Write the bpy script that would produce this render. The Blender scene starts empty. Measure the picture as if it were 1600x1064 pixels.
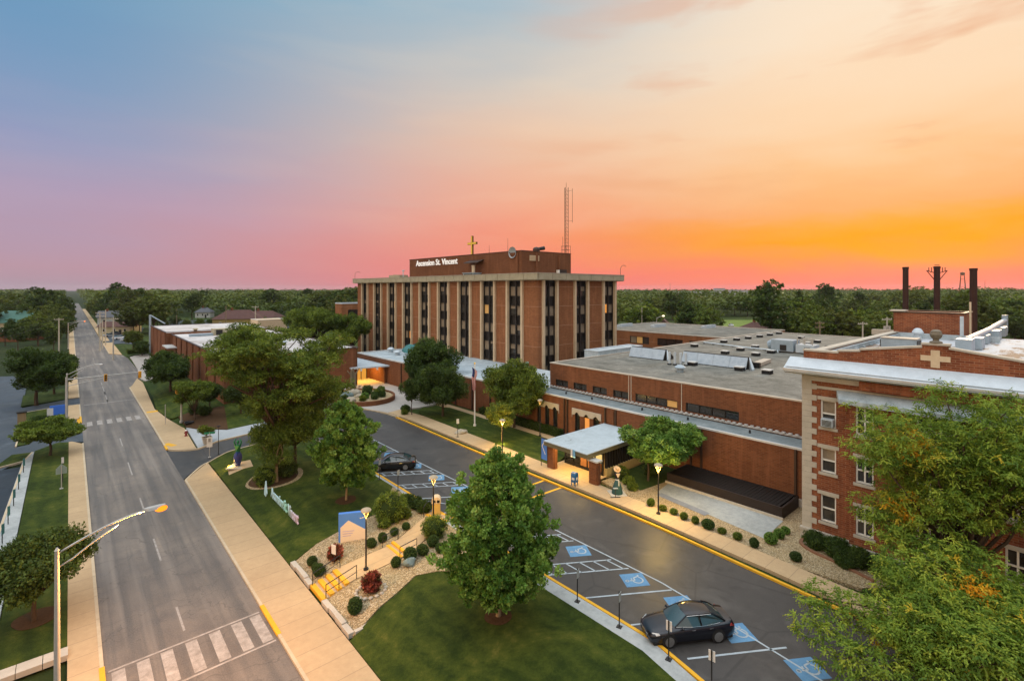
import bpy, bmesh, math, random
import numpy as np
from mathutils import Vector, Matrix
R = math.radians
PI = math.pi
scene = bpy.context.scene
COL = scene.collection
random.seed(7)

# ------------------------------------------------------------------ survey
# metres: X runs across the street, Y along it (away), Z up; the drone hovers 20 m above the street
F_PX, U0, V0, CAM_H = 780.0, 800.0, 451.0, 20.0
YAW = math.atan(691 / 780.0)
FX, FY = math.sin(YAW), math.cos(YAW)
KX = [12, 14, 19, 23]
KZ = [0, .55, .85, 1.0]

def hz(x):
    """height of the paved level: street 0, rising to the hospital terrace at 1 m"""
    if x <= KX[0]: return 0.0
    if x >= KX[-1]: return KZ[-1]
    for i in range(3):
        if x < KX[i + 1]:
            return KZ[i] + (KZ[i + 1] - KZ[i]) * (x - KX[i]) / (KX[i + 1] - KX[i])

def ray(u, v, d):
    a = (u - U0) / F_PX
    return d * (FX + a * FY), d * (FY - a * FX), CAM_H + (V0 - v) / F_PX * d

def G(u, v, z=None, dz=0.0):
    """survey reading -> ground point (x, y, z)"""
    zz = 0 if z is None else z
    for _ in range(14):
        x, y, q = ray(u, v, (CAM_H - zz) * F_PX / (v - V0))
        if z is None: zz = hz(x) + dz
    return x, y, zz

def WX(u, v, x0):
    a = (u - U0) / F_PX
    return ray(u, v, x0 / (FX + a * FY))

# ------------------------------------------------------------------ materials
def lin(c):
    def f(x):
        x /= 255.0
        return x / 12.92 if x <= .04045 else ((x + .055) / 1.055) ** 2.4
    return tuple(f(x) for x in c) + (1,)

class NT:
    def __init__(s, m):
        s.m = m; m.use_nodes = True; s.t = m.node_tree
        s.n = s.t.nodes; s.n.clear()
    def add(s, typ, **kw):
        n = s.n.new(typ)
        for k, v in kw.items(): setattr(n, k, v)
        return n
    def link(s, a, b): s.t.links.new(a, b)
    def val(s, sock, v):
        if hasattr(v, 'is_output') or isinstance(v, bpy.types.NodeSocket): s.link(v, sock)
        else: sock.default_value = v
    def math(s, op, a, b=None, c=None, clamp=False):
        n = s.add('ShaderNodeMath', operation=op, use_clamp=clamp)
        s.val(n.inputs[0], a)
        if b is not None: s.val(n.inputs[1], b)
        if c is not None: s.val(n.inputs[2], c)
        return n.outputs[0]
    def mix(s, f, a, b, bt='MIX'):
        n = s.add('ShaderNodeMix', data_type='RGBA', blend_type=bt)
        s.val(n.inputs[0], f); s.val(n.inputs[6], a); s.val(n.inputs[7], b)
        return n.outputs[2]
    def noise(s, vec, scale, detail=4, rough=.6, dist=0):
        n = s.add('ShaderNodeTexNoise')
        s.link(vec, n.inputs['Vector'])
        n.inputs['Scale'].default_value = scale; n.inputs['Detail'].default_value = detail
        n.inputs['Roughness'].default_value = rough; n.inputs['Distortion'].default_value = dist
        return n.outputs['Fac']
    def ramp(s, f, stops):
        n = s.add('ShaderNodeValToRGB'); s.link(f, n.inputs[0])
        e = n.color_ramp.elements
        while len(e) < len(stops): e.new(.5)
        for el, (p, c) in zip(e, stops):
            el.position = p; el.color = c if len(c) == 4 else tuple(c) + (1,)
        return n.outputs[0]
    def rng(s, f, a, b, c=0, d=1):
        n = s.add('ShaderNodeMapRange'); s.val(n.inputs[0], f)
        for i, v in enumerate((a, b, c, d)): n.inputs[i + 1].default_value = v
        return n.outputs[0]
    def coord(s, which='Object', scale=None):
        o = s.add('ShaderNodeTexCoord').outputs[which]
        if scale:
            mp = s.add('ShaderNodeMapping'); s.link(o, mp.inputs[0]); mp.inputs['Scale'].default_value = scale
            o = mp.outputs[0]
        return o
    def bump(s, h, strength=.3, dist=.02):
        n = s.add('ShaderNodeBump'); s.link(h, n.inputs['Height'])
        n.inputs['Strength'].default_value = strength; n.inputs['Distance'].default_value = dist
        return n.outputs[0]
    def out(s, col, rough=.8, spec=.3, metal=0, normal=None, emit=None, estr=0, coat=0):
        b = s.add('ShaderNodeBsdfPrincipled')
        s.val(b.inputs['Base Color'], col); s.val(b.inputs['Roughness'], rough)
        b.inputs['Specular IOR Level'].default_value = spec
        s.val(b.inputs['Metallic'], metal)
        if coat: b.inputs['Coat Weight'].default_value = coat; b.inputs['Coat Roughness'].default_value = .04
        if normal: s.link(normal, b.inputs['Normal'])
        if emit is not None:
            s.val(b.inputs['Emission Color'], emit); b.inputs['Emission Strength'].default_value = estr
        o = s.add('ShaderNodeOutputMaterial'); s.link(b.outputs[0], o.inputs[0])
        return b

def c4(c): return tuple(c) + (1,) if len(c) == 3 else c

MATS = {}
def newmat(name):
    m = bpy.data.materials.new(name); MATS[name] = m
    return m, NT(m)

def simple(name, c, c2=None, scale=3, rough=.75, spec=.3, metal=0, bump=0, coord='Object', sv=None, emit=None, estr=0, coat=0):
    """two-tone weathered surface"""
    m, t = newmat(name)
    v = t.coord(coord, sv)
    n1 = t.noise(v, scale, 6, .65)
    n2 = t.noise(v, scale * 9, 3, .6)
    f = t.math('ADD', t.math('MULTIPLY', n1, .7), t.math('MULTIPLY', n2, .3))
    f = t.rng(f, .33, .67)
    if c2 is None: c2 = tuple(x * .78 for x in c[:3])
    col = t.mix(f, c4(c), c4(c2))
    t.out(col, t.rng(n2, .2, .8, rough - .06, rough + .06), spec, metal,
          t.bump(n2, bump, .03) if bump else None, c4(emit) if emit else None, estr, coat)
    return m

def glow(name, c, strength):
    m, t = newmat(name)
    e = t.add('ShaderNodeEmission'); e.inputs[0].default_value = c4(c); e.inputs[1].default_value = strength
    o = t.add('ShaderNodeOutputMaterial'); t.link(e.outputs[0], o.inputs[0])
    return m

def brick(name, c1, c2, mortar, bw=.42, bh=.14, big=.35, lines=None, bumpy=.4, msize=.016):
    m, t = newmat(name)
    uv = t.coord('UV'); ob = t.coord('Object')
    b = t.add('ShaderNodeTexBrick'); t.link(uv, b.inputs['Vector'])
    b.inputs['Scale'].default_value = 1; b.inputs['Brick Width'].default_value = bw; b.inputs['Row Height'].default_value = bh
    b.inputs['Mortar Size'].default_value = msize; b.inputs['Bias'].default_value = -.1
    b.inputs['Color1'].default_value = c4(c1); b.inputs['Color2'].default_value = c4(c2); b.inputs['Mortar'].default_value = c4(mortar)
    n = t.noise(ob, big, 6, .7)
    n2 = t.noise(t.coord('Object', (1, 1, .12)), 1.6, 4, .6)
    col = t.mix(t.rng(n, .35, .68, 0, .5), b.outputs[0], tuple(x * .6 for x in c1[:3]) + (1,))
    col = t.mix(t.rng(n2, .5, .75, 0, .4), col, tuple(min(1, x * 1.35 + .02) for x in c2[:3]) + (1,))
    if lines:                      # pale relieving joints at floor level
        z = t.add('ShaderNodeSeparateXYZ'); t.link(ob, z.inputs[0])
        k = t.math('MODULO', t.math('ADD', z.outputs[2], lines[1]), lines[0])
        k = t.math('LESS_THAN', k, .09)
        col = t.mix(t.math('MULTIPLY', k, .35), col, (.55, .38, .26, 1))
    t.out(col, .85, .2, normal=t.bump(b.outputs['Fac'], bumpy, -.012))
    return m

def leafmat(name, ramp, trans=.35, vary=0.0):
    m, t = newmat(name)
    a = t.add('ShaderNodeAttribute', attribute_name='tint')
    oi = t.add('ShaderNodeObjectInfo')
    hv = t.add('ShaderNodeHueSaturation'); t.link(t.ramp(a.outputs['Fac'], ramp), hv.inputs['Color'])
    t.link(t.rng(oi.outputs['Random'], 0, 1, 1 - vary, 1 + vary), hv.inputs['Value'])
    t.link(t.rng(t.math('FRACT', t.math('MULTIPLY', oi.outputs['Random'], 7.3)), 0, 1, .5 - vary * .05, .5 + vary * .045), hv.inputs['Hue'])
    col = hv.outputs[0]
    b = t.add('ShaderNodeBsdfPrincipled'); t.link(col, b.inputs['Base Color'])
    b.inputs['Roughness'].default_value = .6; b.inputs['Specular IOR Level'].default_value = .25
    tr = t.add('ShaderNodeBsdfTranslucent'); t.link(t.mix(.5, col, (.09, .12, .01, 1)), tr.inputs[0])
    mx = t.add('ShaderNodeMixShader'); mx.inputs[0].default_value = trans
    t.link(b.outputs[0], mx.inputs[1]); t.link(tr.outputs[0], mx.inputs[2])
    o = t.add('ShaderNodeOutputMaterial'); t.link(mx.outputs[0], o.inputs[0])
    return m

# ------------------------------------------------------------------ mesh builder
class MB:
    def __init__(s):
        s.v = []; s.f = []; s.mi = []
    def poly(s, pts, m=0):
        i = len(s.v); s.v += [tuple(p) for p in pts]; s.f.append(tuple(range(i, i + len(pts)))); s.mi.append(m)
    def box(s, x0, x1, y0, y1, z0, z1, m=0, M=None):
        p = [(x0, y0, z0), (x1, y0, z0), (x1, y1, z0), (x0, y1, z0), (x0, y0, z1), (x1, y0, z1), (x1, y1, z1), (x0, y1, z1)]
        if M is not None: p = [tuple(M @ Vector(q)) for q in p]
        i = len(s.v); s.v += p
        for f in ((0, 3, 2, 1), (4, 5, 6, 7), (0, 1, 5, 4), (1, 2, 6, 5), (2, 3, 7, 6), (3, 0, 4, 7)):
            s.f.append(tuple(i + k for k in f)); s.mi.append(m)
    def prism(s, pts, z0, z1, m=0, mtop=None):
        n = len(pts); i = len(s.v)
        a = sum(pts[k][0] * pts[(k + 1) % n][1] - pts[(k + 1) % n][0] * pts[k][1] for k in range(n))
        if a < 0: pts = pts[::-1]
        f0 = z0 if callable(z0) else (lambda x, y: z0)
        f1 = z1 if callable(z1) else (lambda x, y: z1)
        s.v += [(x, y, f0(x, y)) for x, y in pts] + [(x, y, f1(x, y)) for x, y in pts]
        s.f.append(tuple(range(i + n - 1, i - 1, -1))); s.mi.append(m)
        s.f.append(tuple(range(i + n, i + 2 * n))); s.mi.append(m if mtop is None else mtop)
        for k in range(n):
            l = (k + 1) % n
            s.f.append((i + k, i + l, i + n + l, i + n + k)); s.mi.append(m)
    def loft(s, rings, m=0, caps=True, closed=True):
        i = len(s.v); n = len(rings[0])
        for r in rings: s.v += [tuple(p) for p in r]
        for a in range(len(rings) - 1):
            for k in range(n if closed else n - 1):
                l = (k + 1) % n
                s.f.append((i + a * n + k, i + a * n + l, i + (a + 1) * n + l, i + (a + 1) * n + k)); s.mi.append(m)
        if caps:
            s.f.append(tuple(i + k for k in range(n - 1, -1, -1))); s.mi.append(m)
            e = i + (len(rings) - 1) * n
            s.f.append(tuple(e + k for k in range(n))); s.mi.append(m)
    def tube(s, pts, rad, n=8, m=0):
        pts = [Vector(p) for p in pts]
        if not hasattr(rad, '__len__'): rad = [rad] * len(pts)
        rings = []; ref = None
        for k, p in enumerate(pts):
            d = (pts[min(k + 1, len(pts) - 1)] - pts[max(k - 1, 0)]).normalized()
            if ref is None:
                ref = Vector((1, 0, 0)) if abs(d.x) < .8 else Vector((0, 1, 0))
            a = (ref - d * ref.dot(d)).normalized(); ref = a; b = d.cross(a)
            rings.append([p + (a * math.cos(2 * PI * q / n) + b * math.sin(2 * PI * q / n)) * rad[k] for q in range(n)])
        s.loft(rings, m)
    def lathe(s, prof, c=(0, 0, 0), n=16, m=0, sx=1, sy=1):
        s.loft([[(c[0] + r * sx * math.cos(2 * PI * q / n), c[1] + r * sy * math.sin(2 * PI * q / n), c[2] + z) for q in range(n)] for r, z in prof], m)
    def blob(s, c, r, seed=0, rough=.15, n=10, m=0, zmin=None):
        rd = random.Random(seed); ph = [rd.uniform(0, 6) for _ in range(6)]
        rings = []
        for a in range(n + 1):
            t = PI * a / n; ring = []
            for q in range(n * 2):
                f = 2 * PI * q / (n * 2)
                k = 1 + rough * (math.sin(2 * f + ph[0]) * math.sin(t * 2 + ph[1]) + .6 * math.sin(3 * f + ph[2] + 3 * t) + .4 * math.sin(5 * t + ph[3]) * math.sin(f * 4 + ph[4]))
                z = -math.cos(t) * r[2] * k
                if zmin is not None: z = max(z, zmin)
                ring.append((c[0] + max(.001, math.sin(t)) * math.cos(f) * r[0] * k, c[1] + max(.001, math.sin(t)) * math.sin(f) * r[1] * k, c[2] + z))
            rings.append(ring)
        s.loft(rings, m)
    def build(s, name, mats, parent=None, smooth=False, auto=None, label=None):
        me = bpy.data.meshes.new(name)
        me.from_pydata(s.v, [], s.f)
        if not isinstance(mats, (list, tuple)): mats = [mats]
        for k in mats: me.materials.append(k)
        if len(mats) > 1: me.polygons.foreach_set('material_index', s.mi)
        box_uv(me)
        if smooth:
            me.polygons.foreach_set('use_smooth', [True] * len(me.polygons))
            if auto: me.set_sharp_from_angle(angle=R(auto))
        me.update()
        o = bpy.data.objects.new(name, me); COL.objects.link(o)
        if parent is not None: adopt(o, parent)
        if label: o['label'] = label
        return o

def box_uv(me):
    nl = len(me.loops)
    if not nl: return
    co = np.empty(len(me.vertices) * 3, np.float32); me.vertices.foreach_get('co', co); co = co.reshape(-1, 3)
    vi = np.empty(nl, np.int32); me.loops.foreach_get('vertex_index', vi)
    nr = np.empty(len(me.polygons) * 3, np.float32); me.polygons.foreach_get('normal', nr); nr = nr.reshape(-1, 3)
    tot = np.empty(len(me.polygons), np.int32); me.polygons.foreach_get('loop_total', tot)
    pn = np.repeat(nr, tot, axis=0); p = co[vi]; a = np.abs(pn)
    uv = np.where((a[:, 2:3] > .75), p[:, :2], np.where(a[:, 0:1] > a[:, 1:2], p[:, [1, 2]], p[:, [0, 2]]))
    l = me.uv_layers.new(name='UVMap'); l.data.foreach_set('uv', uv.astype(np.float32).ravel())

def adopt(o, parent):
    """child meshes of a thing are modelled in survey coordinates; keep them there"""
    o.parent = parent
    if parent.get('_abs'): o.matrix_parent_inverse = parent_matrix(parent).inverted()

def parent_matrix(p):
    m = Matrix.Translation(p.location)
    return parent_matrix(p.parent) @ m if (p.parent and False) else m

def thing(name, label, cat, loc=(0, 0, 0), rz=0, group=None, abs_=False):
    o = bpy.data.objects.new(name, None); COL.objects.link(o)
    o.empty_display_size = .2
    o.location = loc; o.rotation_euler = (0, 0, rz)
    if abs_: o['_abs'] = 1
    o['label'] = label; o['category'] = cat
    if group: o['group'] = group
    return o

def tag(o, label, cat, group=None):
    o['label'] = label; o['category'] = cat
    if group: o['group'] = group
    return o

def struct(o, kind='structure'):
    o['kind'] = kind
    return o

def dup(root, loc, rz=0, sc=1, label=None, group=None):
    r = root.copy(); COL.objects.link(r); r.location = loc; r.rotation_euler = (0, 0, rz)
    r.scale = (sc, sc, sc) if not hasattr(sc, '__len__') else sc
    if label: r['label'] = label
    if group: r['group'] = group
    for ch in list(root.children):
        c = ch.copy(); COL.objects.link(c); c.parent = r
        for g in list(ch.children):
            d = g.copy(); COL.objects.link(d); d.parent = c
    return r

# ------------------------------------------------------------------ draped ground sheets
def drape(name, pts, off, mat, skirt=0, fn=hz, hole=None):
    """polygon laid over the terrain profile; skirt > 0 gives it real edges"""
    bm = bmesh.new()
    vs = [bm.verts.new((p[0], p[1], 0)) for p in pts]
    f = bm.faces.new(vs); bm.normal_update()
    if f.normal.z < 0: f.normal_flip()
    bmesh.ops.triangulate(bm, faces=bm.faces[:])
    xs = [p[0] for p in pts]
    for k in KX:
        if min(xs) < k < max(xs):
            bmesh.ops.bisect_plane(bm, geom=bm.verts[:] + bm.edges[:] + bm.faces[:], plane_co=(k, 0, 0), plane_no=(1, 0, 0))
    if skirt:
        be = [e for e in bm.edges if len(e.link_faces) == 1]
        ex = bmesh.ops.extrude_edge_only(bm, edges=be)
        low = set(v for v in ex['geom'] if isinstance(v, bmesh.types.BMVert))
    else: low = set()
    for v in bm.verts: v.co.z = fn(v.co.x) + off - (skirt if v in low else 0)
    bm.normal_update()
    for fc in bm.faces:
        if fc.normal.z < -.2: fc.normal_flip()
    me = bpy.data.meshes.new(name); bm.to_mesh(me); bm.free()
    me.materials.append(mat); box_uv(me)
    o = bpy.data.objects.new(name, me); COL.objects.link(o)
    return struct(o)

def sub(pts, step=1.0):
    out = [pts[0]]
    for a, b in zip(pts, pts[1:]):
        n = max(1, int(math.dist(a, b) / step))
        out += [(a[0] + (b[0] - a[0]) * k / n, a[1] + (b[1] - a[1]) * k / n) for k in range(1, n + 1)]
    return out

def curve(pts, n=6):
    """Catmull-Rom through points"""
    P = [pts[0]] + list(pts) + [pts[-1]]; out = []
    for i in range(1, len(P) - 2):
        for k in range(n):
            t = k / n
            out.append(tuple(.5 * (2 * P[i][j] + (P[i + 1][j] - P[i - 1][j]) * t + (2 * P[i - 1][j] - 5 * P[i][j] + 4 * P[i + 1][j] - P[i + 2][j]) * t * t
                        + (3 * P[i][j] - P[i - 1][j] - 3 * P[i + 1][j] + P[i + 2][j]) * t ** 3) for j in range(len(P[0]))))
    out.append(tuple(pts[-1]))
    return out

def strip(mb, pts, w, off, h=0, m=0, step=1.0, fn=hz):
    """kerb (h > 0) or painted line (h = 0) along a polyline"""
    pts = sub(pts, step); n = len(pts); L = []; Rr = []
    for i, p in enumerate(pts):
        a = pts[max(0, i - 1)]; b = pts[min(n - 1, i + 1)]
        dx, dy = b[0] - a[0], b[1] - a[1]; l = math.hypot(dx, dy) or 1
        nx, ny = -dy / l * w / 2, dx / l * w / 2
        L.append((p[0] + nx, p[1] + ny)); Rr.append((p[0] - nx, p[1] - ny))
    T = lambda p, q: (p[0], p[1], fn(p[0]) + q)
    for i in range(n - 1):
        mb.poly([T(Rr[i], off + h), T(Rr[i + 1], off + h), T(L[i + 1], off + h), T(L[i], off + h)], m)
        if h:
            mb.poly([T(Rr[i], off), T(Rr[i + 1], off), T(Rr[i + 1], off + h), T(Rr[i], off + h)], m)
            mb.poly([T(L[i + 1], off), T(L[i], off), T(L[i], off + h), T(L[i + 1], off + h)], m)
    if h:
        for i, d in ((0, 1), (n - 1, -1)):
            q = [T(L[i], off), T(Rr[i], off), T(Rr[i], off + h), T(L[i], off + h)]
            mb.poly(q if d > 0 else q[::-1], m)

def text_mesh(txt, size, depth, bold=0):
    cu = bpy.data.curves.new('lettering', 'FONT'); cu.body = txt; cu.size = size; cu.extrude = depth; cu.offset = bold
    cu.resolution_u = 3
    o = bpy.data.objects.new('lettering', cu); COL.objects.link(o)
    bpy.context.view_layer.update()
    me = bpy.data.meshes.new_from_object(o.evaluated_get(bpy.context.evaluated_depsgraph_get()))
    bpy.data.objects.remove(o); bpy.data.curves.remove(cu)
    return me

# ------------------------------------------------------------------ foliage
def leaves(name, pos, axis, nrm, ln, wd, tint, mat, parent=None):
    n = len(pos)
    axis = axis / (np.linalg.norm(axis, axis=1, keepdims=True) + 1e-9)
    side = np.cross(axis, nrm); side /= (np.linalg.norm(side, axis=1, keepdims=True) + 1e-9)
    up = np.cross(side, axis)
    ln = np.broadcast_to(ln, n)[:, None]; wd = np.broadcast_to(wd, n)[:, None]
    v = np.empty((n, 4, 3), np.float32)
    v[:, 0] = pos - axis * ln * .5
    v[:, 1] = pos + side * wd * .5 + up * wd * .12
    v[:, 2] = pos + axis * ln * .5 - up * ln * .1
    v[:, 3] = pos - side * wd * .5 + up * wd * .12
    me = bpy.data.meshes.new(name)
    me.vertices.add(n * 4); me.vertices.foreach_set('co', v.ravel())
    me.loops.add(n * 4); me.loops.foreach_set('vertex_index', np.arange(n * 4, dtype=np.int32))
    me.polygons.add(n); me.polygons.foreach_set('loop_start', np.arange(0, n * 4, 4, dtype=np.int32))
    me.update(calc_edges=True)
    a = me.attributes.new('tint', 'FLOAT', 'POINT')
    a.data.foreach_set('value', np.repeat(np.clip(tint, 0, 1), 4).astype(np.float32))
    me.materials.append(mat)
    o = bpy.data.objects.new(name, me); COL.objects.link(o)
    if parent is not None: o.parent = parent
    return o

def clumped(rg, centers, out, per, cr, ll, lw, mat, parent, name='crown', upb=.35, flat=1.0, rnd=.75, tlo=.05, thi=.95, bias=None, form=.5):
    """leaf clumps round centres; out = outward directions"""
    k = len(centers)
    ct = rg.uniform(0, 1, k)
    c = np.repeat(centers, per, 0); o = np.repeat(out, per, 0); n = len(c)
    off = rg.normal(0, 1, (n, 3)); off /= (np.linalg.norm(off, axis=1, keepdims=True) + 1e-9)
    rad = rg.uniform(.25, 1, (n, 1)) ** .6
    offs = off * rad * cr * np.array([1, 1, flat])
    ax = off * .8 + o * .5 + rg.normal(0, 1, (n, 3)) * rnd + np.array([0, 0, upb])
    nr = off * .9 + o * form + np.array([0, 0, .8]) + rg.normal(0, 1, (n, 3)) * .45
    t = tlo + (thi - tlo) * np.clip(np.repeat(ct, per) * .72 + rg.uniform(0, .28, n), 0, 1)
    return leaves(name, c + offs, ax, nr, ll * rg.uniform(.5, 1.45, n), lw * rg.uniform(.5, 1.4, n), t, mat, parent)

def unit(rg, n):
    d = rg.normal(0, 1, (n, 3)); return d / np.linalg.norm(d, axis=1, keepdims=True)

def ell_clumps(rg, blobs, n, lo=.55):
    w = np.array([b[1][0] * b[1][1] + b[1][0] * b[1][2] for b in blobs]); w = w / w.sum()
    idx = rg.choice(len(blobs), n, p=w)
    C = np.array([b[0] for b in blobs], float)[idx]; Rd = np.array([b[1] for b in blobs], float)[idx]
    d = unit(rg, n)
    rr = rg.uniform(lo ** 2, 1, (n, 1)) ** .5
    return C + d * Rd * rr, d

def prof_clumps(rg, zs, rs, n, lo=.5, lobes=5, amp=.16, lean=(0, 0)):
    """clumps in a crown of revolution with an uneven outline"""
    z = []
    zz = np.linspace(zs[0], zs[-1], 200); rr = np.interp(zz, zs, rs)
    z = rg.choice(zz, n, p=rr / rr.sum()) + rg.normal(0, .12, n)
    th = rg.uniform(0, 2 * PI, n)
    r = np.interp(z, zs, rs)
    ph = rg.uniform(0, 6, 4)
    r = r * (1 + amp * np.sin(lobes * th + ph[0] + z * .9) + amp * .8 * np.sin(3 * th + ph[1] - z * 1.7) + amp * .6 * np.sin(z * 2.6 + ph[2]))
    r = r * np.exp(rg.normal(0, .075, n)) * np.where(rg.uniform(0, 1, n) < .05, 1.12, 1)
    q = rg.uniform(lo ** 2, 1, n) ** .5
    p = np.stack([np.cos(th) * r * q + lean[0] * z, np.sin(th) * r * q + lean[1] * z, z], 1)
    d = np.stack([np.cos(th), np.sin(th), .25 + 0 * th], 1)
    return p, d / np.linalg.norm(d, axis=1, keepdims=True)

def limbs(mb, base, fork, tips, r0, r1, rg, n=7, bend=.25):
    base = Vector(base); fork = Vector(fork)
    mid = base.lerp(fork, .5) + Vector((rg.normal(0, .05), rg.normal(0, .05), 0))
    mb.tube([base - Vector((0, 0, .15)), base + Vector((0, 0, .25)), mid, fork], [r0 * 1.35, r0, r0 * .88, r0 * .75], n)
    for t in tips:
        t = Vector(t)
        L = (t - fork).length
        m1 = fork.lerp(t, .4) + Vector((rg.normal(0, 1), rg.normal(0, 1), rg.uniform(.2, 1))) * L * bend * .4
        m2 = fork.lerp(t, .75) + Vector((rg.normal(0, 1), rg.normal(0, 1), rg.uniform(0, 1))) * L * bend * .3
        ra = r0 * .55
        mb.tube([fork, m1, m2, t], [ra, ra * .7, ra * .42, r1], 5)

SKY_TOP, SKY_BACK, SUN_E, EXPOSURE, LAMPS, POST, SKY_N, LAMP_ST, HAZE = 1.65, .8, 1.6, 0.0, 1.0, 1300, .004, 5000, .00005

# ------------------------------------------------------------------ world, sun, camera
SUN_AZ = YAW + math.atan((1450 - U0) / F_PX)          # the glow over the right-hand horizon
w = bpy.data.worlds.new('World'); scene.world = w; w.use_nodes = True
t = NT.__new__(NT); t.m = w; t.t = w.node_tree; t.n = t.t.nodes; t.n.clear()
gen = t.add('ShaderNodeTexCoord').outputs['Generated']
sx = t.add('ShaderNodeSeparateXYZ'); t.link(gen, sx.inputs[0])
el = t.math('MULTIPLY', t.math('ARCSINE', t.math('MINIMUM', t.math('MAXIMUM', sx.outputs[2], -1.), 1.)), 180 / PI)
ch = t.add('ShaderNodeCombineXYZ'); t.link(sx.outputs[0], ch.inputs[0]); t.link(sx.outputs[1], ch.inputs[1])
nv = t.add('ShaderNodeVectorMath', operation='NORMALIZE'); t.link(ch.outputs[0], nv.inputs[0])
dp = t.add('ShaderNodeVectorMath', operation='DOT_PRODUCT'); t.link(nv.outputs[0], dp.inputs[0])
dp.inputs[1].default_value = (math.sin(SUN_AZ), math.cos(SUN_AZ), 0)
ph = t.math('MULTIPLY', t.math('ARCCOSINE', t.math('MINIMUM', t.math('MAXIMUM', dp.outputs['Value'], -1.), 1.)), 180 / PI)
# high thin cloud, streaked across the glow
mp = t.add('ShaderNodeMapping'); t.link(gen, mp.inputs[0]); mp.inputs['Rotation'].default_value = (0.25, 0.1, 0); mp.inputs['Scale'].default_value = (1.6, 2.2, 9)
cl = t.noise(mp.outputs[0], 1.5, 5, .55, .5)
mp2 = t.add('ShaderNodeMapping'); t.link(gen, mp2.inputs[0]); mp2.inputs['Rotation'].default_value = (-.22, .3, 0); mp2.inputs['Scale'].default_value = (2, 3, 14)
cl2 = t.noise(mp2.outputs[0], 1.2, 4, .5, .3)
elw = t.math('ADD', el, t.math('MULTIPLY', t.math('SUBTRACT', cl, .5), 5.0))
fe = t.math('DIVIDE', elw, 60, clamp=True)
def sky(st): return t.ramp(fe, [(e / 60, lin(c)) for e, c in st])
left = sky([(0, (176, 148, 162)), (2.5, (186, 150, 164)), (7, (176, 156, 182)), (12, (150, 156, 190)), (17, (126, 156, 191)), (22, (112, 154, 190)), (35, (120, 172, 196)), (60, (214, 224, 234))])
mid = sky([(0, (244, 120, 112)), (1.5, (246, 130, 116)), (5, (246, 146, 116)), (10, (243, 172, 140)), (16, (236, 196, 168)), (22, (214, 202, 190)), (29, (172, 190, 200)), (38, (184, 200, 212)), (60, (222, 226, 232))])
right = sky([(0, (246, 116, 112)), (1.6, (250, 130, 106)), (3.4, (252, 152, 66)), (4.6, (254, 160, 10)), (5.7, (253, 166, 56)), (7.2, (250, 176, 110)), (12, (252, 198, 143)), (17, (253, 215, 174)), (24, (252, 229, 201)), (36, (240, 228, 212)), (60, (228, 230, 232))])
c = t.mix(t.add('ShaderNodeMapRange', interpolation_type='SMOOTHSTEP').outputs[0], right, mid)
mr = c.node.inputs[0].links[0].from_node
t.link(ph, mr.inputs[0]); mr.inputs[1].default_value = 6; mr.inputs[2].default_value = 44
c2 = t.mix(t.add('ShaderNodeMapRange', interpolation_type='SMOOTHSTEP').outputs[0], c, left)
mr = c2.node.inputs[0].links[0].from_node
t.link(ph, mr.inputs[0]); mr.inputs[1].default_value = 34; mr.inputs[2].default_value = 86
behind = sky([(0, (226, 186, 150)), (8, (230, 198, 168)), (20, (226, 206, 186)), (40, (218, 214, 208)), (60, (222, 226, 230))])  # unseen warm sky behind the camera, added to warm the light on near faces
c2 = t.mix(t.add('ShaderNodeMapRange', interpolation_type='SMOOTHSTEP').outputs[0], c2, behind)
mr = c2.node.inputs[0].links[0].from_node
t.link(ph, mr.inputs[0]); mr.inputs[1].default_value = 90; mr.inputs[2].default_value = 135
# cloud veils: pale peach above, darker rose streaks
veil = t.math('MULTIPLY', t.rng(cl2, .5, .72, 0, .22), t.rng(ph, 10, 75, 1, .15))
veil = t.math('MULTIPLY', veil, t.rng(el, 3, 9, 0, 1))
c3 = t.mix(veil, c2, lin((253, 226, 192)))
dark = t.math('MULTIPLY', t.rng(cl2, .47, .3, 0, .6), t.rng(ph, 5, 45, 1, 0))
dark = t.math('MULTIPLY', dark, t.rng(el, 6, 14, 0, 1))
c3 = t.mix(dark, c3, lin((226, 146, 98)))
# extra sky gain overhead and behind the camera, added to light ground and walls
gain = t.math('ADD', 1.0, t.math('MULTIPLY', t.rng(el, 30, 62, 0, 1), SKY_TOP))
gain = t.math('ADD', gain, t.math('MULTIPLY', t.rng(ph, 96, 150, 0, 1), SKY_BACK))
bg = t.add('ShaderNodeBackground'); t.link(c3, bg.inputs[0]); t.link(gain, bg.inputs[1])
ns = t.add('ShaderNodeTexSky', sky_type='NISHITA'); ns.sun_disc = False
ns.sun_elevation = R(3); ns.sun_rotation = SUN_AZ
bg2 = t.add('ShaderNodeBackground'); t.link(ns.outputs[0], bg2.inputs[0]); bg2.inputs[1].default_value = SKY_N
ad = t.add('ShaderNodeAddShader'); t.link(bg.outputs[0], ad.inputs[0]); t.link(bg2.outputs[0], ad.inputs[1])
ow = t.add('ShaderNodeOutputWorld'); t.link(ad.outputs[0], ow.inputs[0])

sun = bpy.data.lights.new('sun', 'SUN'); sun.energy = SUN_E; sun.angle = R(9); sun.color = (1, .72, .45)
so = bpy.data.objects.new('sun', sun); COL.objects.link(so)
sd = Vector((math.sin(SUN_AZ + .12) * math.cos(R(11)), math.cos(SUN_AZ + .12) * math.cos(R(11)), math.sin(R(11))))
so.rotation_euler = sd.to_track_quat('Z', 'Y').to_euler()

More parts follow.
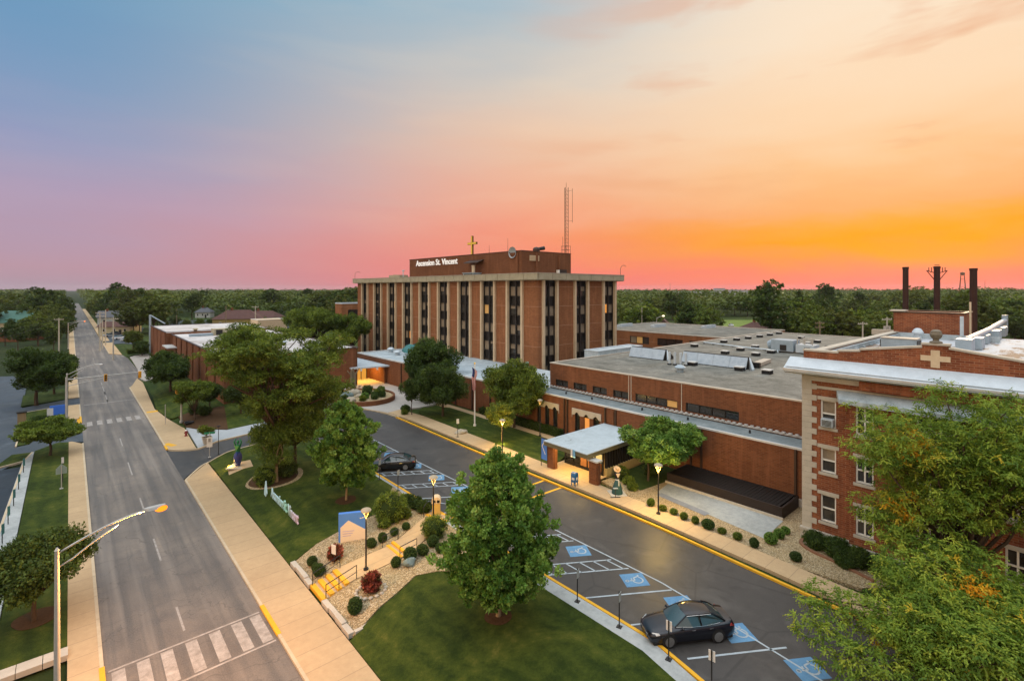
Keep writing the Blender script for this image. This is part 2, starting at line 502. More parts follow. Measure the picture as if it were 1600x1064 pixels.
cam = bpy.data.cameras.new('camera'); co = bpy.data.objects.new('camera', cam); COL.objects.link(co)
co.location = (0, 0, CAM_H); co.rotation_euler = (R(90), 0, -YAW)
cam.sensor_width = 36; cam.lens = 36 * F_PX / 1600; cam.shift_y = -81 / 1600
cam.clip_start = .1; cam.clip_end = 9000
scene.camera = co
scene.view_settings.view_transform = 'Standard'; scene.view_settings.look = 'None'
scene.view_settings.exposure = EXPOSURE; scene.view_settings.gamma = 1
scene.render.engine = 'CYCLES'
scene.cycles.max_bounces = 6; scene.cycles.diffuse_bounces = 3; scene.cycles.glossy_bounces = 3
scene.cycles.transparent_max_bounces = 4; scene.cycles.transmission_bounces = 3
scene.cycles.caustics_reflective = False; scene.cycles.caustics_refractive = False
scene.cycles.use_denoising = True
scene.cycles.sample_clamp_indirect = 6

# ------------------------------------------------------------------ ground materials
def street_mat():
    m, t = newmat('street_asphalt'); v = t.coord()
    n1 = t.noise(v, .12, 5, .6); n2 = t.noise(v, 1.1, 6, .7); n3 = t.noise(v, 14, 2, .5)
    s = t.add('ShaderNodeSeparateXYZ'); t.link(v, s.inputs[0])
    wv = t.math('SINE', t.math('MULTIPLY', t.math('SUBTRACT', s.outputs[0], 1.0), 2 * PI / 1.9))     # wheel tracks
    f = t.math('ADD', t.math('MULTIPLY', n1, .9), t.math('MULTIPLY', n2, .45))
    f = t.math('ADD', f, t.math('MULTIPLY', wv, .05))
    col = t.ramp(t.rng(f, .42, .95), [(0, (.066, .057, .051)), (.33, (.108, .093, .081)), (.66, (.158, .134, .112)), (1, (.23, .19, .15))])
    st = t.noise(t.coord('Object', (1.3, .05, 1)), 1.4, 3, .5)
    col = t.mix(t.rng(st, .46, .64, 0, .75), col, (.075, .07, .066, 1))
    st2 = t.noise(t.coord('Object', (.9, .03, 1)), 1.1, 3, .5)
    col = t.mix(t.rng(st2, .52, .7, 0, .6), col, (.25, .215, .18, 1))
    # cracks: cross joints plus wandering ones
    dv = t.add('ShaderNodeVectorMath', operation='ADD'); t.link(v, dv.inputs[0])
    nz = t.add('ShaderNodeTexNoise'); t.link(v, nz.inputs['Vector']); nz.inputs['Scale'].default_value = .7
    ml = t.add('ShaderNodeVectorMath', operation='SCALE'); t.link(nz.outputs['Color'], ml.inputs[0]); ml.inputs['Scale'].default_value = 1.6
    t.link(ml.outputs[0], dv.inputs[1])
    cr = None
    for sc, wd in (((.16, .3, 1), .012), ((.55, .5, 1), .01)):
        mp = t.add('ShaderNodeMapping'); t.link(dv.outputs[0], mp.inputs[0]); mp.inputs['Scale'].default_value = sc
        vo = t.add('ShaderNodeTexVoronoi', feature='DISTANCE_TO_EDGE'); t.link(mp.outputs[0], vo.inputs['Vector']); vo.inputs['Scale'].default_value = 1
        k = t.rng(vo.outputs['Distance'], wd * .4, wd, 1, 0)
        if cr is None: cr = k
        else: cr = t.math('MAXIMUM', cr, t.math('MULTIPLY', k, t.rng(n1, .5, .6)))
    col = t.mix(t.math('MULTIPLY', cr, .5), col, (.055, .05, .045, 1))
    col = t.mix(t.rng(n3, .3, .7, 0, .22), col, (.3, .28, .25, 1))
    t.out(col, t.rng(n2, .3, .7, .62, .85), .35, normal=t.bump(n3, .25, .01)); return m

def asphalt(name, a, b, rough=(.5, .8), sc=.25):
    m, t = newmat(name); v = t.coord()
    n1 = t.noise(v, sc, 5, .65); n2 = t.noise(v, 2.2, 5, .7); n3 = t.noise(v, 20, 2)
    f = t.math('ADD', t.math('MULTIPLY', n1, .65), t.math('MULTIPLY', n2, .35))
    col = t.mix(t.rng(f, .36, .64), c4(a), c4(b))
    col = t.mix(t.rng(n3, .35, .75, 0, .2), col, tuple(min(1, x * 2) for x in b) + (1,))
    col = t.mix(t.rng(t.noise(v, .8, 3, .5, .5), .6, .74, 0, .45), col, tuple(x * .45 for x in a) + (1,))
    col = t.mix(t.rng(t.noise(v, .33, 4, .6, 1.0), .54, .7, 0, .5), col, tuple(min(1, x * 1.8) for x in b) + (1,))
    vo = t.add('ShaderNodeTexVoronoi', feature='DISTANCE_TO_EDGE'); t.link(v, vo.inputs['Vector']); vo.inputs['Scale'].default_value = .13
    col = t.mix(t.math('MULTIPLY', t.rng(vo.outputs[0], .004, .009, 1, 0), .35), col, tuple(x * .5 for x in a) + (1,))
    t.out(col, t.rng(n1, .3, .7, *rough), .35, normal=t.bump(n3, .25, .01)); return m

def concrete(name, a, b, jx=None, jy=1.6, dark=.45, x0=0):
    m, t = newmat(name); v = t.coord()
    n1 = t.noise(v, .35, 5, .6); n2 = t.noise(v, 3, 5, .7); n3 = t.noise(v, 25, 2)
    f = t.math('ADD', t.math('MULTIPLY', n1, .5), t.math('MULTIPLY', n2, .5))
    col = t.mix(t.rng(f, .35, .65), c4(a), c4(b))
    s = t.add('ShaderNodeSeparateXYZ'); t.link(v, s.inputs[0])
    def cell(o, p): return t.math('FLOOR', t.math('DIVIDE', o, p))
    wn = t.add('ShaderNodeTexWhiteNoise', noise_dimensions='2D')
    cb = t.add('ShaderNodeCombineXYZ'); t.link(cell(s.outputs[1], jy), cb.inputs[1])
    if jx: t.link(cell(t.math('ADD', s.outputs[0], x0), jx), cb.inputs[0])
    t.link(cb.outputs[0], wn.inputs['Vector'])
    col = t.mix(t.rng(wn.outputs[0], 0, 1, 0, .2), col, tuple(x * .72 for x in a) + (1,))
    k = t.math('LESS_THAN', t.math('ABSOLUTE', t.math('SUBTRACT', t.math('PINGPONG', s.outputs[1], jy / 2), 0)), .022)
    if jx:
        k2 = t.math('LESS_THAN', t.math('PINGPONG', t.math('ADD', s.outputs[0], x0), jx / 2), .02)
        k = t.math('MAXIMUM', k, k2)
    col = t.mix(t.math('MULTIPLY', k, dark), col, (.16, .12, .08, 1))
    t.out(col, .85, .25, normal=t.bump(n3, .15, .01)); return m

def grass(name, stops, sc=.28):
    m, t = newmat(name); v = t.coord()
    n1 = t.noise(v, sc, 6, .72, .8); n2 = t.noise(v, 2.4, 5, .75); n3 = t.noise(v, 22, 3, .8)
    f = t.math('ADD', t.math('MULTIPLY', n1, .6), t.math('ADD', t.math('MULTIPLY', n2, .3), t.math('MULTIPLY', n3, .3)))
    s_ = t.add('ShaderNodeSeparateXYZ'); t.link(v, s_.inputs[0])
    mow = t.math('SINE', t.math('ADD', t.math('MULTIPLY', s_.outputs[0], 5.2), t.math('MULTIPLY', n1, 3)))
    f = t.math('ADD', f, t.math('MULTIPLY', mow, .022))
    t.out(t.ramp(t.rng(f, .42, .82), stops), .9, .15, normal=t.bump(n3, .9, .06)); return m

def gravel(name, stops, sc=7):
    m, t = newmat(name); v = t.coord()
    vo = t.add('ShaderNodeTexVoronoi'); t.link(v, vo.inputs['Vector']); vo.inputs['Scale'].default_value = sc
    s = t.add('ShaderNodeSeparateColor'); t.link(vo.outputs['Color'], s.inputs[0])
    n = t.noise(v, .5, 4)
    col = t.ramp(s.outputs[0], stops)
    col = t.mix(t.rng(vo.outputs['Distance'], .42, .75, 0, .75), col, (.13, .1, .06, 1))
    col = t.mix(t.rng(n, .4, .65, 0, .25), col, (.3, .24, .13, 1))
    t.out(col, .85, .3, normal=t.bump(vo.outputs['Distance'], .8, -.05)); return m

street_mat()
asphalt('drive_asphalt', (.034, .032, .031), (.054, .050, .046), (.42, .62))
asphalt('lot_asphalt', (.030, .040, .050), (.055, .068, .080))
asphalt('dark_lot_asphalt', (.008, .014, .022), (.018, .027, .036))
concrete('walk_concrete', (.49, .355, .205), (.395, .28, .16), None, 1.55)
concrete('plaza_concrete', (.40, .37, .335), (.31, .29, .265), 2.4, 2.4)
concrete('patio_concrete', (.42, .445, .44), (.24, .26, .255), None, 40)
concrete('kerb_concrete', (.55, .45, .31), (.42, .34, .23), None, 3)
grass('lawn_grass', [(0, (.010, .022, .003)), (.33, (.026, .045, .005)), (.6, (.056, .076, .009)), (.82, (.105, .108, .018)), (1, (.18, .15, .04))])
grass('rough_grass', [(0, (.012, .026, .005)), (.4, (.03, .052, .008)), (.75, (.06, .08, .014)), (1, (.12, .11, .03))], .12)
grass('far_ground', [(0, (.008, .016, .004)), (.5, (.02, .034, .007)), (1, (.05, .058, .014))], .03)
gravel('bed_gravel', [(0, (.20, .14, .065)), (.3, (.33, .24, .12)), (.65, (.45, .34, .19)), (1, (.58, .48, .32))], 13)
simple('mulch', (.05, .028, .014), (.09, .05, .025), 6, .95, .1, bump=.6)
simple('yellow_paint', (.74, .40, .02), (.58, .30, .02), 1.2, .7)
simple('white_paint', (.66, .64, .62), (.42, .40, .38), 2.2, .75)
simple('line_paint', (.44, .50, .54), (.28, .33, .36), 1.6, .8)
simple('blue_paint', (.13, .29, .46), (.08, .19, .33), 1.4, .8)

# ------------------------------------------------------------------ ground
def plain(name, pts, z, mat):
    mb = MB(); mb.poly([(x, y, z) for x, y in pts]); return struct(mb.build(name, mat))

g0 = MB()
g0.poly([(-3500, -400, -.16), (5000, -400, -.16), (5000, 6000, -.16), (-3500, 6000, -.16)])
struct(g0.build('ground', MATS['far_ground']))
drape('terrace', [(11.6, -80), (700, -80), (700, 520), (11.6, 520)], -.14, MATS['rough_grass'])

K = .13            # kerb height
plain('street', [(1.33, -40), (8.95, -40), (8.95, 900), (1.33, 900)], 0, MATS['street_asphalt'])
# side road and driveways meeting the street
plain('side_road', [(8.9, 127), (9.5, 128), (11.4, 139), (12.5, 153), (12.9, 175), (11.9, 190), (8.9, 196)], .003, MATS['street_asphalt'])

# entrance drive + parking drive (one sheet)
ent = curve([(8.9, 74.2), (9.9, 73.2), (11.3, 72.35), (14, 72.1), (20, 72.4), (26, 74.3), (31, 75.4), (34.6, 73.8), (35.8, 68.5), (36.0, 64)], 5) + \
      [(35.2, 25), (34.4, 13.6), (33.6, 6), (31.5, -6), (30, -30), (20.5, -30), (20.6, 0), (21.6, 6.5), (22.9, 11.9), (23.6, 15)] + \
      [(23.6, 47)] + curve([(23.5, 52), (23.2, 62), (22.2, 66), (20, 67.2), (16, 67.1), (13.2, 66.7), (11.3, 65.6), (10.1, 64), (8.9, 62)], 5)
drape('entrance_drive', ent, .006, MATS['drive_asphalt'])

# raised areas: pavements, lawns, beds
def slab(name, pts, mat, top=K): return drape(name, pts, top, mat, skirt=top + .12)

# right-hand pavement, in two lengths either side of the entrance
slab('sidewalk', [(9.1, -30), (11.8, -30), (11.8, 66)] + curve([(11.8, 66), (11.6, 65.5), (10.4, 63.6), (9.1, 61.4)], 4)[1:], MATS['walk_concrete'])
slab('sidewalk', [(9.1, 74.8)] + curve([(9.1, 74.8), (10.1, 73.6), (11.8, 72.7)], 4)[1:] + [(12.2, 84), (11.2, 92), (10.5, 101), (10.9, 112), (11.6, 131), (11.2, 138), (9.6, 128.5), (9.1, 126.5)], MATS['walk_concrete'])
slab('sidewalk', [(9.1, 196), (11.8, 191), (11.8, 236), (9.1, 236)], MATS['walk_concrete'])
slab('sidewalk', [(9.1, 244), (11.4, 244), (11.4, 640), (9.1, 640)], MATS['walk_concrete'])
slab('driveway_apron', [(11.5, 139), (12.2, 133), (15.4, 133), (17.2, 150), (17.2, 180), (12.9, 180), (12.9, 175), (12.5, 153)], MATS['plaza_concrete'], .1)
# left-hand pavement
slab('sidewalk', [(-.1, -30), (1.18, -30), (1.18, 84.6), (.2, 86.6), (-.1, 86.6)], MATS['walk_concrete'])
slab('sidewalk', [(-.2, 101.2), (1.0, 101.2), (1.18, 103), (1.18, 113.5), (-.2, 113.5)], MATS['walk_concrete'])
slab('sidewalk', [(-.2, 121), (1.18, 121), (1.18, 640), (-.2, 640)], MATS['walk_concrete'])
# left lawns and lots
slab('lawn', [(-.1, 36.9), (-.1, 86.6), (-1.2, 87.2), (-3.2, 84.6), (-3.1, 36.9)], MATS['lawn_grass'], .12)
slab('lawn', [(-.2, 101.2), (-.2, 113.5), (-1.4, 113.5), (-5.4, 111.8), (-5.2, 88.8), (-3.9, 89.2), (-2.6, 98.5)], MATS['lawn_grass'], .12)
slab('lawn', [(-.2, 121), (-.2, 134), (-6.5, 130), (-6.2, 118.2)], MATS['rough_grass'], .12)
slab('lot_walk', [(-3.16, 38.5), (-3.26, 84.2), (-4.0, 84), (-4.4, 60), (-4.6, 38.5)], MATS['patio_concrete'], .12)
plain('dark_parking_lot', [(-4.4, 30), (-4.0, 78.6), (-60, 78.6), (-60, 30)], -.01, MATS['dark_lot_asphalt'])
plain('parking_lot', [(1.4, 86), (1.4, 101.6), (1.4, 113), (1.4, 122), (-6, 117.2), (-7, 160), (-70, 190), (-70, 78.6), (-5.6, 78.6), (-4, 82), (-3, 85), (-1, 87.4)], -.016, MATS['lot_asphalt'])
slab('traffic_island', [(-4.05, 80.7), (-3.5, 84.1), (-5.2, 84.4), (-6.4, 79.2)], MATS['lawn_grass'], .14)
slab('traffic_island', [(-7.2, 92.3), (-7.4, 94.3), (-20, 98), (-20, 95)], MATS['lawn_grass'], .14)

# campus lawns
slab('lawn', curve([(11.95, 65.7), (13.2, 66.3), (16, 66.7), (20, 66.8), (22, 65.6), (22.9, 62), (23.1, 56)], 4) + [(23.1, 43.3), (20.0, 39.3), (16.5, 38.9), (14, 38.2), (11.85, 37.6)], MATS['lawn_grass'])
slab('lawn', [(12.15, 27.3), (13.7, 27.8), (15.46, 28.4), (17.3, 29.15), (18.6, 28.5), (20.4, 26.6), (22.4, 24.6), (22.4, 15), (21.3, 10), (20.3, 5), (19.6, -30), (11.85, -30), (11.85, 27.2)], MATS['lawn_grass'])
slab('kerb_walk', [(23.1, 56), (23.1, 43.3), (22.4, 24.6), (22.4, 15), (21.3, 10), (20.3, 5), (19.6, -30), (20.4, -30), (21.3, 6), (22.6, 11.9), (23.35, 15), (23.35, 47), (23.28, 56)][::-1], MATS['patio_concrete'], .125)
slab('gravel_bed', [(12.05, 37.55), (14, 38.15), (16.5, 38.85), (20, 39.25), (23.05, 43.2), (23.2, 36.3), (18, 34.0), (13.8, 33.95), (12.3, 33.82), (12.05, 34.2)], MATS['bed_gravel'], .12)
slab('gravel_bed', [(12.3, 31.68), (13.9, 31.7), (18, 31.7), (23.2, 33.8), (23.2, 29), (22.5, 24.7), (20.4, 26.7), (18.6, 28.6), (17.3, 29.25), (15.46, 28.5), (12.15, 27.4)], MATS['bed_gravel'], .12)
# right of the drive
slab('sidewalk', [(35.2, 13.6), (35.95, 25), (36.3, 45), (36.75, 64), (36.4, 69.5), (38.6, 70), (39.3, 64.3), (38.8, 45), (38.0, 25.5), (37.0, 13), (36.2, 3), (34.4, -30), (31.2, -30), (34.2, 3)], MATS['walk_concrete'])
slab('lawn', [(39.3, 64.3), (38.8, 45), (38.5, 37.6), (40.4, 37.6), (45.0, 39.5), (45.2, 66), (42, 69), (40.2, 67)], MATS['lawn_grass'])
slab('footpath', [(45.0, 39.0), (46.3, 39.0), (46.3, 70), (45.2, 70)], MATS['walk_concrete'], .128)
slab('gravel_bed', [(38.1, 26.5), (39.1, 30.9), (44, 30.6), (47.5, 27), (47.5, 15), (41.9, 13.6), (41.9, 5), (37.4, 9), (36.95, 12.6), (37.95, 24)], MATS['bed_gravel'], .115)
slab('mulch_bed', [(40.0, 27.0), (40.6, 30.9), (47.5, 30.9), (47.5, 26.2)], MATS['rough_grass'], .125)
slab('lawn', [(36.35, 3), (37.3, 8.9), (41.9, 4.9), (41.9, -30), (34.6, -30)], MATS['rough_grass'], .12)
slab('patio', [(40.75, 25.7), (39.3, 15.6), (43.4, 15.75), (43.55, 26.2)], MATS['patio_concrete'], .14)
patio2 = MB(); strip(patio2, [(40.55, 25.4), (39.9, 20.4)], .75, .144, 0)
struct(patio2.build('patio_step', simple('grey_slate', (.22, .24, .28), (.16, .18, .21), 2)))
slab('entrance_plaza', [(36.4, 69.6), (38.6, 70.1), (42, 69.2), (47.4, 70), (47.4, 105), (38, 105), (30, 96), (24, 86), (26, 76.6), (31, 76.2), (34.9, 74.4)], MATS['plaza_concrete'], .1)
slab('corner_plaza', curve([(12.0, 72.6), (14, 72.4), (20, 72.7), (25.5, 74.5)], 4) + [(25.6, 76.6), (22, 76.4), (16, 76.6), (13.5, 80), (12.4, 84)], simple('blue_concrete', (.36, .385, .40), (.28, .31, .33), .8), .124)
slab('mulch_bed', [(12.5, 84), (13.6, 80.2), (16.1, 77), (20, 77), (19, 92), (12.6, 92)], MATS['mulch'], .11)
slab('lawn', [(11.4, 92), (19, 92), (18.9, 133), (15, 133), (11.4, 112), (10.7, 101)], MATS['lawn_grass'], .12)
slab('lawn', [(16.2, 76.8), (25.5, 77), (24, 86), (30, 96), (19, 92.9)], MATS['lawn_grass'], .115)

# kerbs
kb = MB(); ky = MB()
for pts in ([(9.02, -30), (9.02, 61.4)], curve([(9.02, 61.4), (10.3, 63.8), (11.5, 65.6), (13.2, 66.5), (16, 66.9), (20, 67.0), (22.1, 65.8), (23.1, 62), (23.35, 52)], 5),
            [(9.02, 126.5), (9.02, 74.9)], curve([(9.02, 74.9), (10, 73.5), (11.5, 72.6), (14, 72.3), (20, 72.6), (25.8, 74.5)], 5),
            [(9.02, 236), (9.02, 196)], [(1.26, -30), (1.26, 84.8)], [(1.26, 102.6), (1.26, 113.6)], [(1.26, 121), (1.26, 640)],
            [(-3.95, 80.6), (-6.5, 79.1)], [(-3.95, 80.6), (-3.4, 84.2)], [(-5.3, 111.9), (-5.1, 88.7)], [(-5.3, 111.9), (-1.4, 113.6), (1.1, 113.6)],
            [(-7.1, 92.2), (-20, 94.9)], [(-7.1, 92.2), (-7.3, 94.4), (-20, 98.1)], [(-4.5, 38), (-4.3, 60), (-3.95, 79)],
            [(26, 76.5), (31, 75.8), (34.8, 74.0), (36.1, 69.5), (36.35, 66)]):
    strip(kb, pts, .17, -.1, .24)
struct(kb.build('kerb', MATS['kerb_concrete']))
for pts in (curve([(35.9, 66), (35.95, 64.2), (35.35, 45), (35.1, 25), (34.35, 13.6), (33.5, 5), (31, -8)], 8), [(23.47, 47), (23.47, 15)], curve([(23.47, 15), (22.8, 11.9), (21.5, 6.5), (20.5, 0)], 4),
            curve([(23.47, 47), (23.4, 52), (23.2, 57)], 4)):
    strip(ky, pts, .2, -.1, .25)
for pts in ([(9.03, 33.9), (9.03, 30.4)], [(1.25, 33.9), (1.25, 29)], [(9.03, 76.5), (9.03, 74.6)], [(1.25, 98), (1.25, 102.6)]):
    strip(ky, pts, .24, .02, .13)
struct(ky.build('painted_kerb', MATS['yellow_paint']))
dw = MB()
strip(dw, [(9.25, 99), (10.7, 98.9)], 1.1, K + .004, 0); strip(dw, [(9.2, 77.4), (9.9, 75.6)], .7, K + .004, 0)
strip(dw, [(1.0, 98.0), (1.0, 101.5)], .4, .02, 0)
struct(dw.build('tactile_paving', MATS['yellow_paint']))

# painted markings: street
rm = MB()
for a, b in ((125, 121), (104 + 12, 112.9), (84.8, 80.4), (72.4, 67.2), (59.3, 56.1), (48.9, 44.6), (37.5, 34.6), (138, 134), (150, 146), (162, 158), (175, 171), (188, 184)):
    strip(rm, [(5.02, a), (5.02, b)], .12, .004)
strip(rm, [(5.02, 132), (5.02, 112.8)], .11, .004)
strip(rm, [(1.8, 112.85), (8.7, 112.85)], .35, .005)
strip(rm, [(1.8, 147), (5, 147)], .35, .005)
for x in (2.2, 3.35, 4.5, 5.65, 6.8, 7.9):
    strip(rm, [(x, 98.2), (x, 95.2)], .62, .005)
for x in (1.9, 2.95, 4.0, 5.15, 6.3, 7.45, 8.45):
    strip(rm, [(x, 33.3), (x, 30.4)], .56, .005)
strip(rm, [(1.5, 33.5), (8.78, 33.5)], .14, .0062); strip(rm, [(1.5, 30.2), (8.8, 30.2)], .14, .0062)
struct(rm.build('road_marking', simple('worn_white_paint', (.42, .39, .36), (.19, .17, .15), 2.2, .85, bump=.1)))

# painted markings: parking bays.  bays lean back along direction dv from the kerb
lm = MB(); bl = MB(); wm = MB()
ex, ey = 28.62 - 23.7, 16.78 - 20.0
ln_ = math.hypot(ex, ey); dxy = (ex / ln_, ey / ln_); ndir = (-dxy[1], dxy[0])
def bay(y0, t0, t1, off=0.0): return [(23.62 + dxy[0] * q, y0 + dxy[1] * q) for q in (t0, t1)]
LINE = .012
strip(lm, curve([(28.62, 60.5), (28.6, 45), (28.66, 21), (28.5, 16.6), (27.64, 10.5), (26.8, 5)], 6), .11, LINE)
def plainline(y): strip(lm, bay(y, .15, 5.75), .12, LINE)
def hatch(ya, yb):
    strip(lm, bay(ya, .15, 5.75), .11, LINE); strip(lm, bay(yb, .15, 5.75), .11, LINE)
    for q in np.linspace(.5, 5.4, 6):
        a, b = bay(ya, q, q)[0], bay(yb, q, q)[0]
        strip(lm, [(a[0], a[1]), (b[0], b[1])], .1, LINE)
def emblem(y):
    """blue square with the wheelchair symbol at the outer end of a bay"""
    c = bay(y, 4.75, 4.75)[0]; U = (ndir[0], ndir[1]); V = (-dxy[0], -dxy[1])
    def P(a, b, z): return (c[0] + U[0] * a + V[0] * b, c[1] + U[1] * a + V[1] * b, 1.0 + z)
    bl.poly([P(-.72, -.78, .011), P(-.72, .78, .011), P(.72, .78, .011), P(.72, -.78, .011)])
    def ln(pts, wdt):
        for a, b in zip(pts, pts[1:]):
            dx, dy = b[0] - a[0], b[1] - a[1]; l = math.hypot(dx, dy); nx, ny = -dy / l * wdt / 2, dx / l * wdt / 2
            q = [P(a[0] + nx, a[1] + ny, .015), P(a[0] - nx, a[1] - ny, .015), P(b[0] - nx, b[1] - ny, .015), P(b[0] + nx, b[1] + ny, .015)]
            n = (Vector(q[1]) - Vector(q[0])).cross(Vector(q[2]) - Vector(q[0]))
            wm.poly(q if n.z > 0 else q[::-1])
    ln([(.34 * math.cos(a) - .05, .34 * math.sin(a) - .2) for a in np.linspace(R(100), R(330), 12)], .1)
    ln([(-.06, .32), (-.06, -.02), (.22, -.02), (.36, -.42), (.5, -.38)], .1)
    ln([(-.06, .18), (.2, .14)], .08)
    ln([(-.06 + .09 * math.cos(a), .5 + .09 * math.sin(a)) for a in np.linspace(0, 2 * PI, 9)], .1)
for y0 in (10.0, 13.3, 16.75, 20.05, 39.4, 35.6): plainline(y0)
for a, b in ((24.75, 23.3), (29.55, 28.25), (43.55, 42.5), (47.75, 46.75), (52.9, 51.8)): hatch(a, b)
plainline(56.2)
for y0 in (26.5, 21.7, 18.4, 15.0, 11.5, 31.3, 41.2, 45.2, 49.6, 54.6): emblem(y0)
strip(lm, [(23.9, 38.6), (26.6, 33.9)], .1, LINE); strip(lm, [(25.4, 37.6), (27.9, 33.2)], .1, LINE)
struct(lm.build('parking_marking', MATS['line_paint'])); struct(bl.build('parking_emblem', MATS['blue_paint'])); struct(wm.build('wheelchair_symbol', MATS['line_paint']))
yx = MB()
for a, b in (((28.9, 34.9), (35.25, 34.95)), ((28.9, 32.85), (35.1, 32.6))): strip(yx, [a, b], .28, .012)
struct(yx.build('crossing_line', MATS['yellow_paint']))

# ------------------------------------------------------------------ building materials
brick('tower_brick', (.24, .088, .034), (.315, .122, .048), (.25, .14, .075), .5, .16, .25, (3.6, 1.3), .2)
brick('wing_brick', (.145, .05, .020), (.215, .078, .031), (.185, .098, .054), .45, .15, .3, None, .3)
brick('old_brick', (.17, .044, .018), (.31, .10, .040), (.30, .175, .105), .44, .15, .4, None, .6, .016)
brick('dark_brick', (.15, .055, .022), (.20, .075, .03), (.14, .07, .04), .5, .16, .3, None, .2)
simple('cream_concrete', (.62, .49, .33), (.50, .385, .25), 1.2, .8, .2)
simple('cornice_concrete', (.42, .37, .26), (.30, .265, .18), .9, .85, .2)
simple('limestone', (.50, .455, .38), (.38, .345, .285), 1.5, .85, .2, bump=.15)
simple('black_panel', (.012, .011, .011), (.02, .018, .016), 2, .5, .4)
simple('dark_frame', (.02, .017, .014), None, 2, .5, .4)
simple('white_frame', (.78, .76, .70), (.66, .63, .57), 2, .6)
simple('bronze_metal', (.05, .026, .016), (.035, .019, .012), 2, .5, .4)
simple('coping_metal', (.48, .43, .36), (.36, .32, .26), 1.3, .5, .4)
simple('light_coping', (.56, .56, .54), (.42, .42, .40), 1.3, .5, .4)
simple('white_metal', (.52, .59, .64), (.40, .46, .50), 1.4, .4, .5)
simple('pale_duct', (.34, .42, .48), (.24, .31, .36), 1.4, .45, .5)
simple('black_metal_slat', (.010, .008, .007), (.016, .012, .010), 2, .7, .2)
simple('black_rubber', (.015, .015, .016), None, 3, .8)
simple('gold', (.92, .62, .07), (.8, .5, .05), 3, .45, .5, .15)
simple('warm_plaster', (.62, .34, .13), (.5, .26, .09), 1, .8)
simple('curtain', (.30, .235, .155), (.17, .13, .09), 1.1, .6, .5)
simple('dim_glass', (.05, .047, .042), (.03, .028, .026), .8, .12, .6)
simple('black_glass', (.012, .013, .014), (.02, .02, .02), .8, .07, .8)
simple('lit_curtain', (.62, .38, .14), (.5, .3, .1), 1.1, .6, .3, emit=(1, .5, .14), estr=.12)
glow('lit_window', (1, .38, .08), .8)
def roofmat(name, stops, sc=.22, st=(1, 1, 1), spec=.25, rough=.85):
    m, t = newmat(name); v = t.coord('Object', st)
    n1 = t.noise(v, sc, 6, .7, .6); n2 = t.noise(v, sc * 8, 5, .75); n3 = t.noise(t.coord(), 11, 2, .6)
    f = t.math('ADD', t.math('MULTIPLY', n1, .55), t.math('ADD', t.math('MULTIPLY', n2, .35), t.math('MULTIPLY', n3, .12)))
    t.out(t.ramp(t.rng(f, .36, .68), stops), t.rng(n2, .3, .7, rough - .12, rough + .05), spec, normal=t.bump(n3, .3, .02)); return m
roofmat('grey_roof', [(0, (.055, .058, .046)), (.3, (.115, .115, .098)), (.62, (.185, .18, .155)), (.85, (.26, .25, .215)), (1, (.36, .33, .28))], .3)
roofmat('pale_roof', [(0, (.20, .18, .16)), (.3, (.42, .38, .35)), (.6, (.55, .53, .52)), (1, (.66, .66, .67))], .12)
roofmat('blue_white_roof', [(0, (.20, .23, .25)), (.3, (.31, .37, .40)), (.65, (.42, .48, .51)), (1, (.54, .59, .61))], .3)
roofmat('old_roof', [(0, (.12, .075, .05)), (.34, (.20, .14, .10)), (.44, (.42, .44, .46)), (1, (.58, .62, .66))], .14, (.35, 1, 1))
roofmat('deck_roof', [(0, (.12, .15, .155)), (.5, (.19, .225, .23)), (1, (.29, .32, .32))], .5)
roofmat('canopy_roof', [(0, (.16, .15, .10)), (.16, (.34, .39, .41)), (.5, (.40, .46, .49)), (1, (.48, .53, .56))], .3)

def wall(mb, axis, pos, a0, a1, z0, z1, holes=(), depth=.22, m=0, inward=1):
    """a wall plane with real openings; axis 'x' -> plane X=pos running along Y, 'y' -> plane Y=pos running along X.
    inward: direction (+1/-1) from the face into the building"""
    A = sorted({a0, a1, *[h[0] for h in holes], *[h[1] for h in holes]}); Z = sorted({z0, z1, *[h[2] for h in holes], *[h[3] for h in holes]})
    def P(a, z, d=0): return (pos + d * inward, a, z) if axis == 'x' else (a, pos + d * inward, z)
    flip = (axis == 'x') == (inward > 0)
    def q(p): mb.poly(p[::-1] if flip else p, m)
    for a, b in zip(A, A[1:]):
        for c, d in zip(Z, Z[1:]):
            if any(h[0] <= a and b <= h[1] and h[2] <= c and d <= h[3] for h in holes): continue
            q([P(a, c), P(b, c), P(b, d), P(a, d)])
    for a, b, c, d in [h[:4] for h in holes]:
        q([P(a, c), P(a, c, depth), P(b, c, depth), P(b, c)][::-1]); q([P(a, d), P(b, d), P(b, d, depth), P(a, d, depth)][::-1])
        q([P(a, c), P(a, d), P(a, d, depth), P(a, c, depth)][::-1]); q([P(b, c), P(b, c, depth), P(b, d, depth), P(b, d)][::-1])

def body(mb, x0, x1, y0, y1, z0, z1, fx=(), fy=(), roof=1, depth=.22, wm=0):
    """closed building volume; holes fx on the street face (X=x0), fy on the near face (Y=y0)"""
    wall(mb, 'x', x0, y0, y1, z0, z1, fx, depth, wm, 1); wall(mb, 'y', y0, x0, x1, z0, z1, fy, depth, wm, 1)
    wall(mb, 'x', x1, y0, y1, z0, z1, (), depth, wm, -1); wall(mb, 'y', y1, x0, x1, z0, z1, (), depth, wm, -1)
    mb.poly([(x0, y0, z1), (x1, y0, z1), (x1, y1, z1), (x0, y1, z1)], roof)

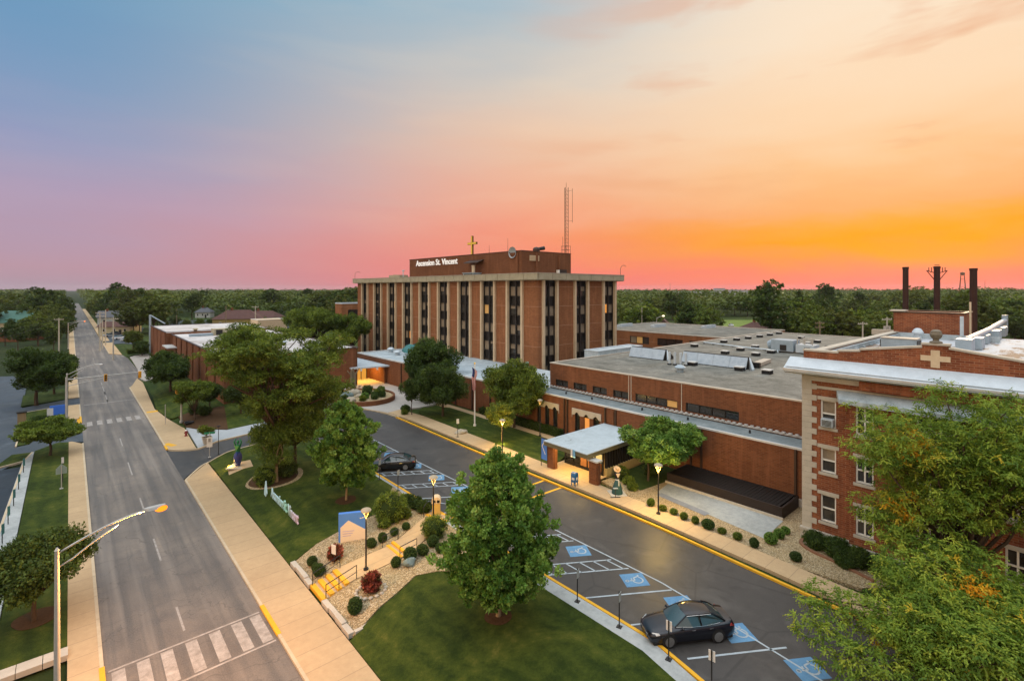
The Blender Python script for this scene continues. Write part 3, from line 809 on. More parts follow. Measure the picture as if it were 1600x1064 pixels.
def coping(parent, x0, x1, y0, y1, z, mat, wdt=.35, h=.14, name='coping', sides='xXyY', out=.06):
    mb = MB(); o = out
    if 'x' in sides: mb.box(x0 - o, x0 + wdt, y0 - o, y1 + o, z, z + h)
    if 'X' in sides: mb.box(x1 - wdt, x1 + o, y0 - o, y1 + o, z, z + h)
    e0 = x0 + wdt if 'x' in sides else x0; e1 = x1 - wdt if 'X' in sides else x1
    if 'y' in sides: mb.box(e0, e1, y0 - o, y0 + wdt, z, z + h)
    if 'Y' in sides: mb.box(e0, e1, y1 - wdt, y1 + o, z, z + h)
    return mb.build(name, mat, parent)

def window(parent, axis, pos, a0, a1, z0, z1, frame, panes, d=.12, fw=.09, cols=1, rows=1, sill=None, name='window', proud=.02):
    """frame + glass set into an opening; panes: one material, or a list used column by column"""
    f = MB()
    def bx(mb, a, b, c, e, d0, d1): 
        if axis == 'x': mb.box(pos + d0, pos + d1, a, b, c, e)
        else: mb.box(a, b, pos + d0, pos + d1, c, e)
    bx(f, a0, a0 + fw, z0, z1, d - .05, d + .07); bx(f, a1 - fw, a1, z0, z1, d - .05, d + .07)
    bx(f, a0 + fw, a1 - fw, z0, z0 + fw, d - .05, d + .07); bx(f, a0 + fw, a1 - fw, z1 - fw, z1, d - .05, d + .07)
    iw = (a1 - a0 - 2 * fw) / cols; ih = (z1 - z0 - 2 * fw) / rows
    for k in range(1, cols): bx(f, a0 + fw + iw * k - fw / 2, a0 + fw + iw * k + fw / 2, z0 + fw, z1 - fw, d - .04, d + .06)
    for k in range(1, rows): bx(f, a0 + fw, a1 - fw, z0 + fw + ih * k - fw / 2, z0 + fw + ih * k + fw / 2, d - .03, d + .05)
    w = f.build(name, frame, parent)
    if not isinstance(panes, (list, tuple)): panes = [panes] * cols
    uniq = list(dict.fromkeys(panes)); g = MB()
    for k in range(cols):
        a = a0 + fw + iw * k
        n = len(g.f); bx(g, a, a + iw, z0 + fw, z1 - fw, d + .075, d + .1)
        for j in range(n, len(g.f)): g.mi[j] = uniq.index(panes[k])
    g.build('pane', [MATS[u] for u in uniq], w)
    if sill:
        s = MB(); bx(s, a0 - .12, a1 + .12, z0 - .2, z0, -.09, .1); s.build('sill', sill, w)
    return w

# ================================================================== hospital tower
TX0, TX1, TY0, TY1 = 62.4, 85.6, 63.6, 137.8
tower = thing('hospital_tower', 'tall brick hospital tower with dark vertical window strips and pale concrete cornice', 'hospital building', (74, 100, 1), abs_=True)
ZT = 21.5
mb = MB(); mb.box(TX0 + .45, TX1 - .45, TY0 + .45, TY1, .9, ZT); mb.build('core', MATS['black_panel'], tower)
lb = [(67.4 + 7.91 * k, 71.55 + 7.91 * k) for k in range(8)] + [(130.9, 134.4)]
rb = [(63.7, 67.25), (72.2, 76.0), (80.85, 84.7)]
edges = [TY0] + [e for b in lb for e in b] + [TY1]
pier = MB(); corner_done = False
for a, b in zip(edges[0::2], edges[1::2]):
    if a == TY0: continue
    pier.box(TX0, TX0 + .5, a, b, .9, ZT)
redges = [67.25, 72.2, 76.0, 80.85, 84.7, TX1]
for a, b in zip(redges[0::2], redges[1::2]): pier.box(a, b, TY0, TY0 + .5, .9, ZT)
pier.prism([(TX0 + .25, TY0), (63.7, TY0), (63.7, TY0 + .5), (TX0 + .5, TY0 + .5), (TX0 + .5, 67.4), (TX0, 67.4), (TX0, TY0 + .25)], .9, ZT)
pier.box(TX1 - .5, TX1, TY0 + .5, TY1, .9, ZT); pier.box(TX0 + .5, TX1 - .5, TY1 - .2, TY1 + .2, .9, ZT)
pier.build('wall', MATS['tower_brick'], tower)
rnd = random.Random(3)
for bi, (axis, (a, b)) in enumerate([('x', q) for q in lb] + [('y', q) for q in rb]):
    pos = TX0 if axis == 'x' else TY0
    bay = MB()
    def bx(mb, a_, b_, z0, z1, d0, d1):
        if axis == 'x': mb.box(pos + d0, pos + d1, a_, b_, z0, z1)
        else: mb.box(a_, b_, pos + d0, pos + d1, z0, z1)
    for e in (a, b): bx(bay, e - .23, e + .23, .9, ZT, -.45, .1)       # paired concrete fins
    fins = bay.build('fin', MATS['cream_concrete'], tower)
    mull = MB(); m0 = (a + b) / 2
    bx(mull, m0 - .12, m0 + .12, .9, ZT, .06, .3); 
    for e in (a + .3, b - .3): bx(mull, e - .05, e + .05, .9, ZT, .1, .32)
    for k in range(6):
        for zz in (20.45 - 3.6 * k, 18.55 - 3.6 * k): bx(mull, a + .35, b - .35, zz - .06, zz + .06, .14, .33)
    sp = mull.build('window_strip', MATS['dark_frame'], tower)
    for k in range(6):
        zt = 20.45 - 3.6 * k
        if zt - 1.9 < 1: continue
        g = MB(); mats = ['curtain', 'dim_glass', 'lit_curtain', 'lit_window']
        for h, (p, q) in enumerate(((a + .36, m0 - .13), (m0 + .13, b - .36))):
            r_ = rnd.random(); mi = 0 if r_ < .78 else 1
            if (bi, k, h) in ((5, 3, 0), (1, 1, 1), (6, 1, 0)): mi = 3 if bi == 5 else 2
            if axis == 'y' and (bi, k, h) == (11, 1, 0): mi = 3
            n = len(g.f); bx(g, p, q, zt - 1.82, zt - .07, .36, .42)
            for j in range(n, len(g.f)): g.mi[j] = mi
            if mi == 1 and rnd.random() < .6 or mi == 0 and rnd.random() < .25:      # blind half drawn
                n = len(g.f); zz = zt - .07 - rnd.uniform(.4, 1.1); bx(g, p + .02, q - .02, zz, zt - .08, .33, .36)
                for j in range(n, len(g.f)): g.mi[j] = 0
        g.build('window', [MATS[x] for x in mats], sp)
# cornice: precast panels with joints
cn = MB()
cn.prism([(TX0 - .95, TY0 - .95), (TX1 + 1, TY0 - .95), (TX1 + 1, TY1 + .8), (TX0 - .95, TY1 + .8)], ZT, ZT + .16)
y = TY0 - 1.1
for k in range(21):
    y1 = TY0 - 1.1 + (TY1 + 2.1 - TY0) / 21 * (k + 1)
    cn.box(TX0 - 1.1, TX0 - .8, y + .05, y1 - .05, ZT + .12, ZT + 1.25); y = y1
x = TX0 - .78
for k in range(7):
    x1 = TX0 - .78 + (TX1 + 1.9 - TX0) / 7 * (k + 1)
    cn.box(x + .05, x1 - .05, TY0 - 1.1, TY0 - .8, ZT + .12, ZT + 1.25); x = x1
cn.box(TX1 + .8, TX1 + 1.1, TY0 - .79, TY1 + 1, ZT + .12, ZT + 1.25)
cn.box(TX0 - .98, TX1 + .8, TY0 - .98, TY1 + .9, ZT + .17, ZT + .75)
cn.build('cornice', MATS['cornice_concrete'], tower)
cc = MB(); cc.box(TX0 - 1.16, TX0 - .74, TY0 - 1.16, TY1 + 1.1, ZT + 1.25, ZT + 1.33); cc.box(TX0 - .74, TX1 + 1.16, TY0 - 1.16, TY0 - .74, ZT + 1.25, ZT + 1.33)
cc.build('coping', MATS['coping_metal'], tower)
ph_ = MB(); ph_.box(67, 81.6, 72.8, 116.3, ZT + .7, 27.5); pen = ph_.build('penthouse', MATS['dark_brick'], tower)
coping(tower, 67, 81.6, 72.8, 116.3, 27.5, MATS['bronze_metal'], .3, .12, 'penthouse_coping')
ph2 = MB(); ph2.box(66.7, 67.0, 73.6, 76.0, ZT + .7, 27.2); ph2.build('chase', MATS['wing_brick'], tower)
for x in (70.8, 77.6):
    ph2 = MB(); ph2.box(x, x + .6, 72.55, 72.8, ZT + .7, 27.2); ph2.build('chase', MATS['wing_brick'], tower)
lv = MB(); lv.box(69.2, 71.8, 72.66, 72.8, 25.6, 26.7)
for k in range(7): lv.box(69.25, 71.75, 72.6, 72.68, 25.68 + k * .145, 25.75 + k * .145)
lv.build('louvre', MATS['cream_concrete'], tower)
hd = MB()
hd.prism([(65.2, 84.8), (67, 84.8), (67, 89.8), (65.2, 89.8)], lambda x, y: 25.5 + (x - 65.2) * .35, lambda x, y: 25.66 + (x - 65.2) * .35)
hd.build('hood', MATS['bronze_metal'], tower)
# rooftop equipment on the tower
t_ = thing('rooftop_air_unit', 'pale air unit under the dark hood on the tower roof', 'air unit', (65.4, 87, 22.3), abs_=True)
mb = MB(); mb.box(64.4, 66.6, 85.4, 88.8, 22.26, 23.3); mb.box(64.2, 66.7, 85.2, 89, 23.3, 23.42); mb.build('casing', MATS['pale_duct'], t_)
mb = MB(); mb.tube([(65.4, 86.4, 23.4), (65.4, 86.4, 24.9)], .38, 12); mb.tube([(65.4, 86.4, 24.9), (65.4, 86.4, 25.02)], .45, 12); mb.build('flue', MATS['cream_concrete'], t_)
mb = MB()
for k in range(6): mb.box(64.34, 64.4, 85.6 + k * .5, 85.95 + k * .5, 22.5, 23.15)
mb.build('grille', MATS['dark_frame'], t_)
t_ = thing('rooftop_air_unit', 'low grey unit with a pipe on the far left end of the tower roof', 'air unit', (66, 120, 22.3), abs_=True)
mb = MB(); mb.box(65, 67.5, 118.0, 123.8, 22.26, 23.6); mb.box(64.9, 67.6, 121, 121.2, 23.6, 23.7); mb.build('casing', MATS['cornice_concrete'], t_)
mb = MB(); mb.tube([(65.6, 117.2, 22.26), (65.6, 117.2, 24.7)], .12, 8); mb.tube([(65.6, 117.6, 24.7), (65.6, 116.6, 24.7)], .14, 8); mb.build('pipe', MATS['white_metal'], t_)
# raised lettering
me = text_mesh('Ascension St. Vincent', 2.15, .06, .035)
me.materials.append(simple('white_letter', (.85, .83, .80), None, 1, .5, emit=(1, .95, .88), estr=.35))
sg = bpy.data.objects.new('roof_sign', me); COL.objects.link(sg)
bw_ = me.vertices and (max(v.co.x for v in me.vertices) - min(v.co.x for v in me.vertices))
sc_ = 18.4 / bw_
sg.matrix_world = Matrix.Translation((66.9, 112.8, 25.75)) @ Matrix(((0, 0, -1, 0), (-1, 0, 0, 0), (0, 1, 0, 0), (0, 0, 0, 1))) @ Matrix.Diagonal((sc_, .92, 1, 1))
tag(sg, 'white raised lettering reading Ascension St. Vincent on the dark penthouse brick', 'sign')
# cross
t_ = thing('cross', 'tall gilded cross standing on top of the penthouse', 'cross', (67.6, 89.7, 27.6), abs_=True)
mb = MB(); mb.box(67.4, 67.8, 89.5, 89.9, 27.6, 31.8); mb.box(67.42, 67.78, 88.05, 89.5, 29.85, 30.35); mb.box(67.42, 67.78, 89.9, 91.3, 29.85, 30.35)
mb.build('core', simple('dark_gold', (.20, .12, .02), None, 2, .4, .5, .3), t_)
mb = MB(); mb.box(67.33, 67.4, 89.52, 89.88, 27.6, 31.7); mb.box(67.35, 67.42, 88.1, 89.5, 29.9, 30.3); mb.box(67.35, 67.42, 89.9, 91.25, 29.9, 30.3); mb.build('face', MATS['gold'], t_)
# dish
t_ = thing('satellite_dish', 'round grey satellite dish on the penthouse corner', 'satellite dish', (67.4, 75.2, 27.6), abs_=True)
rings = []
for k in range(7):
    a = k / 6 * 1.0; rr = 1.15 * math.sin(a) / math.sin(1.0); dd = .42 * (1 - math.cos(a)) / (1 - math.cos(1.0))
    rings.append([(66.9 - dd * .9, 75.2 + rr * math.cos(q) - dd * .3, 27.2 + rr * math.sin(q) + dd * .1) for q in np.linspace(0, 2 * PI, 25)[:-1]])
mb = MB(); mb.loft(rings, caps=False); mb.loft([[(p[0] + .05, p[1], p[2]) for p in r_] for r_ in rings], caps=False)
mb.build('reflector', simple('dish_grey', (.34, .38, .40), None, 1, .5), t_, smooth=True)
mb = MB(); mb.tube([(67.2, 75.2, 27.62), (67.0, 75.2, 27.2)], .12); mb.tube([(66.9, 75.2, 26.2), (65.8, 75.0, 27.1)], .03, 6); mb.tube([(65.8, 75.0, 27.05), (65.75, 75, 27.25)], .09, 8); mb.build('feed_arm', MATS['bronze_metal'], t_)
t_ = thing('roof_cowl', 'dark cowl with side snout on the penthouse roof', 'vent', (72.5, 74, 27.6), abs_=True)
mb = MB(); mb.lathe([(.02, 27.6), (.75, 27.6), (.75, 28.2), (.55, 28.5), (.02, 28.65)], (72.5, 74.2, 0), 14); mb.build('hood', MATS['bronze_metal'], t_)
mb = MB(); mb.tube([(72.7, 74.1, 28.15), (74.2, 73.6, 28.45)], [.34, .42], 10); mb.build('snout', MATS['dark_frame'], t_)
# lattice antenna mast
t_ = thing('antenna_mast', 'tall thin lattice radio mast on the right corner of the penthouse', 'antenna', (81.2, 73.2, 27.6), abs_=True)
mb = MB(); Mx, My, Zb, Zm = 81.0, 73.6, 27.6, 42.0
legs = [(Mx + .46 * math.cos(q), My + .46 * math.sin(q)) for q in (R(90), R(210), R(330))]
for lx, ly in legs: mb.tube([(lx, ly, Zb), (lx, ly, Zm)], .06, 5)
k = Zb
while k < Zm - .8:
    for i in range(3):
        a, b = legs[i], legs[(i + 1) % 3]
        mb.tube([(a[0], a[1], k), (b[0], b[1], k + .8)], .02, 4); mb.tube([(a[0], a[1], k), (b[0], b[1], k)], .022, 4)
    k += .8
mb.tube([(Mx, My, Zm), (Mx, My, Zm + 1.0)], .04, 5)
mb.build('lattice', simple('mast_steel', (.20, .12, .07), None, 2, .5), t_)
mb = MB(); mb.tube([(Mx + .2, My - .3, 41.2), (Mx + 1.1, My - .8, 41.4)], .03, 5); mb.tube([(Mx + .2, My - .3, 34.6), (Mx + 1.1, My - .8, 34.8)], .03, 5)
mb.tube([(Mx + 1.1, My - .8, 34.4), (Mx + 1.1, My - .8, 41.8)], .045, 5); mb.build('side_antenna', MATS['mast_steel'], t_)
mb = MB()
for q in ((80.2, 72.9), (80.2, 74.3), (81.6, 72.9), (81.6, 74.3)): mb.tube([(q[0], q[1], 27.6), (q[0], q[1], 29.3)], .04, 5)
for z in (28.4, 29.2): mb.tube([(80.2, 72.9, z), (81.6, 72.9, z), (81.6, 74.3, z), (80.2, 74.3, z), (80.2, 72.9, z)], .03, 5)
mb.tube([(79.9, 73.6, 27.6), (79.9, 73.6, 31.2)], .04, 5); mb.build('cage', MATS['mast_steel'], t_)
for x, y, z0, z1, lb_ in ((68, 84.2, 27.6, 29.4, 'thin whip aerial on the penthouse between cross and dish'), (67.6, 77.6, 27.6, 30.4, 'thin whip aerial just left of the satellite dish')):
    mb = MB(); mb.tube([(x, y, z0), (x, y, z1)], [.05, .025], 5); o = mb.build('whip_aerial', MATS['mast_steel']); tag(o, lb_, 'aerial')
for x, y, lb_ in ((TX1 + .6, TY0 - .5, 'curved cable davit on the right end of the tower cornice'), (TX0 - .6, TY1 + .5, 'curved cable davit on the far left end of the tower cornice')):
    mb = MB(); mb.tube([(x, y, 22.7), (x, y, 24.2), (x + .3, y - .1, 24.7), (x + .9, y - .3, 24.9), (x + 1.4, y - .4, 24.6)], .05, 6); tag(mb.build('davit', MATS['mast_steel']), lb_, 'davit')
# little things by the penthouse base
t_ = thing('roof_hatch', 'small open dark hatch at the penthouse foot above the cornice', 'hatch', (78.2, 71.6, 22.3), abs_=True)
mb = MB(); mb.box(77.2, 79.2, 71.8, 72.5, 22.26, 24.0); mb.build('door', MATS['dark_frame'], t_)
mb = MB(); mb.box(76.6, 77.1, 71.9, 72.4, 22.26, 23.9); mb.build('jamb', MATS['white_frame'], t_)

# ================================================================== link block along the foot of the tower
link = thing('link_block', 'long low brick link with pale blue roof along the foot of the tower', 'building', (55, 80, 1), abs_=True)
mb = MB(); body(mb, 47.5, TX0 - .03, 49.7, 105, .9, 5.75); mb.build('wall', [MATS['wing_brick'], MATS['blue_white_roof']], link)
coping(link, 47.5, TX0, 49.7, 105, 5.75, MATS['light_coping'], .4, .2, sides='xyY')
for y in (54, 58.5, 63, 67.5, 72, 76.5, 81, 85.5):
    mb = MB(); mb.box(47.35, 47.5, y - .12, y + .12, .9, 5.7); mb.build('downspout', MATS['bronze_metal'], link)
def mushroom(name_lab, x, y, z, s=1.0, group=None, mat='white_metal'):
    t = thing('roof_vent', name_lab, 'roof vent', (x, y, z), group=group)
    m = MB(); m.lathe([(.01, 0), (.5 * s, 0), (.5 * s, .55 * s), (.01, .55 * s)], n=14); m.build('curb', MATS[mat], t)
    m = MB(); m.lathe([(.01, .56 * s), (.8 * s, .56 * s), (.82 * s, .7 * s), (.55 * s, .95 * s), (.3 * s, 1.05 * s), (.01, 1.07 * s)], n=16); m.build('cap', MATS[mat], t, smooth=True, auto=40)
    return t
v0 = mushroom('rounded white fan vent on the pale blue link roof below the tower', 54, 102, 5.76, 1.0, 'fan vents on the link roof')
for x, y in ((52.6, 96.5), (53.2, 91.2), (52.2, 87.0), (55.5, 66.4)): dup(v0, (x, y, 5.76), 0, random.uniform(.9, 1.15))
tq = thing('roof_tarp', 'dark teal sheeting heaped on the link roof at the tower foot', 'tarpaulin', (58, 98, 5.76))
mb = MB(); mb.blob((0, 0, .1), (2.4, 3.4, 1.5), 4, .22, 10, zmin=-.1); mb.blob((-.6, -6.5, .1), (1.8, 2.6, 1.1), 9, .25, 10, zmin=-.1); mb.build('sheet', simple('teal_sheet', (.04, .15, .16), (.06, .20, .2), .9, .6), tq, smooth=True)
tq = thing('roof_duct', 'tangle of pale ducts on the roof beside the grey wing corner', 'duct', (50, 51.5, 5.76), abs_=True)
mb = MB()
mb.tube([(49, 54.5, 6.1), (49.4, 52.5, 6.5), (50.6, 50.6, 6.3)], .3, 8); mb.tube([(50.2, 54, 6.0), (50.8, 52, 6.7), (51.6, 51, 6.3)], .28, 8); mb.box(48.6, 49.8, 51, 52.3, 5.76, 6.5)
mb.build('pipe_run', MATS['pale_duct'], tq)
mb = MB(); mb.tube([(48.6, 51.6, 6.4), (48.6, 51.6, 9.6)], .22, 10); mb.build('flue', simple('verdigris', (.22, .36, .32), None, 2, .6), tq)

# ================================================================== grey-roofed wing with gallery
wing = thing('hospital_wing', 'two storey brick wing with a wide grey gravel roof and strip windows', 'building', (70, 32, 1), abs_=True)
WZ = 9.4
wins = [(46.2, 48.5, 6.42, 7.3), (42.9, 45.2, 6.42, 7.3), (39.6, 41.9, 6.42, 7.3), (36.3, 38.6, 6.42, 7.3), (29.7, 35.3, 6.42, 7.35), (22.8, 28.7, 6.42, 7.38)]
mb = MB(); body(mb, 51.2, 128, 13.9, 49.6, .9, WZ, fx=wins); mb.build('wall', [MATS['wing_brick'], MATS['grey_roof']], wing)
coping(wing, 51.2, 128, 13.9, 49.6, WZ, MATS['coping_metal'], .4, .13)
for i, h in enumerate(wins):
    c = 2 if i < 4 else 4
    p = ['dim_glass'] * c
    if i == 4: p = ['lit_curtain', 'dim_glass', 'dim_glass', 'dim_glass']
    if i == 5: p = ['black_glass', 'dim_glass', 'dim_glass', 'dim_glass']
    window(wing, 'x', 51.2, h[0], h[1], h[2], h[3], MATS['dark_frame'], p, cols=c)
mb = MB(); mb.box(51.02, 51.2, 14, 49.6, 6.06, 6.2)
for k in range(60): mb.box(50.9, 51.14, 14.2 + k * .59, 14.5 + k * .59, 6.2, 6.34)
mb.build('flashing', MATS['light_coping'], wing)
mb = MB()
for y in (35.9, 29.2, 36.25): mb.box(51.17, 51.2, y - .04, y + .04, 6.2, WZ - .02)
mb.build('joint', MATS['limestone'], wing)
gal = thing('gallery', 'single storey brick gallery with blue green flat roof and two arched window groups', 'building', (49, 32, 1), abs_=True)
ar = [(47.75, 48.5), (46.2, 47.0), (44.7, 45.5), (40.9, 41.7), (39.35, 40.2), (37.85, 38.75)]
mb = MB(); body(mb, 47.5, 51.15, 13.9, 49.65, .9, 5.95, fx=[(a, b, 1.9, 4.55) for a, b in ar], depth=.3); mb.build('wall', [MATS['wing_brick'], MATS['deck_roof']], gal)
coping(gal, 47.5, 51.15, 13.9, 49.65, 5.95, MATS['light_coping'], .28, .16, sides='x')
for i, (a, b) in enumerate(ar):
    window(gal, 'x', 47.5, a, b, 1.9, 4.55, MATS['dark_frame'], 'black_glass' if i < 4 else 'black_glass', .14, .07)
dl = MB(); dl.box(47.55, 47.59, 39.42, 40.13, 1.98, 4.1); tag_ = dl.build('lit_blind', simple('orange_blind', (.75, .30, .07), None, 1, .7, emit=(1, .42, .1), estr=.35), gal)
for y0, y1, hs in ((44.4, 48.9, ar[:3]), (37.55, 42.1, ar[3:])):           # stone heads with three arches
    mb = MB(); n = 10
    Z1, Zs = 5.0, 4.18
    ys = [y0]; lo = [Zs]
    for a, b in sorted(hs):
        for q in range(n + 1):
            f = q / n; ys.append(a + (b - a) * f); lo.append(Zs + .02 + math.sin(PI * f) * .36)
    ys.append(y1); lo.append(Zs)
    for i in range(len(ys) - 1):
        if ys[i + 1] - ys[i] < 1e-4: continue
        fr = [(47.38, ys[i], lo[i]), (47.38, ys[i + 1], lo[i + 1]), (47.38, ys[i + 1], Z1), (47.38, ys[i], Z1)]
        bk = [(47.497, p[1], p[2]) for p in fr]
        mb.poly(fr[::-1]); mb.poly([fr[3], fr[2], bk[2], bk[3]][::-1]); mb.poly([fr[0], bk[0], bk[1], fr[1]][::-1])
    mb.box(47.38, 47.497, y0 - .02, y0, Zs - .35, Z1); mb.box(47.38, 47.497, y1, y1 + .02, Zs - .35, Z1)
    mb.build('stone_head', MATS['limestone'], gal)
for y in (43.4, 42.9, 36.9, 35.4, 26.0, 24.9, 16.2):
    mb = MB(); mb.box(47.32, 47.5, y - .09, y + .09, .9, 5.9); mb.build('downspout', MATS['bronze_metal'], gal)
mb = MB(); mb.box(47.3, 47.497, 14, 26.6, .9, 1.75); mb.build('plinth', MATS['limestone'], gal)
for y in (45, 40.6, 33.2, 27.5, 21):
    mb = MB(); mb.tube([(49.5, y, 5.95), (49.5, y, 6.25)], .1, 8); mb.build('roof_drain', MATS['black_rubber'], gal)
mb = MB(); mb.box(47.3, 47.495, 35.6, 36.0, .9, 5.8); mb.build('wall_pier', MATS['dark_brick'], gal)

# sawtooth rooflights
def rooflight(label, y0, y1, x, split=None):
    t = thing('rooflight', label, 'skylight', (x, (y0 + y1) / 2, WZ), group=None, abs_=True)
    m = MB()
    v = [(x + .1, WZ), (x + .75, WZ + 1.55), (x + .95, WZ + 1.6), (x + 3.4, WZ)]
    m.poly([(p[0], y0, p[1]) for p in v]); m.poly([(p[0], y1, p[1]) for p in v][::-1])
    m.poly([(v[1][0], y0, v[1][1]), (v[1][0], y1, v[1][1]), (v[2][0], y1, v[2][1]), (v[2][0], y0, v[2][1])]); m.poly([(v[2][0], y0, v[2][1]), (v[2][0], y1, v[2][1]), (v[3][0], y1, v[3][1]), (v[3][0], y0, v[3][1])])
    m.poly([(v[0][0], y0, v[0][1]), (v[0][0], y1, v[0][1]), (v[1][0], y1, v[1][1]), (v[1][0], y0, v[1][1])])
    m.build('back', MATS['dark_frame'], t)
    g = MB(); n = max(2, int((y1 - y0) / 1.9))
    for k in range(n):
        a = y0 + (y1 - y0) / n * k + .02; b = y0 + (y1 - y0) / n * (k + 1) - .02
        g.prism([(x + .0, a), (x + .04, a), (x + .04, b), (x + .0, b)], WZ + .12, WZ + .13)
        g.poly([(x - .02, b, WZ + .1), (x - .02, a, WZ + .1), (x + .62, a, WZ + 1.5), (x + .62, b, WZ + 1.5)])
        g.poly([(x + .05, a, WZ + .1), (x + .05, b, WZ + .1), (x + .69, b, WZ + 1.5), (x + .69, a, WZ + 1.5)])
    g.build('glazing', [simple('skylight_panel', (.40, .47, .53), (.26, .33, .40), 1.6, .35, .6) if 'skylight_panel' not in MATS else MATS['skylight_panel']], t)
    e = MB(); e.prism([(x - .3, y0 - .9), (x + .9, y0 - .02), (x + .9, y0 - .2), (x + .2, y0 - 1.0)], WZ, lambda a, b: WZ + (.2 if a < x + .5 else 1.5)); e.build('end_flashing', MATS['white_metal'], t)
rooflight('long sawtooth skylight with pale glazing behind the four white pipes', 28.5, 37.7, 66)
rooflight('shorter sawtooth skylight with pale glazing nearest the tower', 40.2, 46.2, 65.3)
p0 = thing('vent_pipe', 'slim white vent pipe in the row of four on the grey roof', 'vent pipe', (62.7, 37.6, WZ), group='white vent pipes on the grey roof')
mb = MB(); mb.tube([(0, 0, 0), (0, 0, 1.75)], .17, 10); mb.build('pipe', MATS['white_metal'], p0); mb = MB(); mb.tube([(0, 0, 0), (0, 0, .16)], .3, 10); mb.build('boot', MATS['black_rubber'], p0)
for x, y in ((62.9, 36.9), (63.2, 36.2), (63.4, 35.5)): dup(p0, (x, y, WZ), 0)
mushroom('squat grey mushroom vent in front of the four white pipes', 58.2, 33.4, WZ, .85, mat='pale_duct')
t_ = thing('air_handler', 'big pale blue air handler with rounded end and crown of pipes on grey roof', 'air handler', (89.5, 31.5, WZ), abs_=True)
mb = MB(); mb.box(88.4, 91.4, 30.6, 34.0, WZ + .25, WZ + 2.05); mb.tube([(89.9, 34.0, WZ + 1.1), (89.9, 34.9, WZ + .9)], [1.05, .75], 12); mb.build('casing', MATS['pale_duct'], t_)
mb = MB(); mb.box(88.7, 91.2, 27.6, 30.3, WZ + .2, WZ + 1.5); mb.build('condenser', MATS['white_metal'], t_)
mb = MB()
for k in range(5): mb.tube([(89.2 + (k % 2) * 1.2, 30.2 - k * .55, WZ + 1.4), (89.2 + (k % 2) * 1.2, 30.2 - k * .55, WZ + 2.5)], .09, 6)
mb.tube([(89.2, 30.2, WZ + 2.3), (90.4, 28.0, WZ + 2.3)], .07, 6); mb.tube([(90.4, 30.0, WZ + 2.5), (89.2, 28.0, WZ + 2.5)], .07, 6); mb.build('pipework', MATS['coping_metal'], t_)
mb = MB(); mb.box(88.33, 88.4, 31.6, 32.6, WZ + .4, WZ + 1.3); mb.box(88.6, 88.7, 28.2, 29.0, WZ + .3, WZ + 1.1); mb.build('grille', MATS['dark_frame'], t_)
# curb vents
cv = thing('curb_vent', 'small dark box vent with pale lid on the grey wing roof', 'roof vent', (0, 0, WZ), group='box vents on the grey wing roof')
mb = MB(); mb.box(-.5, .5, -.5, .5, 0, .45); mb.build('curb', MATS['black_rubber'], cv); mb = MB(); mb.box(-.58, .58, -.58, .58, .45, .56); mb.build('lid', MATS['light_coping'], cv)
first = True
for u, v in ((1133, 553), (1157, 548), (1180, 544), (1205, 552), (1181, 556), (1252, 529.5), (1261, 539), (1277, 535.5), (1082, 571), (1156, 579), (1199, 584), (1085, 542), (1131, 535.5), (1151, 532), (1169, 529.5), (1187, 527), (1203, 524.5), (1217, 522)):
    x, y, z = G(u, v, WZ)
    if first: cv.location = (x, y, WZ); first = False
    else: dup(cv, (x, y, WZ))
t_ = thing('roof_pipe_run', 'pale pipe run bending across the far grey roof', 'pipe', (90, 40, WZ), abs_=True)
a, b, c = G(1100, 537, WZ), G(1172, 546, WZ), G(1215, 550, WZ)
mb = MB(); mb.tube([(a[0], a[1], WZ + .25), (b[0], b[1], WZ + .25), (c[0], c[1], WZ + .25), (c[0] - 1.2, c[1] - .5, WZ + .1)], .14, 8); mb.build('pipe', MATS['white_metal'], t_)
mb = MB()
for f in np.linspace(0, 1, 8): mb.box(a[0] + (c[0] - a[0]) * f - .15, a[0] + (c[0] - a[0]) * f + .15, a[1] + (c[1] - a[1]) * f - .15, a[1] + (c[1] - a[1]) * f + .15, WZ, WZ + .12)
mb.build('sleeper', MATS['black_rubber'], t_)
t_ = thing('roof_walkway', 'low flat duct with boxed end right of the long skylight', 'duct', (64, 27, WZ), abs_=True)
a, b = G(1180, 574, WZ), G(1205, 564, WZ)
mb = MB(); M_ = Matrix.Translation((a[0], a[1], WZ)) @ Matrix.Rotation(math.atan2(b[1] - a[1], b[0] - a[0]), 4, 'Z'); mb.box(0, 6, -.5, .5, .1, .55, M=M_); mb.build('duct', MATS['coping_metal'], t_)
mb = MB(); mb.box(-.6, 0, -.7, .7, 0, .7, M=M_); mb.build('box_end', MATS['black_rubber'], t_)
t_ = thing('roof_stub', 'short pale parapet block at the left corner of the grey roof', 'parapet', (70, 49, WZ), abs_=True)
mb = MB(); mb.box(62, 74, 49.6, 52.4, 5.9, WZ + .7); mb.build('wall', MATS['blue_white_roof'], t_); coping(t_, 62, 74, 49.6, 52.4, WZ + .7, MATS['white_metal'], .3, .1)

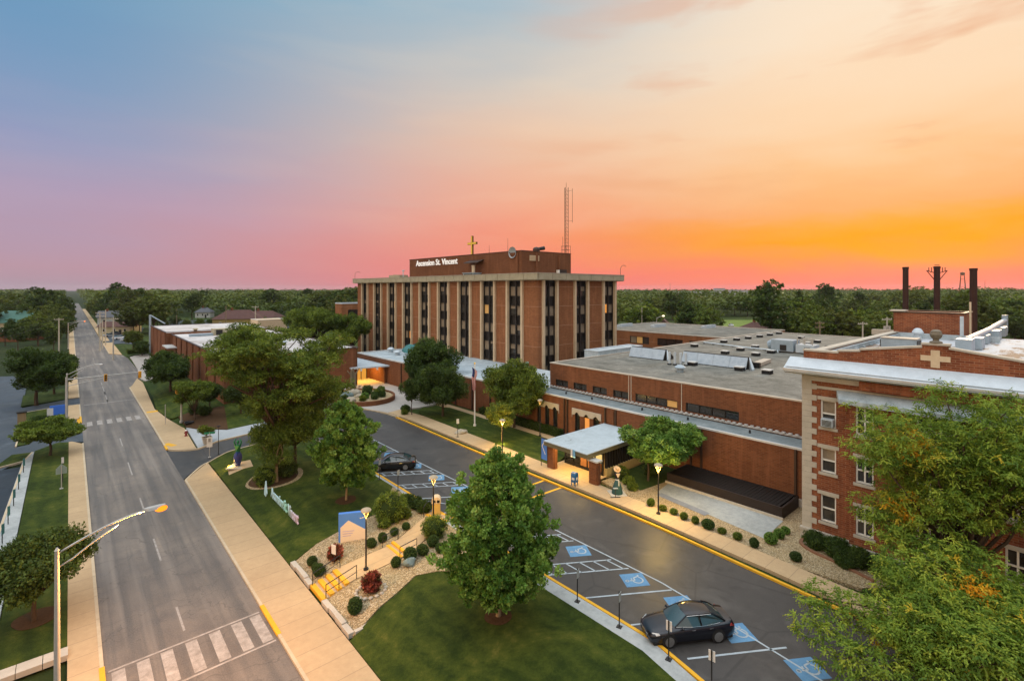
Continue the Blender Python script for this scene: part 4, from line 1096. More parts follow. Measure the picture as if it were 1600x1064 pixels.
# ================================================================== entrance: portico
por = thing('portico', 'flat pale blue entrance canopy on brick pillars with glazed vestibule', 'canopy', (42, 34, 1), abs_=True)
PZ = 4.1
mb = MB(); mb.box(37.15, 47.3, 31.1, 37.0, PZ - .08, PZ); mb.build('roof', MATS['canopy_roof'], por)
mb = MB(); mb.box(37.2, 47.3, 31.15, 36.95, PZ - .5, PZ - .083); mb.build('fascia', simple('olive_metal', (.17, .15, .085), (.12, .105, .06), 1.3, .5), por)
mb = MB(); mb.box(37.4, 47.2, 31.4, 36.7, PZ - .56, PZ - .503); mb.build('soffit', simple('soffit_white', (.62, .52, .34), None, 1, .7), por)
for x, y in ((38.1, 36.6), (38.1, 30.9)):
    mb = MB()
    mb.box(x - .32, x + .32, y - .45, y + .45, .9, PZ - .6 if y > 33 else PZ - .8); mb.box(x - .2, x + .2, y - .56, y + .56, .9, PZ - .65 if y > 33 else PZ - .85)
    pp = mb.build('pillar', MATS['wing_brick'], por)
    mb = MB(); mb.box(x - .42, x + .42, y - .6, y + .6, PZ - .6 if y > 33 else PZ - .8, (PZ - .6 if y > 33 else PZ - .8) + .14); mb.build('cap', MATS['light_coping'], pp)
fl = MB(); fl.box(37.6, 47.4, 31.2, 37.3, 1.1, 1.145); fl.build('floor', MATS['walk_concrete'], por)
# vestibule: low brick, glazing bars, glass
vb = MB()
vb.box(40.2, 40.35, 31.6, 36.7, 1.145, 1.5); vb.build('base_panel', MATS['dark_frame'], por)
gl = MB(); gl.box(40.26, 40.3, 31.6, 36.7, 1.5, 3.5); gl.box(40.35, 47.3, 36.66, 36.7, 1.5, 3.5); gl.build('glass', MATS['black_glass'], por)
fr = MB()
for y in (31.6, 32.6, 33.6, 34.6, 35.6, 36.7): fr.box(40.18, 40.32, y - .06, y + .06, 1.145, 3.54)
fr.box(40.19, 40.33, 31.6, 36.7, 2.3, 2.55); fr.box(40.19, 40.33, 31.6, 36.7, 3.36, 3.5); fr.build('glazing_bar', MATS['dark_frame'], por)
bn = MB(); bn.box(40.14, 40.175, 31.75, 36.2, 2.34, 2.5); bn.build('blue_band', simple('sky_blue', (.20, .42, .62), None, 2, .5), por)
lp = MB()
for y in (32.1, 33.1, 35.1): lp.box(40.21, 40.25, y - .38, y + .38, 2.62, 3.2)
lp.build('lit_transom', glow('warm_transom', (1, .68, .22), 1.0), por)
dr = MB()
for y in (31.75, 32.65, 33.65): dr.box(40.13, 40.2, y, y + .8, 1.5, 2.3)
dr.build('panel', simple('tan_panel', (.34, .15, .06), None, 2, .6), por)
# slatted screen on the right flank
sl = MB()
for k in range(16): sl.box(40.4 + k * .43, 40.58 + k * .43, 31.25, 31.45, 1.9, 3.5)
sl.box(40.4, 47.3, 31.46, 31.5, 1.9, 3.5); sl.build('slat_screen', MATS['dark_frame'], por)
wl = MB(); wl.box(40.35, 47.3, 31.2, 31.5, 1.0, 1.9); wl.build('dwarf_wall', simple('yellow_render', (.52, .40, .18), (.42, .31, .13), 1.5, .8), por)
lm_ = bpy.data.lights.new('portico_light', 'AREA'); lm_.energy = 420 * LAMPS; lm_.color = (1, .66, .24); lm_.shape = 'RECTANGLE'; lm_.size = 5; lm_.size_y = 4
lo = bpy.data.objects.new('portico_light', lm_); COL.objects.link(lo); lo.location = (39.3, 34, PZ - .62)
t_ = thing('banner', 'tall blue banner with white mark on the left portico pillar', 'banner', (37.7, 37.4, 1), abs_=True)
mb = MB(); mb.box(37.62, 37.67, 36.95, 37.75, 1.9, 4.1); mb.build('cloth', simple('banner_blue', (.06, .17, .55), (.08, .22, .62), 1.4, .6), t_)
mb = MB()
for a, b in (((.15, .6), (.62, 1.4)), ((.62, 1.4), (.3, 1.9))):
    mb.poly([(37.6, 36.95 + a[0], 1.9 + a[1]), (37.6, 36.95 + a[0] + .1, 1.9 + a[1]), (37.6, 36.95 + b[0] + .1, 1.9 + b[1]), (37.6, 36.95 + b[0], 1.9 + b[1])])
mb.build('white_mark', MATS['white_frame'], t_)
mb = MB(); mb.tube([(37.64, 36.9, 4.12), (37.64, 37.8, 4.12)], .04, 6); mb.tube([(37.7, 37.85, 1.1), (37.7, 37.85, 4.2)], .04, 6); mb.build('hanger', MATS['dark_frame'], t_)
t_ = thing('pennant', 'small blue and white hanging pennant at the front edge of the portico roof', 'pennant', (37.1, 32.6, 4), abs_=True)
mb = MB(); mb.box(37.08, 37.12, 32.55, 32.85, 3.4, 4.15); mb.build('cloth', MATS['sky_blue'], t_); mb = MB(); mb.box(37.08, 37.12, 32.9, 33.1, 3.4, 4.15); mb.build('cloth', MATS['white_frame'], t_)

# areaway screen right of the portico
t_ = thing('areaway_screen', 'long black slatted enclosure along the foot of the brick gallery wall', 'enclosure', (45.4, 21, 1), abs_=True)
mb = MB(); mb.box(43.55, 43.7, 15.9, 26.4, 1.0, 2.1); mb.box(43.7, 47.25, 15.9, 16.05, 1.0, 2.05); mb.box(43.7, 47.25, 26.25, 26.4, 1.0, 2.05)
mb.build('panel', simple('dark_cladding', (.018, .012, .010), (.028, .018, .014), 2, .5), t_)
mb = MB()
for k in range(34): mb.box(43.7, 47.28, 16.2 + k * .3, 16.46 + k * .3, 1.93, 2.06)
mb.build('slats', MATS['black_metal_slat'], t_)
mb = MB(); mb.box(43.72, 47.2, 16.06, 26.2, .95, 1.15); mb.build('floor', MATS['black_rubber'], t_)
mb = MB(); mb.box(43.42, 43.55, 15.8, 26.5, 1.0, 1.32); mb.build('ledge', MATS['limestone'], t_)

# ================================================================== main entrance recess with canopy
t_ = thing('entrance_canopy', 'white flat canopy over the glowing recess left of the tower', 'canopy', (44, 97, 1), abs_=True)
mb = MB(); mb.prism([(40.2, 91.8), (47.45, 90.2), (47.45, 105), (42, 105)], 4.55, 4.8); mb.build('roof', MATS['white_metal'], t_)
mb = MB(); mb.box(42.05, 47.45, 99.2, 99.5, .95, 4.54); mb.build('back_wall', MATS['wing_brick'], t_)
mb = MB(); mb.box(43.2, 46.8, 99.1, 99.2, 1.1, 3.4); mb.build('doors', glow('entrance_glow', (1, .42, .06), .8), t_)
mb = MB()
for x in (43.2, 44.4, 45.6, 46.8): mb.box(x - .07, x + .07, 99.0, 99.1, 1.1, 3.5)
mb.box(43.1, 46.9, 99.0, 99.1, 3.4, 3.6); mb.build('door_frame', MATS['dark_frame'], t_)
mb = MB(); mb.box(40.9, 41.3, 92.2, 92.6, .95, 4.55); mb.box(47.0, 47.4, 91.4, 91.8, .95, 4.55); mb.build('column', MATS['wing_brick'], t_)
mb = MB(); mb.box(42, 42.3, 91.4, 91.7, 4.1, 4.55); mb.box(45, 45.3, 90.7, 91.0, 4.1, 4.55); mb.build('floodlight', MATS['white_frame'], t_)
la = bpy.data.lights.new('entrance_light', 'AREA'); la.energy = 900 * LAMPS; la.color = (1, .5, .1); la.size = 4
lo = bpy.data.objects.new('entrance_light', la); COL.objects.link(lo); lo.location = (44.8, 96, 4.5)

# ================================================================== left wing
lw = thing('left_wing', 'long brick wing with dark vertical slots and white roof beside the street', 'building', (30, 130, 1), abs_=True)
mb = MB(); body(mb, 19.3, 42, 92.9, 151, .5, 8.4); body(mb, 18.1, 42.02, 151, 181, .5, 8.9); mb.build('wall', [MATS['wing_brick'], MATS['pale_roof']], lw)
pr = MB()
for k in range(9):
    y = 92.9 + k * 7.0; pr.box(19.0, 19.3, y + .9 + (k == 0) * -.9, min(y + 6.1, 151), .5, 8.5)
for k in range(4): pr.box(17.8, 18.1, 151.3 + k * 7.4, 157.6 + k * 7.4, .5, 9.0)
for k in range(3): pr.box(21.0 + k * 7.2, 27.2 + k * 7.2, 92.6, 92.9, .5, 8.5)
pr.build('brick_panel', MATS['wing_brick'], lw)
sl = MB()
for k in range(8):
    y = 92.9 + (k + 1) * 7.0; sl.box(19.22, 19.3, y - .5, y + .5, .6, 8.3)
for k in range(3): sl.box(18.03, 18.1, 157.9 + k * 7.4, 158.5 + k * 7.4, .6, 8.8)
sl.box(27.6, 28.0, 92.82, 92.9, .6, 8.3); sl.box(34.8, 35.2, 92.82, 92.9, .6, 8.3); sl.build('slot_window', MATS['black_panel'], lw)
coping(lw, 19.0, 42.2, 92.6, 150.9, 8.5, MATS['bronze_metal'], .35, .12, sides='xyX'); coping(lw, 17.8, 42.3, 151.3, 181.2, 9.0, MATS['bronze_metal'], .35, .12, sides='xyY')
mb = MB(); mb.box(17.0, 19.0, 141, 149, 5.9, 6.15); mb.build('awning', MATS['light_coping'], lw)
mb = MB(); mb.box(18.95, 19.0, 128, 131, 6.5, 7.8); mb.box(18.95, 19.0, 135.6, 138.2, 6.5, 7.8); mb.build('vent_panel', MATS['dark_brick'], lw)
t_ = thing('rooftop_air_unit', 'grey boxy air unit with fan on the white left wing roof', 'air unit', (27, 142, 8.4), abs_=True)
mb = MB(); mb.box(26.5, 31, 140.5, 143.5, 8.4, 10.0); mb.build('casing', MATS['cornice_concrete'], t_); mb = MB(); mb.box(27, 28.4, 140.44, 140.5, 8.6, 9.8); mb.build('grille', MATS['dark_frame'], t_)
mb = MB(); mb.box(21.5, 26.5, 141, 142, 8.4, 9.0); mb.build('duct', MATS['pale_duct'], t_)
t_ = thing('rooftop_block', 'blank pale stair block at the back of the white left wing roof', 'stair block', (46, 168, 8.9), abs_=True)
mb = MB(); mb.box(42.6, 51, 164, 172, .9, 10.4); mb.build('wall', MATS['cream_concrete'], t_); coping(t_, 42.6, 51, 164, 172, 10.4, MATS['light_coping'], .3, .1)
mushroom('small grey vent with round hood near the far corner of the white left roof', 24.5, 152, 8.9, .8, mat='cornice_concrete')
for k, (x, y) in enumerate(((30, 120), (36, 128), (33, 108))):
    mushroom(('white fan vent in the middle of the left wing roof', 'white fan vent right of centre on the left wing roof', 'white fan vent at the near end of the left wing roof')[k], x, y, 8.4, .9)
t_ = thing('corner_light_frame', 'pale angled metal bracket at the far corner of the left wing', 'bracket', (18.3, 182.2, 1), abs_=True)
mb = MB(); mb.tube([(17.9, 182.6, 1), (17.9, 182.6, 12.2)], .28, 8); mb.tube([(17.9, 182.6, 12.1), (21.5, 181.8, 9.4)], .2, 8); mb.build('frame', MATS['pale_duct'], t_)

# rear blocks
t_ = thing('rear_block', 'orange brick flat roofed block behind the grey roof right of the tower', 'building', (130, 75, 1), abs_=True)
rw = [(58.5, 63.5, 5.2, 7.1), (65.3, 72.5, 5.2, 7.1), (75, 81, 5.2, 7.1)]
mb = MB(); body(mb, 115, 150, 54, 96, .9, 8.3, fx=rw); mb.build('wall', [MATS['tower_brick'], MATS['grey_roof']], t_); coping(t_, 115, 150, 54, 96, 8.3, MATS['coping_metal'], .5, .2)
for i, h in enumerate(rw): window(t_, 'x', 115, *h, MATS['dark_frame'], ['black_glass'] * 3 if i < 2 else ['dim_glass', 'lit_curtain', 'curtain'], cols=3)
mb = MB(); mb.box(114.9, 115, 86, 88.5, .9, 3.5); mb.build('door', MATS['dark_frame'], t_)
for k, (x, y) in enumerate(((126, 92), (132, 84), (140, 72))):
    mb = MB(); mb.box(x, x + 6, y, y + .6, 8.3, 9.2); mb.box(x + .4, x + 3, y + .6, y + 1.8, 8.3, 8.9)
    tag(mb.build('roof_plant', MATS['white_metal']), ('white pipework leftmost on the rear orange block roof', 'white pipework mid roof of the rear orange block', 'white pipework rightmost on the rear orange block roof')[k], 'roof plant')
t_ = thing('rear_block', 'tan flat roofed building behind the trees left of the tower', 'building', (85, 190, 1), abs_=True)
hs = [(79, 90, 4.5, 6.3), (79, 98, 9.6, 12), ]
mb = MB(); body(mb, 76.5, 110, 183, 189, .9, 14.2, fy=hs); mb.build('wall', [MATS['tower_brick'], MATS['pale_roof']], t_); coping(t_, 76.5, 110, 183, 189, 14.2, MATS['white_metal'], .5, .4)
for h in hs: window(t_, 'y', 183, *h, MATS['dark_frame'], 'black_glass', cols=4)

# ================================================================== old brick building, right
OX, OY0, OY1 = 41.9, -1.7, 13.8
old = thing('old_brick_building', 'old red brick building with pale stone corner blocks and a stepped gable', 'building', (50, 6, 1), abs_=True)
rows = [(9.75, 11.75), (6.4, 8.2), (2.75, 4.75)]
colsY = [(11.6, 12.6), (9.2, 10.25), (-.5, .55), (1.85, 2.9)]
holes = [(a, b, z0, z1) for a, b in [colsY[0], colsY[2]] for z0, z1 in rows]
mb = MB(); wall(mb, 'x', OX, OY0, OY1, 1.9, 13.6, holes, .25, 0, 1); wall(mb, 'y', OY1, OX, 72, .9, 14.6, (), .2, 0, -1); wall(mb, 'y', OY0, OX, 72, .9, 14.6, (), .2, 0, 1); wall(mb, 'x', 76, OY0 - 12, OY1, .9, 14.6, (), .2, 0, -1)
mb.build('wall', MATS['old_brick'], old)
# stone base, band, quoins
mb = MB(); mb.box(OX - .22, OX, OY0, OY1 + .1, .9, 1.75); mb.box(OX - .3, OX, OY0, OY1 + .14, 1.75, 1.95)
for k in range(11): mb.box(OX - .235, OX - .21, OY1 - .1 - k * 1.4, OY1 + .02 - k * 1.4, .92, 1.74)
mb.build('stone_base', MATS['limestone'], old)
mb = MB(); mb.box(OX - .06, OX, OY0, OY1 - .7, 12.55, 12.75); mb.build('band_course', MATS['limestone'], old)
q = MB(); z = 1.95; k = 0
while z < 13.3:
    h = .42; wd_ = .95 if k % 2 else .62
    q.box(OX - .05, OX, OY1 - wd_, OY1, z, z + h - .015); q.box(OX - .05, OX + (.5 if k % 2 else .8), OY1, OY1 + .05, z, z + h - .015); z += h; k += 1
q.box(OX - .06, OX, OY1 - .6, OY1 + .06, 12.5, 13.6); q.build('quoin', MATS['limestone'], old)
# projecting centre bay with windows and its little metal roof
BY0, BY1, BX = .9, 11.0 - .35, OX - .55
bay_ = MB(); hb = [(9.2, 10.25, *r) for r in rows] + [(5.0, 6.9, *r) for r in rows] + [(1.7, 2.75, *r) for r in rows]
wall(bay_, 'x', BX, BY0, BY1, 1.95, 12.1, hb, .25, 0, 1); wall(bay_, 'y', BY1, BX, OX, 1.95, 12.1, (), .2, 0, -1); wall(bay_, 'y', BY0, BX, OX, 1.95, 12.1, (), .2, 0, 1)
bay_.box(BX, OX - .003, BY0 + .6, BY1 - .6, 12.9, 13.5); bay_.build('bay', MATS['old_brick'], old)
mb = MB(); mb.prism([(BX - .5, BY0 - .5), (OX - .08, BY0 - .5), (OX - .08, BY1 + .9), (BX - .5, BY1 + .5)], lambda x, y: 12.02 + (x - BX) * .35, lambda x, y: 12.14 + (x - BX + .5) * .5)
mb.build('bay_roof', MATS['blue_white_roof'], old)
mb = MB(); mb.box(BX - .25, OX, BY0, BY1 + .0, 1.2, 1.95); mb.build('bay_base', MATS['limestone'], old)
for (a, b, z0, z1) in holes:
    w_ = window(old, 'x', OX, a, b, z0, z1, MATS['white_frame'], 'dim_glass', .14, .1, 1, 2, MATS['limestone'])
    m = MB(); m.box(OX - .06, OX, a - .2, b + .2, z1, z1 + .26); m.build('lintel', MATS['limestone'], w_)
for (a, b, z0, z1) in hb:
    w_ = window(old, 'x', BX, a, b, z0, z1, MATS['white_frame'], ['black_glass', 'dim_glass'] if a > 9 or a < 3 else 'black_glass', .14, .1, 2 if a > 9 or a < 3 else 3, 2, MATS['limestone'])
    m = MB(); m.box(BX - .06, BX, a - .15, b + .15, z1, z1 + .22); m.build('lintel', MATS['limestone'], w_)
for z0, z1 in ((10.75, 11.64), (7.3, 8.1)):
    sh = MB(); sh.box(OX + .19, OX + .21, 11.7, 12.5, z0, z1); sh.build('roller_blind', MATS['curtain'], old)
t_ = thing('window_air_conditioner', 'white window air conditioner in the top left old brick window', 'air conditioner', (OX, 12.1, 9.85), abs_=True)
mb = MB(); mb.box(OX - .38, OX + .15, 11.72, 12.48, 9.86, 10.42); mb.build('casing', MATS['white_metal'], t_)
mb = MB()
for k in range(5): mb.box(OX - .4, OX - .38, 11.78, 12.42, 9.92 + k * .09, 9.97 + k * .09)
mb.build('grille', MATS['dim_glass'], t_)
# cornice: metal skirt roof running along the front and wrapping the corner
mb = MB()
prof = [(OX - 1.15, 13.75), (OX - 1.15, 13.95), (OX + .3, 14.72), (OX + .3, 13.6), (OX, 13.45), (OX - .75, 13.6)]
mb.loft([[(p[0], y, p[1]) for p in prof] for y in (OY0 - 1, OY1 + 1.0)][::-1]); mb.build('cornice', MATS['white_metal'], old)
mb = MB(); mb.loft([[(OX - 1.0, y, 13.96 + .12), (OX - .1, y, 14.5), (OX - .1, y, 14.58), (OX - 1.0, y, 14.12)] for y in (OY0 - .9, OY1 + .9)][::-1]); mb.build('cornice_top', MATS['white_metal'], old)
mb = MB(); mb.box(OX - .12, OX, OY0, OY1, 13.1, 13.44); mb.build('frieze', MATS['limestone'], old)
mb = MB(); mb.box(OX - 1.2, OX - 1.12, OY0 - 1, OY1 + 1.02, 13.86, 13.99); mb.build('gutter', MATS['light_coping'], old)
# stepped gable parapet
GX = OX + .3
gp = [(OY1 + .05, 14.5), (OY1 + .05, 15.25), (11.55, 15.25), (11.55, 15.38), (10.2, 15.5), (10.2, 15.6), (6.75, 16.1), (6.75, 16.3), (5.35, 16.3), (5.35, 16.1), (1.9, 15.6), (1.9, 15.5), (.55, 15.38), (.55, 15.25), (OY0 - .05, 15.25), (OY0 - .05, 14.5)]
mb = MB(); mb.loft([[(x, p[0], p[1]) for p in gp] for x in (GX, GX + .45)]); mb.build('gable_parapet', MATS['old_brick'], old)
mb = MB()
for (a, za), (b, zb) in zip(gp[1:-2], gp[2:-1]):
    if abs(a - b) < .05: continue
    mb.loft([[(x, a + .03, za), (x, b - .03, zb), (x, b - .03, zb + .13), (x, a + .03, za + .13)] for x in (GX - .08, GX + .53)])
mb.build('coping', MATS['limestone'], old)
mb = MB(); mb.box(GX - .07, GX, 5.82, 6.28, 14.85, 15.98); mb.box(GX - .07, GX, 5.3, 5.82, 15.27, 15.62); mb.box(GX - .07, GX, 6.28, 6.8, 15.27, 15.62); mb.build('stone_cross', MATS['cream_concrete'], old)
ur = MB(); ur.lathe([(.01, 0), (.34, 0), (.34, .1), (.16, .17), (.16, .26), (.29, .4), (.34, .58), (.28, .72), (.29, .77), (.16, .88), (.01, .9)], (GX + .22, 6.05, 16.43), 16); ur.build('urn', simple('grey_stone', (.22, .19, .14), (.15, .13, .1), 5, .9), old, smooth=True, auto=35)
# roof behind the parapet
mb = MB(); mb.box(GX + .45, 76, OY0 - 12, OY1 - .5, 14.2, 14.55); mb.build('roof', MATS['old_roof'], old)
mb = MB(); mb.box(GX + .45, 76, OY1 - .5, OY1 + .02, 14.5, 15.05); mb.build('side_parapet', MATS['old_brick'], old)
mb = MB(); mb.box(GX + .55, 76, OY1 - .56, OY1 + .1, 15.05, 15.17); mb.box(71, 71.6, 9, 16, 14.6, 15.2); mb.build('side_coping', MATS['limestone'], old)
mb = MB(); mb.box(GX + .6, 72, OY1 - .72, OY1 - .5, 14.56, 14.95)
for k in range(9): mb.box(47 + k * 2.6, 47.5 + k * 2.6, OY1 - .9, OY1 - .72, 14.56, 14.7)
mb.build('flashing', MATS['blue_white_roof'], old)
mb = MB(); mb.box(69.6, 69.9, 5, 13.2, 14.56, 15.1); mb.build('rear_upstand', MATS['blue_white_roof'], old)
mb = MB(); mb.box(70, 76, 7.7, 13.7, 14.5, 17.3); ch_ = mb.build('chimney_block', MATS['old_brick'], old)
coping(ch_, 70, 76, 7.7, 13.7, 17.3, MATS['bronze_metal'], .3, .14); mb = MB(); mb.box(69.7, 71.3, 12.6, 14, 17.44, 17.6); mb.build('block_cap', MATS['limestone'], ch_)
mb = MB(); mb.box(69.94, 70, 7.75, 8.05, 14.6, 17.1); mb.build('white_streak', MATS['white_metal'], ch_)
mb = MB(); mb.tube([(70.5, 7.3, 14.5), (70.5, 7.3, 18.6)], .09, 8); mb.build('stack_pipe', MATS['cream_concrete'], ch_)
t_ = mushroom('large pale roof ventilator with mushroom cap before the chimney block', *G(1434, 531, 14.55)[:2], 14.55, .62)
t_.scale = (1, 1, 1.9)
x, y, _ = G(1407, 545, 14.55)
t_ = thing('rooftop_air_unit', 'low pale air unit with dark ends on the old white roof', 'air unit', (x, y, 14.55))
mb = MB(); mb.box(-.8, .8, -1.3, 1.3, .1, .95); mb.build('casing', MATS['pale_duct'], t_); mb = MB(); mb.box(-.82, .82, -1.36, -1.3, .2, .85); mb.box(-.82, .82, 1.3, 1.36, .2, .85); mb.build('end_grille', MATS['dark_frame'], t_)
mb = MB(); mb.box(-.85, .85, -1.32, 1.32, .95, 1.02); mb.build('lid', MATS['coping_metal'], t_)
x, y, _ = G(1293, 551, 14.55)
t_ = thing('roof_vent', 'small dark pyramid vent at the left edge of the old white roof', 'roof vent', (x, y, 14.55))
mb = MB(); mb.box(-.35, .35, -.35, .35, 0, .3); mb.build('curb', MATS['pale_duct'], t_); mb = MB(); mb.lathe([(.01, .3), (.55, .3), (.12, .62), (.01, .62)], n=4); mb.build('cap', MATS['black_rubber'], t_)
# duct line stepping along the old roof
t_ = thing('roof_duct', 'long stepped run of pale blue ductwork on the old white roof', 'duct', (62, 4, 14.55), abs_=True)
for u, v, w_, h_ in ((1508, 555, 1.0, 1.3), (1525, 545, 1.1, 1.0), (1535, 536, 1.2, .8), (1553, 531, 1.5, 1.0), (1563, 525, 1.6, 1.0), (1478, 560, .5, .7)):
    x, y, _ = G(u, v, 14.55); mb = MB(); mb.box(x - w_, x + w_, y - .5, y + .5, 14.6, 14.6 + h_); mb.build('duct', MATS['pale_duct'], t_)
x0, y0, _ = G(1510, 548, 14.55); x1, y1, _ = G(1570, 519, 14.55)
mb = MB(); mb.tube([(x0, y0, 15.5), ((x0 + x1) / 2, (y0 + y1) / 2, 15.6), (x1, y1, 16.0)], .28, 10); mb.tube([(x1, y1, 14.6), (x1, y1, 16.7)], .3, 10); mb.build('round_duct', MATS['pale_duct'], t_)
# entrance stair wall below the front, seen through the tree
t_ = thing('entrance_steps', 'pale stone entrance steps and low walls in front of the old brick building', 'steps', (40, 4, 1), abs_=True)
mb = MB()
for k in range(4): mb.box(38.6 + k * .34, 41.3, 3.6, 6.4, 1.1 + k * .16, 1.26 + k * .16)
mb.build('treads', MATS['walk_concrete'], t_)
mb = MB(); mb.box(38.2, 41.3, 6.4, 6.9, 1.0, 2.0); mb.box(38.2, 41.3, 3.1, 3.6, 1.0, 2.0); mb.build('side_wall', MATS['limestone'], t_)
slab('footpath', [(36.9, 3.6), (37.2, 6.4), (38.6, 6.4), (38.6, 3.6)], MATS['walk_concrete'], .135)

# smokestacks behind the roof
for u, vt, wpx, D, lab, arms in ((1415, 418, 9, 92, 'dark slim smokestack, leftmost of three behind the old roof', 0), (1464, 417, 9.5, 92, 'dark smokestack with spiky crossarms at its top', 1), (1521, 420, 11, 88, 'dark thicker smokestack, rightmost of three behind the old roof', 0)):
    x, y, z = ray(u, vt, D); r = wpx / 2.4 / F_PX * D
    t_ = thing('smokestack', lab, 'smokestack', (x, y, .8))
    mb = MB(); mb.tube([(0, 0, 0), (0, 0, z - .8)], [r * 1.05, r], 14); mb.build('shaft', simple('rust_black', (.035, .014, .010), (.055, .022, .014), 1.2, .8) if 'rust_black' not in MATS else MATS['rust_black'], t_)
    mb = MB(); mb.tube([(0, 0, z - 1.1), (0, 0, z - .72)], r * 1.12, 14); mb.build('rim', MATS['rust_black'], t_)
    if arms:
        mb = MB(); ax = Vector((FY, -FX, 0))
        for s in (-1, 1):
            mb.tube([ax * s * r + Vector((0, 0, z - 1.9)), ax * s * 1.9 + Vector((0, 0, z - 1.5))], .07, 5); mb.tube([ax * s * r + Vector((0, 0, z - 3.2)), ax * s * 1.9 + Vector((0, 0, z - 1.5))], .07, 5)
            for d in (1.0, 1.5): mb.tube([ax * s * d + Vector((0, 0, z - 1.7)), ax * s * d + Vector((0, 0, z - .9))], .06, 5)
        mb.tube([ax * -r + Vector((0, 0, z - .5)), ax * r + Vector((0, 0, z - .5))], .06, 5); mb.build('crossarm', MATS['rust_black'], t_)

# ================================================================== street furniture
simple('galvanised', (.50, .48, .44), (.40, .385, .35), 1.5, .45, .5, .3)
simple('black_metal', (.012, .012, .013), None, 3, .45, .5)
simple('signal_yellow', (.70, .34, .02), (.62, .28, .015), 3, .5)
simple('sign_white', (.72, .70, .66), None, 2, .5)
simple('sign_back', (.36, .38, .36), None, 2, .5)
simple('green_sign', (.02, .24, .12), None, 2, .5)
simple('timber', (.26, .20, .13), (.17, .13, .085), 3, .9, .1)
simple('boulder', (.42, .37, .28), (.30, .26, .2), 2.5, .9, .2, bump=.5)
simple('blue_boulder', (.20, .26, .25), (.14, .19, .19), 2.5, .9, .2, bump=.5)

def lamp_light(name, p, e, c, r=.12):
    l = bpy.data.lights.new(name, 'POINT'); l.energy = e * LAMPS; l.color = c; l.shadow_soft_size = r
    o = bpy.data.objects.new(name, l); COL.objects.link(o); o.location = p

def street_light(label, x, y, ztop, arm, rise, lit, u=(1, 0), group=None, truss=True):
    t = thing('street_light', label, 'street light', (x, y, 0), group=group)
    m = MB(); m.tube([(0, 0, 0), (0, 0, ztop)], [.13, .08], 12); m.tube([(0, 0, 0), (0, 0, .35)], .2, 12); m.tube([(0, 0, ztop), (0, 0, ztop + .12)], [.1, .03], 12); m.build('pole', MATS['galvanised'], t, smooth=True, auto=40)
    m = MB(); a = [(u[0] * arm * f, u[1] * arm * f, ztop - .15 + rise * (1 - (1 - f) ** 1.6)) for f in np.linspace(0, 1, 7)]
    m.tube(a, .045, 8)
    if truss: m.tube([(0, 0, ztop - .75)] + [(p[0], p[1], p[2] - .75 * (1 - f) ** 1.3) for p, f in zip(a[1:5], np.linspace(.17, .67, 4))], .035, 8)
    m.build('arm', MATS['galvanised'], t, smooth=True)
    hx, hy, hz_ = u[0] * arm, u[1] * arm, ztop - .15 + rise
    m = MB(); m.loft([[(hx + u[0] * d + u[1] * w * s, hy + u[1] * d - u[0] * w * s, hz_ + q) for s, q in ((-1, -.03), (-.7, .09), (.7, .09), (1, -.03))] for d, w in ((-.1, .06), (.08, .16), (.5, .19), (.72, .1))]); m.build('lamp_head', MATS['galvanised'], t)
    m = MB(); m.blob((hx + u[0] * .55, hy + u[1] * .55 - .05, hz_ - .06), (.25, .19, .14), 1, 0, 8)
    m.build('lens', glow('sodium_lens', (1, .22, .012), 2.4) if lit and 'sodium_lens' not in MATS else (MATS['sodium_lens'] if lit else MATS['sign_white']), t, smooth=True)
    if lit: lamp_light('street_lamp_light', (x + hx + u[0] * .38, y + hy, hz_ - 1.0), LAMP_ST if arm < 3.2 else 260, (1, .42, .10))
    return t
street_light('tall grey street light glowing orange over the near road, double arm', -.4, 28.4, 9.0, 3.05, .95, True)
street_light('unlit grey street light with curved arm behind the traffic signals', -.3, 96.3, 7.7, 3.2, 1.2, False)
x, y, z = G(112, 545, 0); street_light('small distant street light glowing orange far along the road', -.4, y, 8.6, 3.6, .6, True)

def signal_head(m1, m2, c, n=(0, -1)):
    x, y, z = c
    m1.box(x - .2, x + .2, y - .15, y + .15, z - .55, z + .55)
    for k in range(3):
        m2.tube([(x + n[0] * .15, y + n[1] * .15, z + .35 - k * .35), (x + n[0] * .3, y + n[1] * .3, z + .35 - k * .35)], .13, 10)
t_ = thing('traffic_signal', 'mast arm traffic signal with two yellow heads across the street', 'traffic light', (-.2, 104, 0), abs_=True)
mb = MB(); mb.tube([(-.4, 103.5, 0), (-.4, 103.5, 6.3)], [.16, .12], 10); mb.build('pole', MATS['galvanised'], t_)
mb = MB(); mb.tube([(-.4, 103.5, 5.9), (8.6, 103.0, 6.2)], [.09, .05], 8); mb.tube([(-.4, 103.5, 4.9), (6.5, 103.1, 6.1)], [.05, .04], 8)
for f in (.15, .3): mb.tube([(-.4 + 9 * f, 103.5, 5.9 + .05), (-.4 + 9 * f, 103.5, 4.95 + f * .9)], .03, 6)
mb.build('mast_arm', MATS['galvanised'], t_)
for x in (4.3, 8.7):
    a, b = MB(), MB(); signal_head(a, b, (x, 102.9, 5.75)); h_ = a.build('signal_head', MATS['signal_yellow'], t_); b.build('visor', MATS['signal_yellow'] if x > 5 else MATS['dark_frame'], h_)
t_ = thing('traffic_signal', 'corner post with clustered yellow signal heads beside the small tree', 'traffic light', (12.4, 88, .1))
mb = MB(); mb.tube([(0, 0, 0), (0, 0, 5.2)], [.14, .11], 10); mb.tube([(0, 0, 0), (0, 0, .3)], .24, 10); mb.build('pole', MATS['galvanised'], t_)
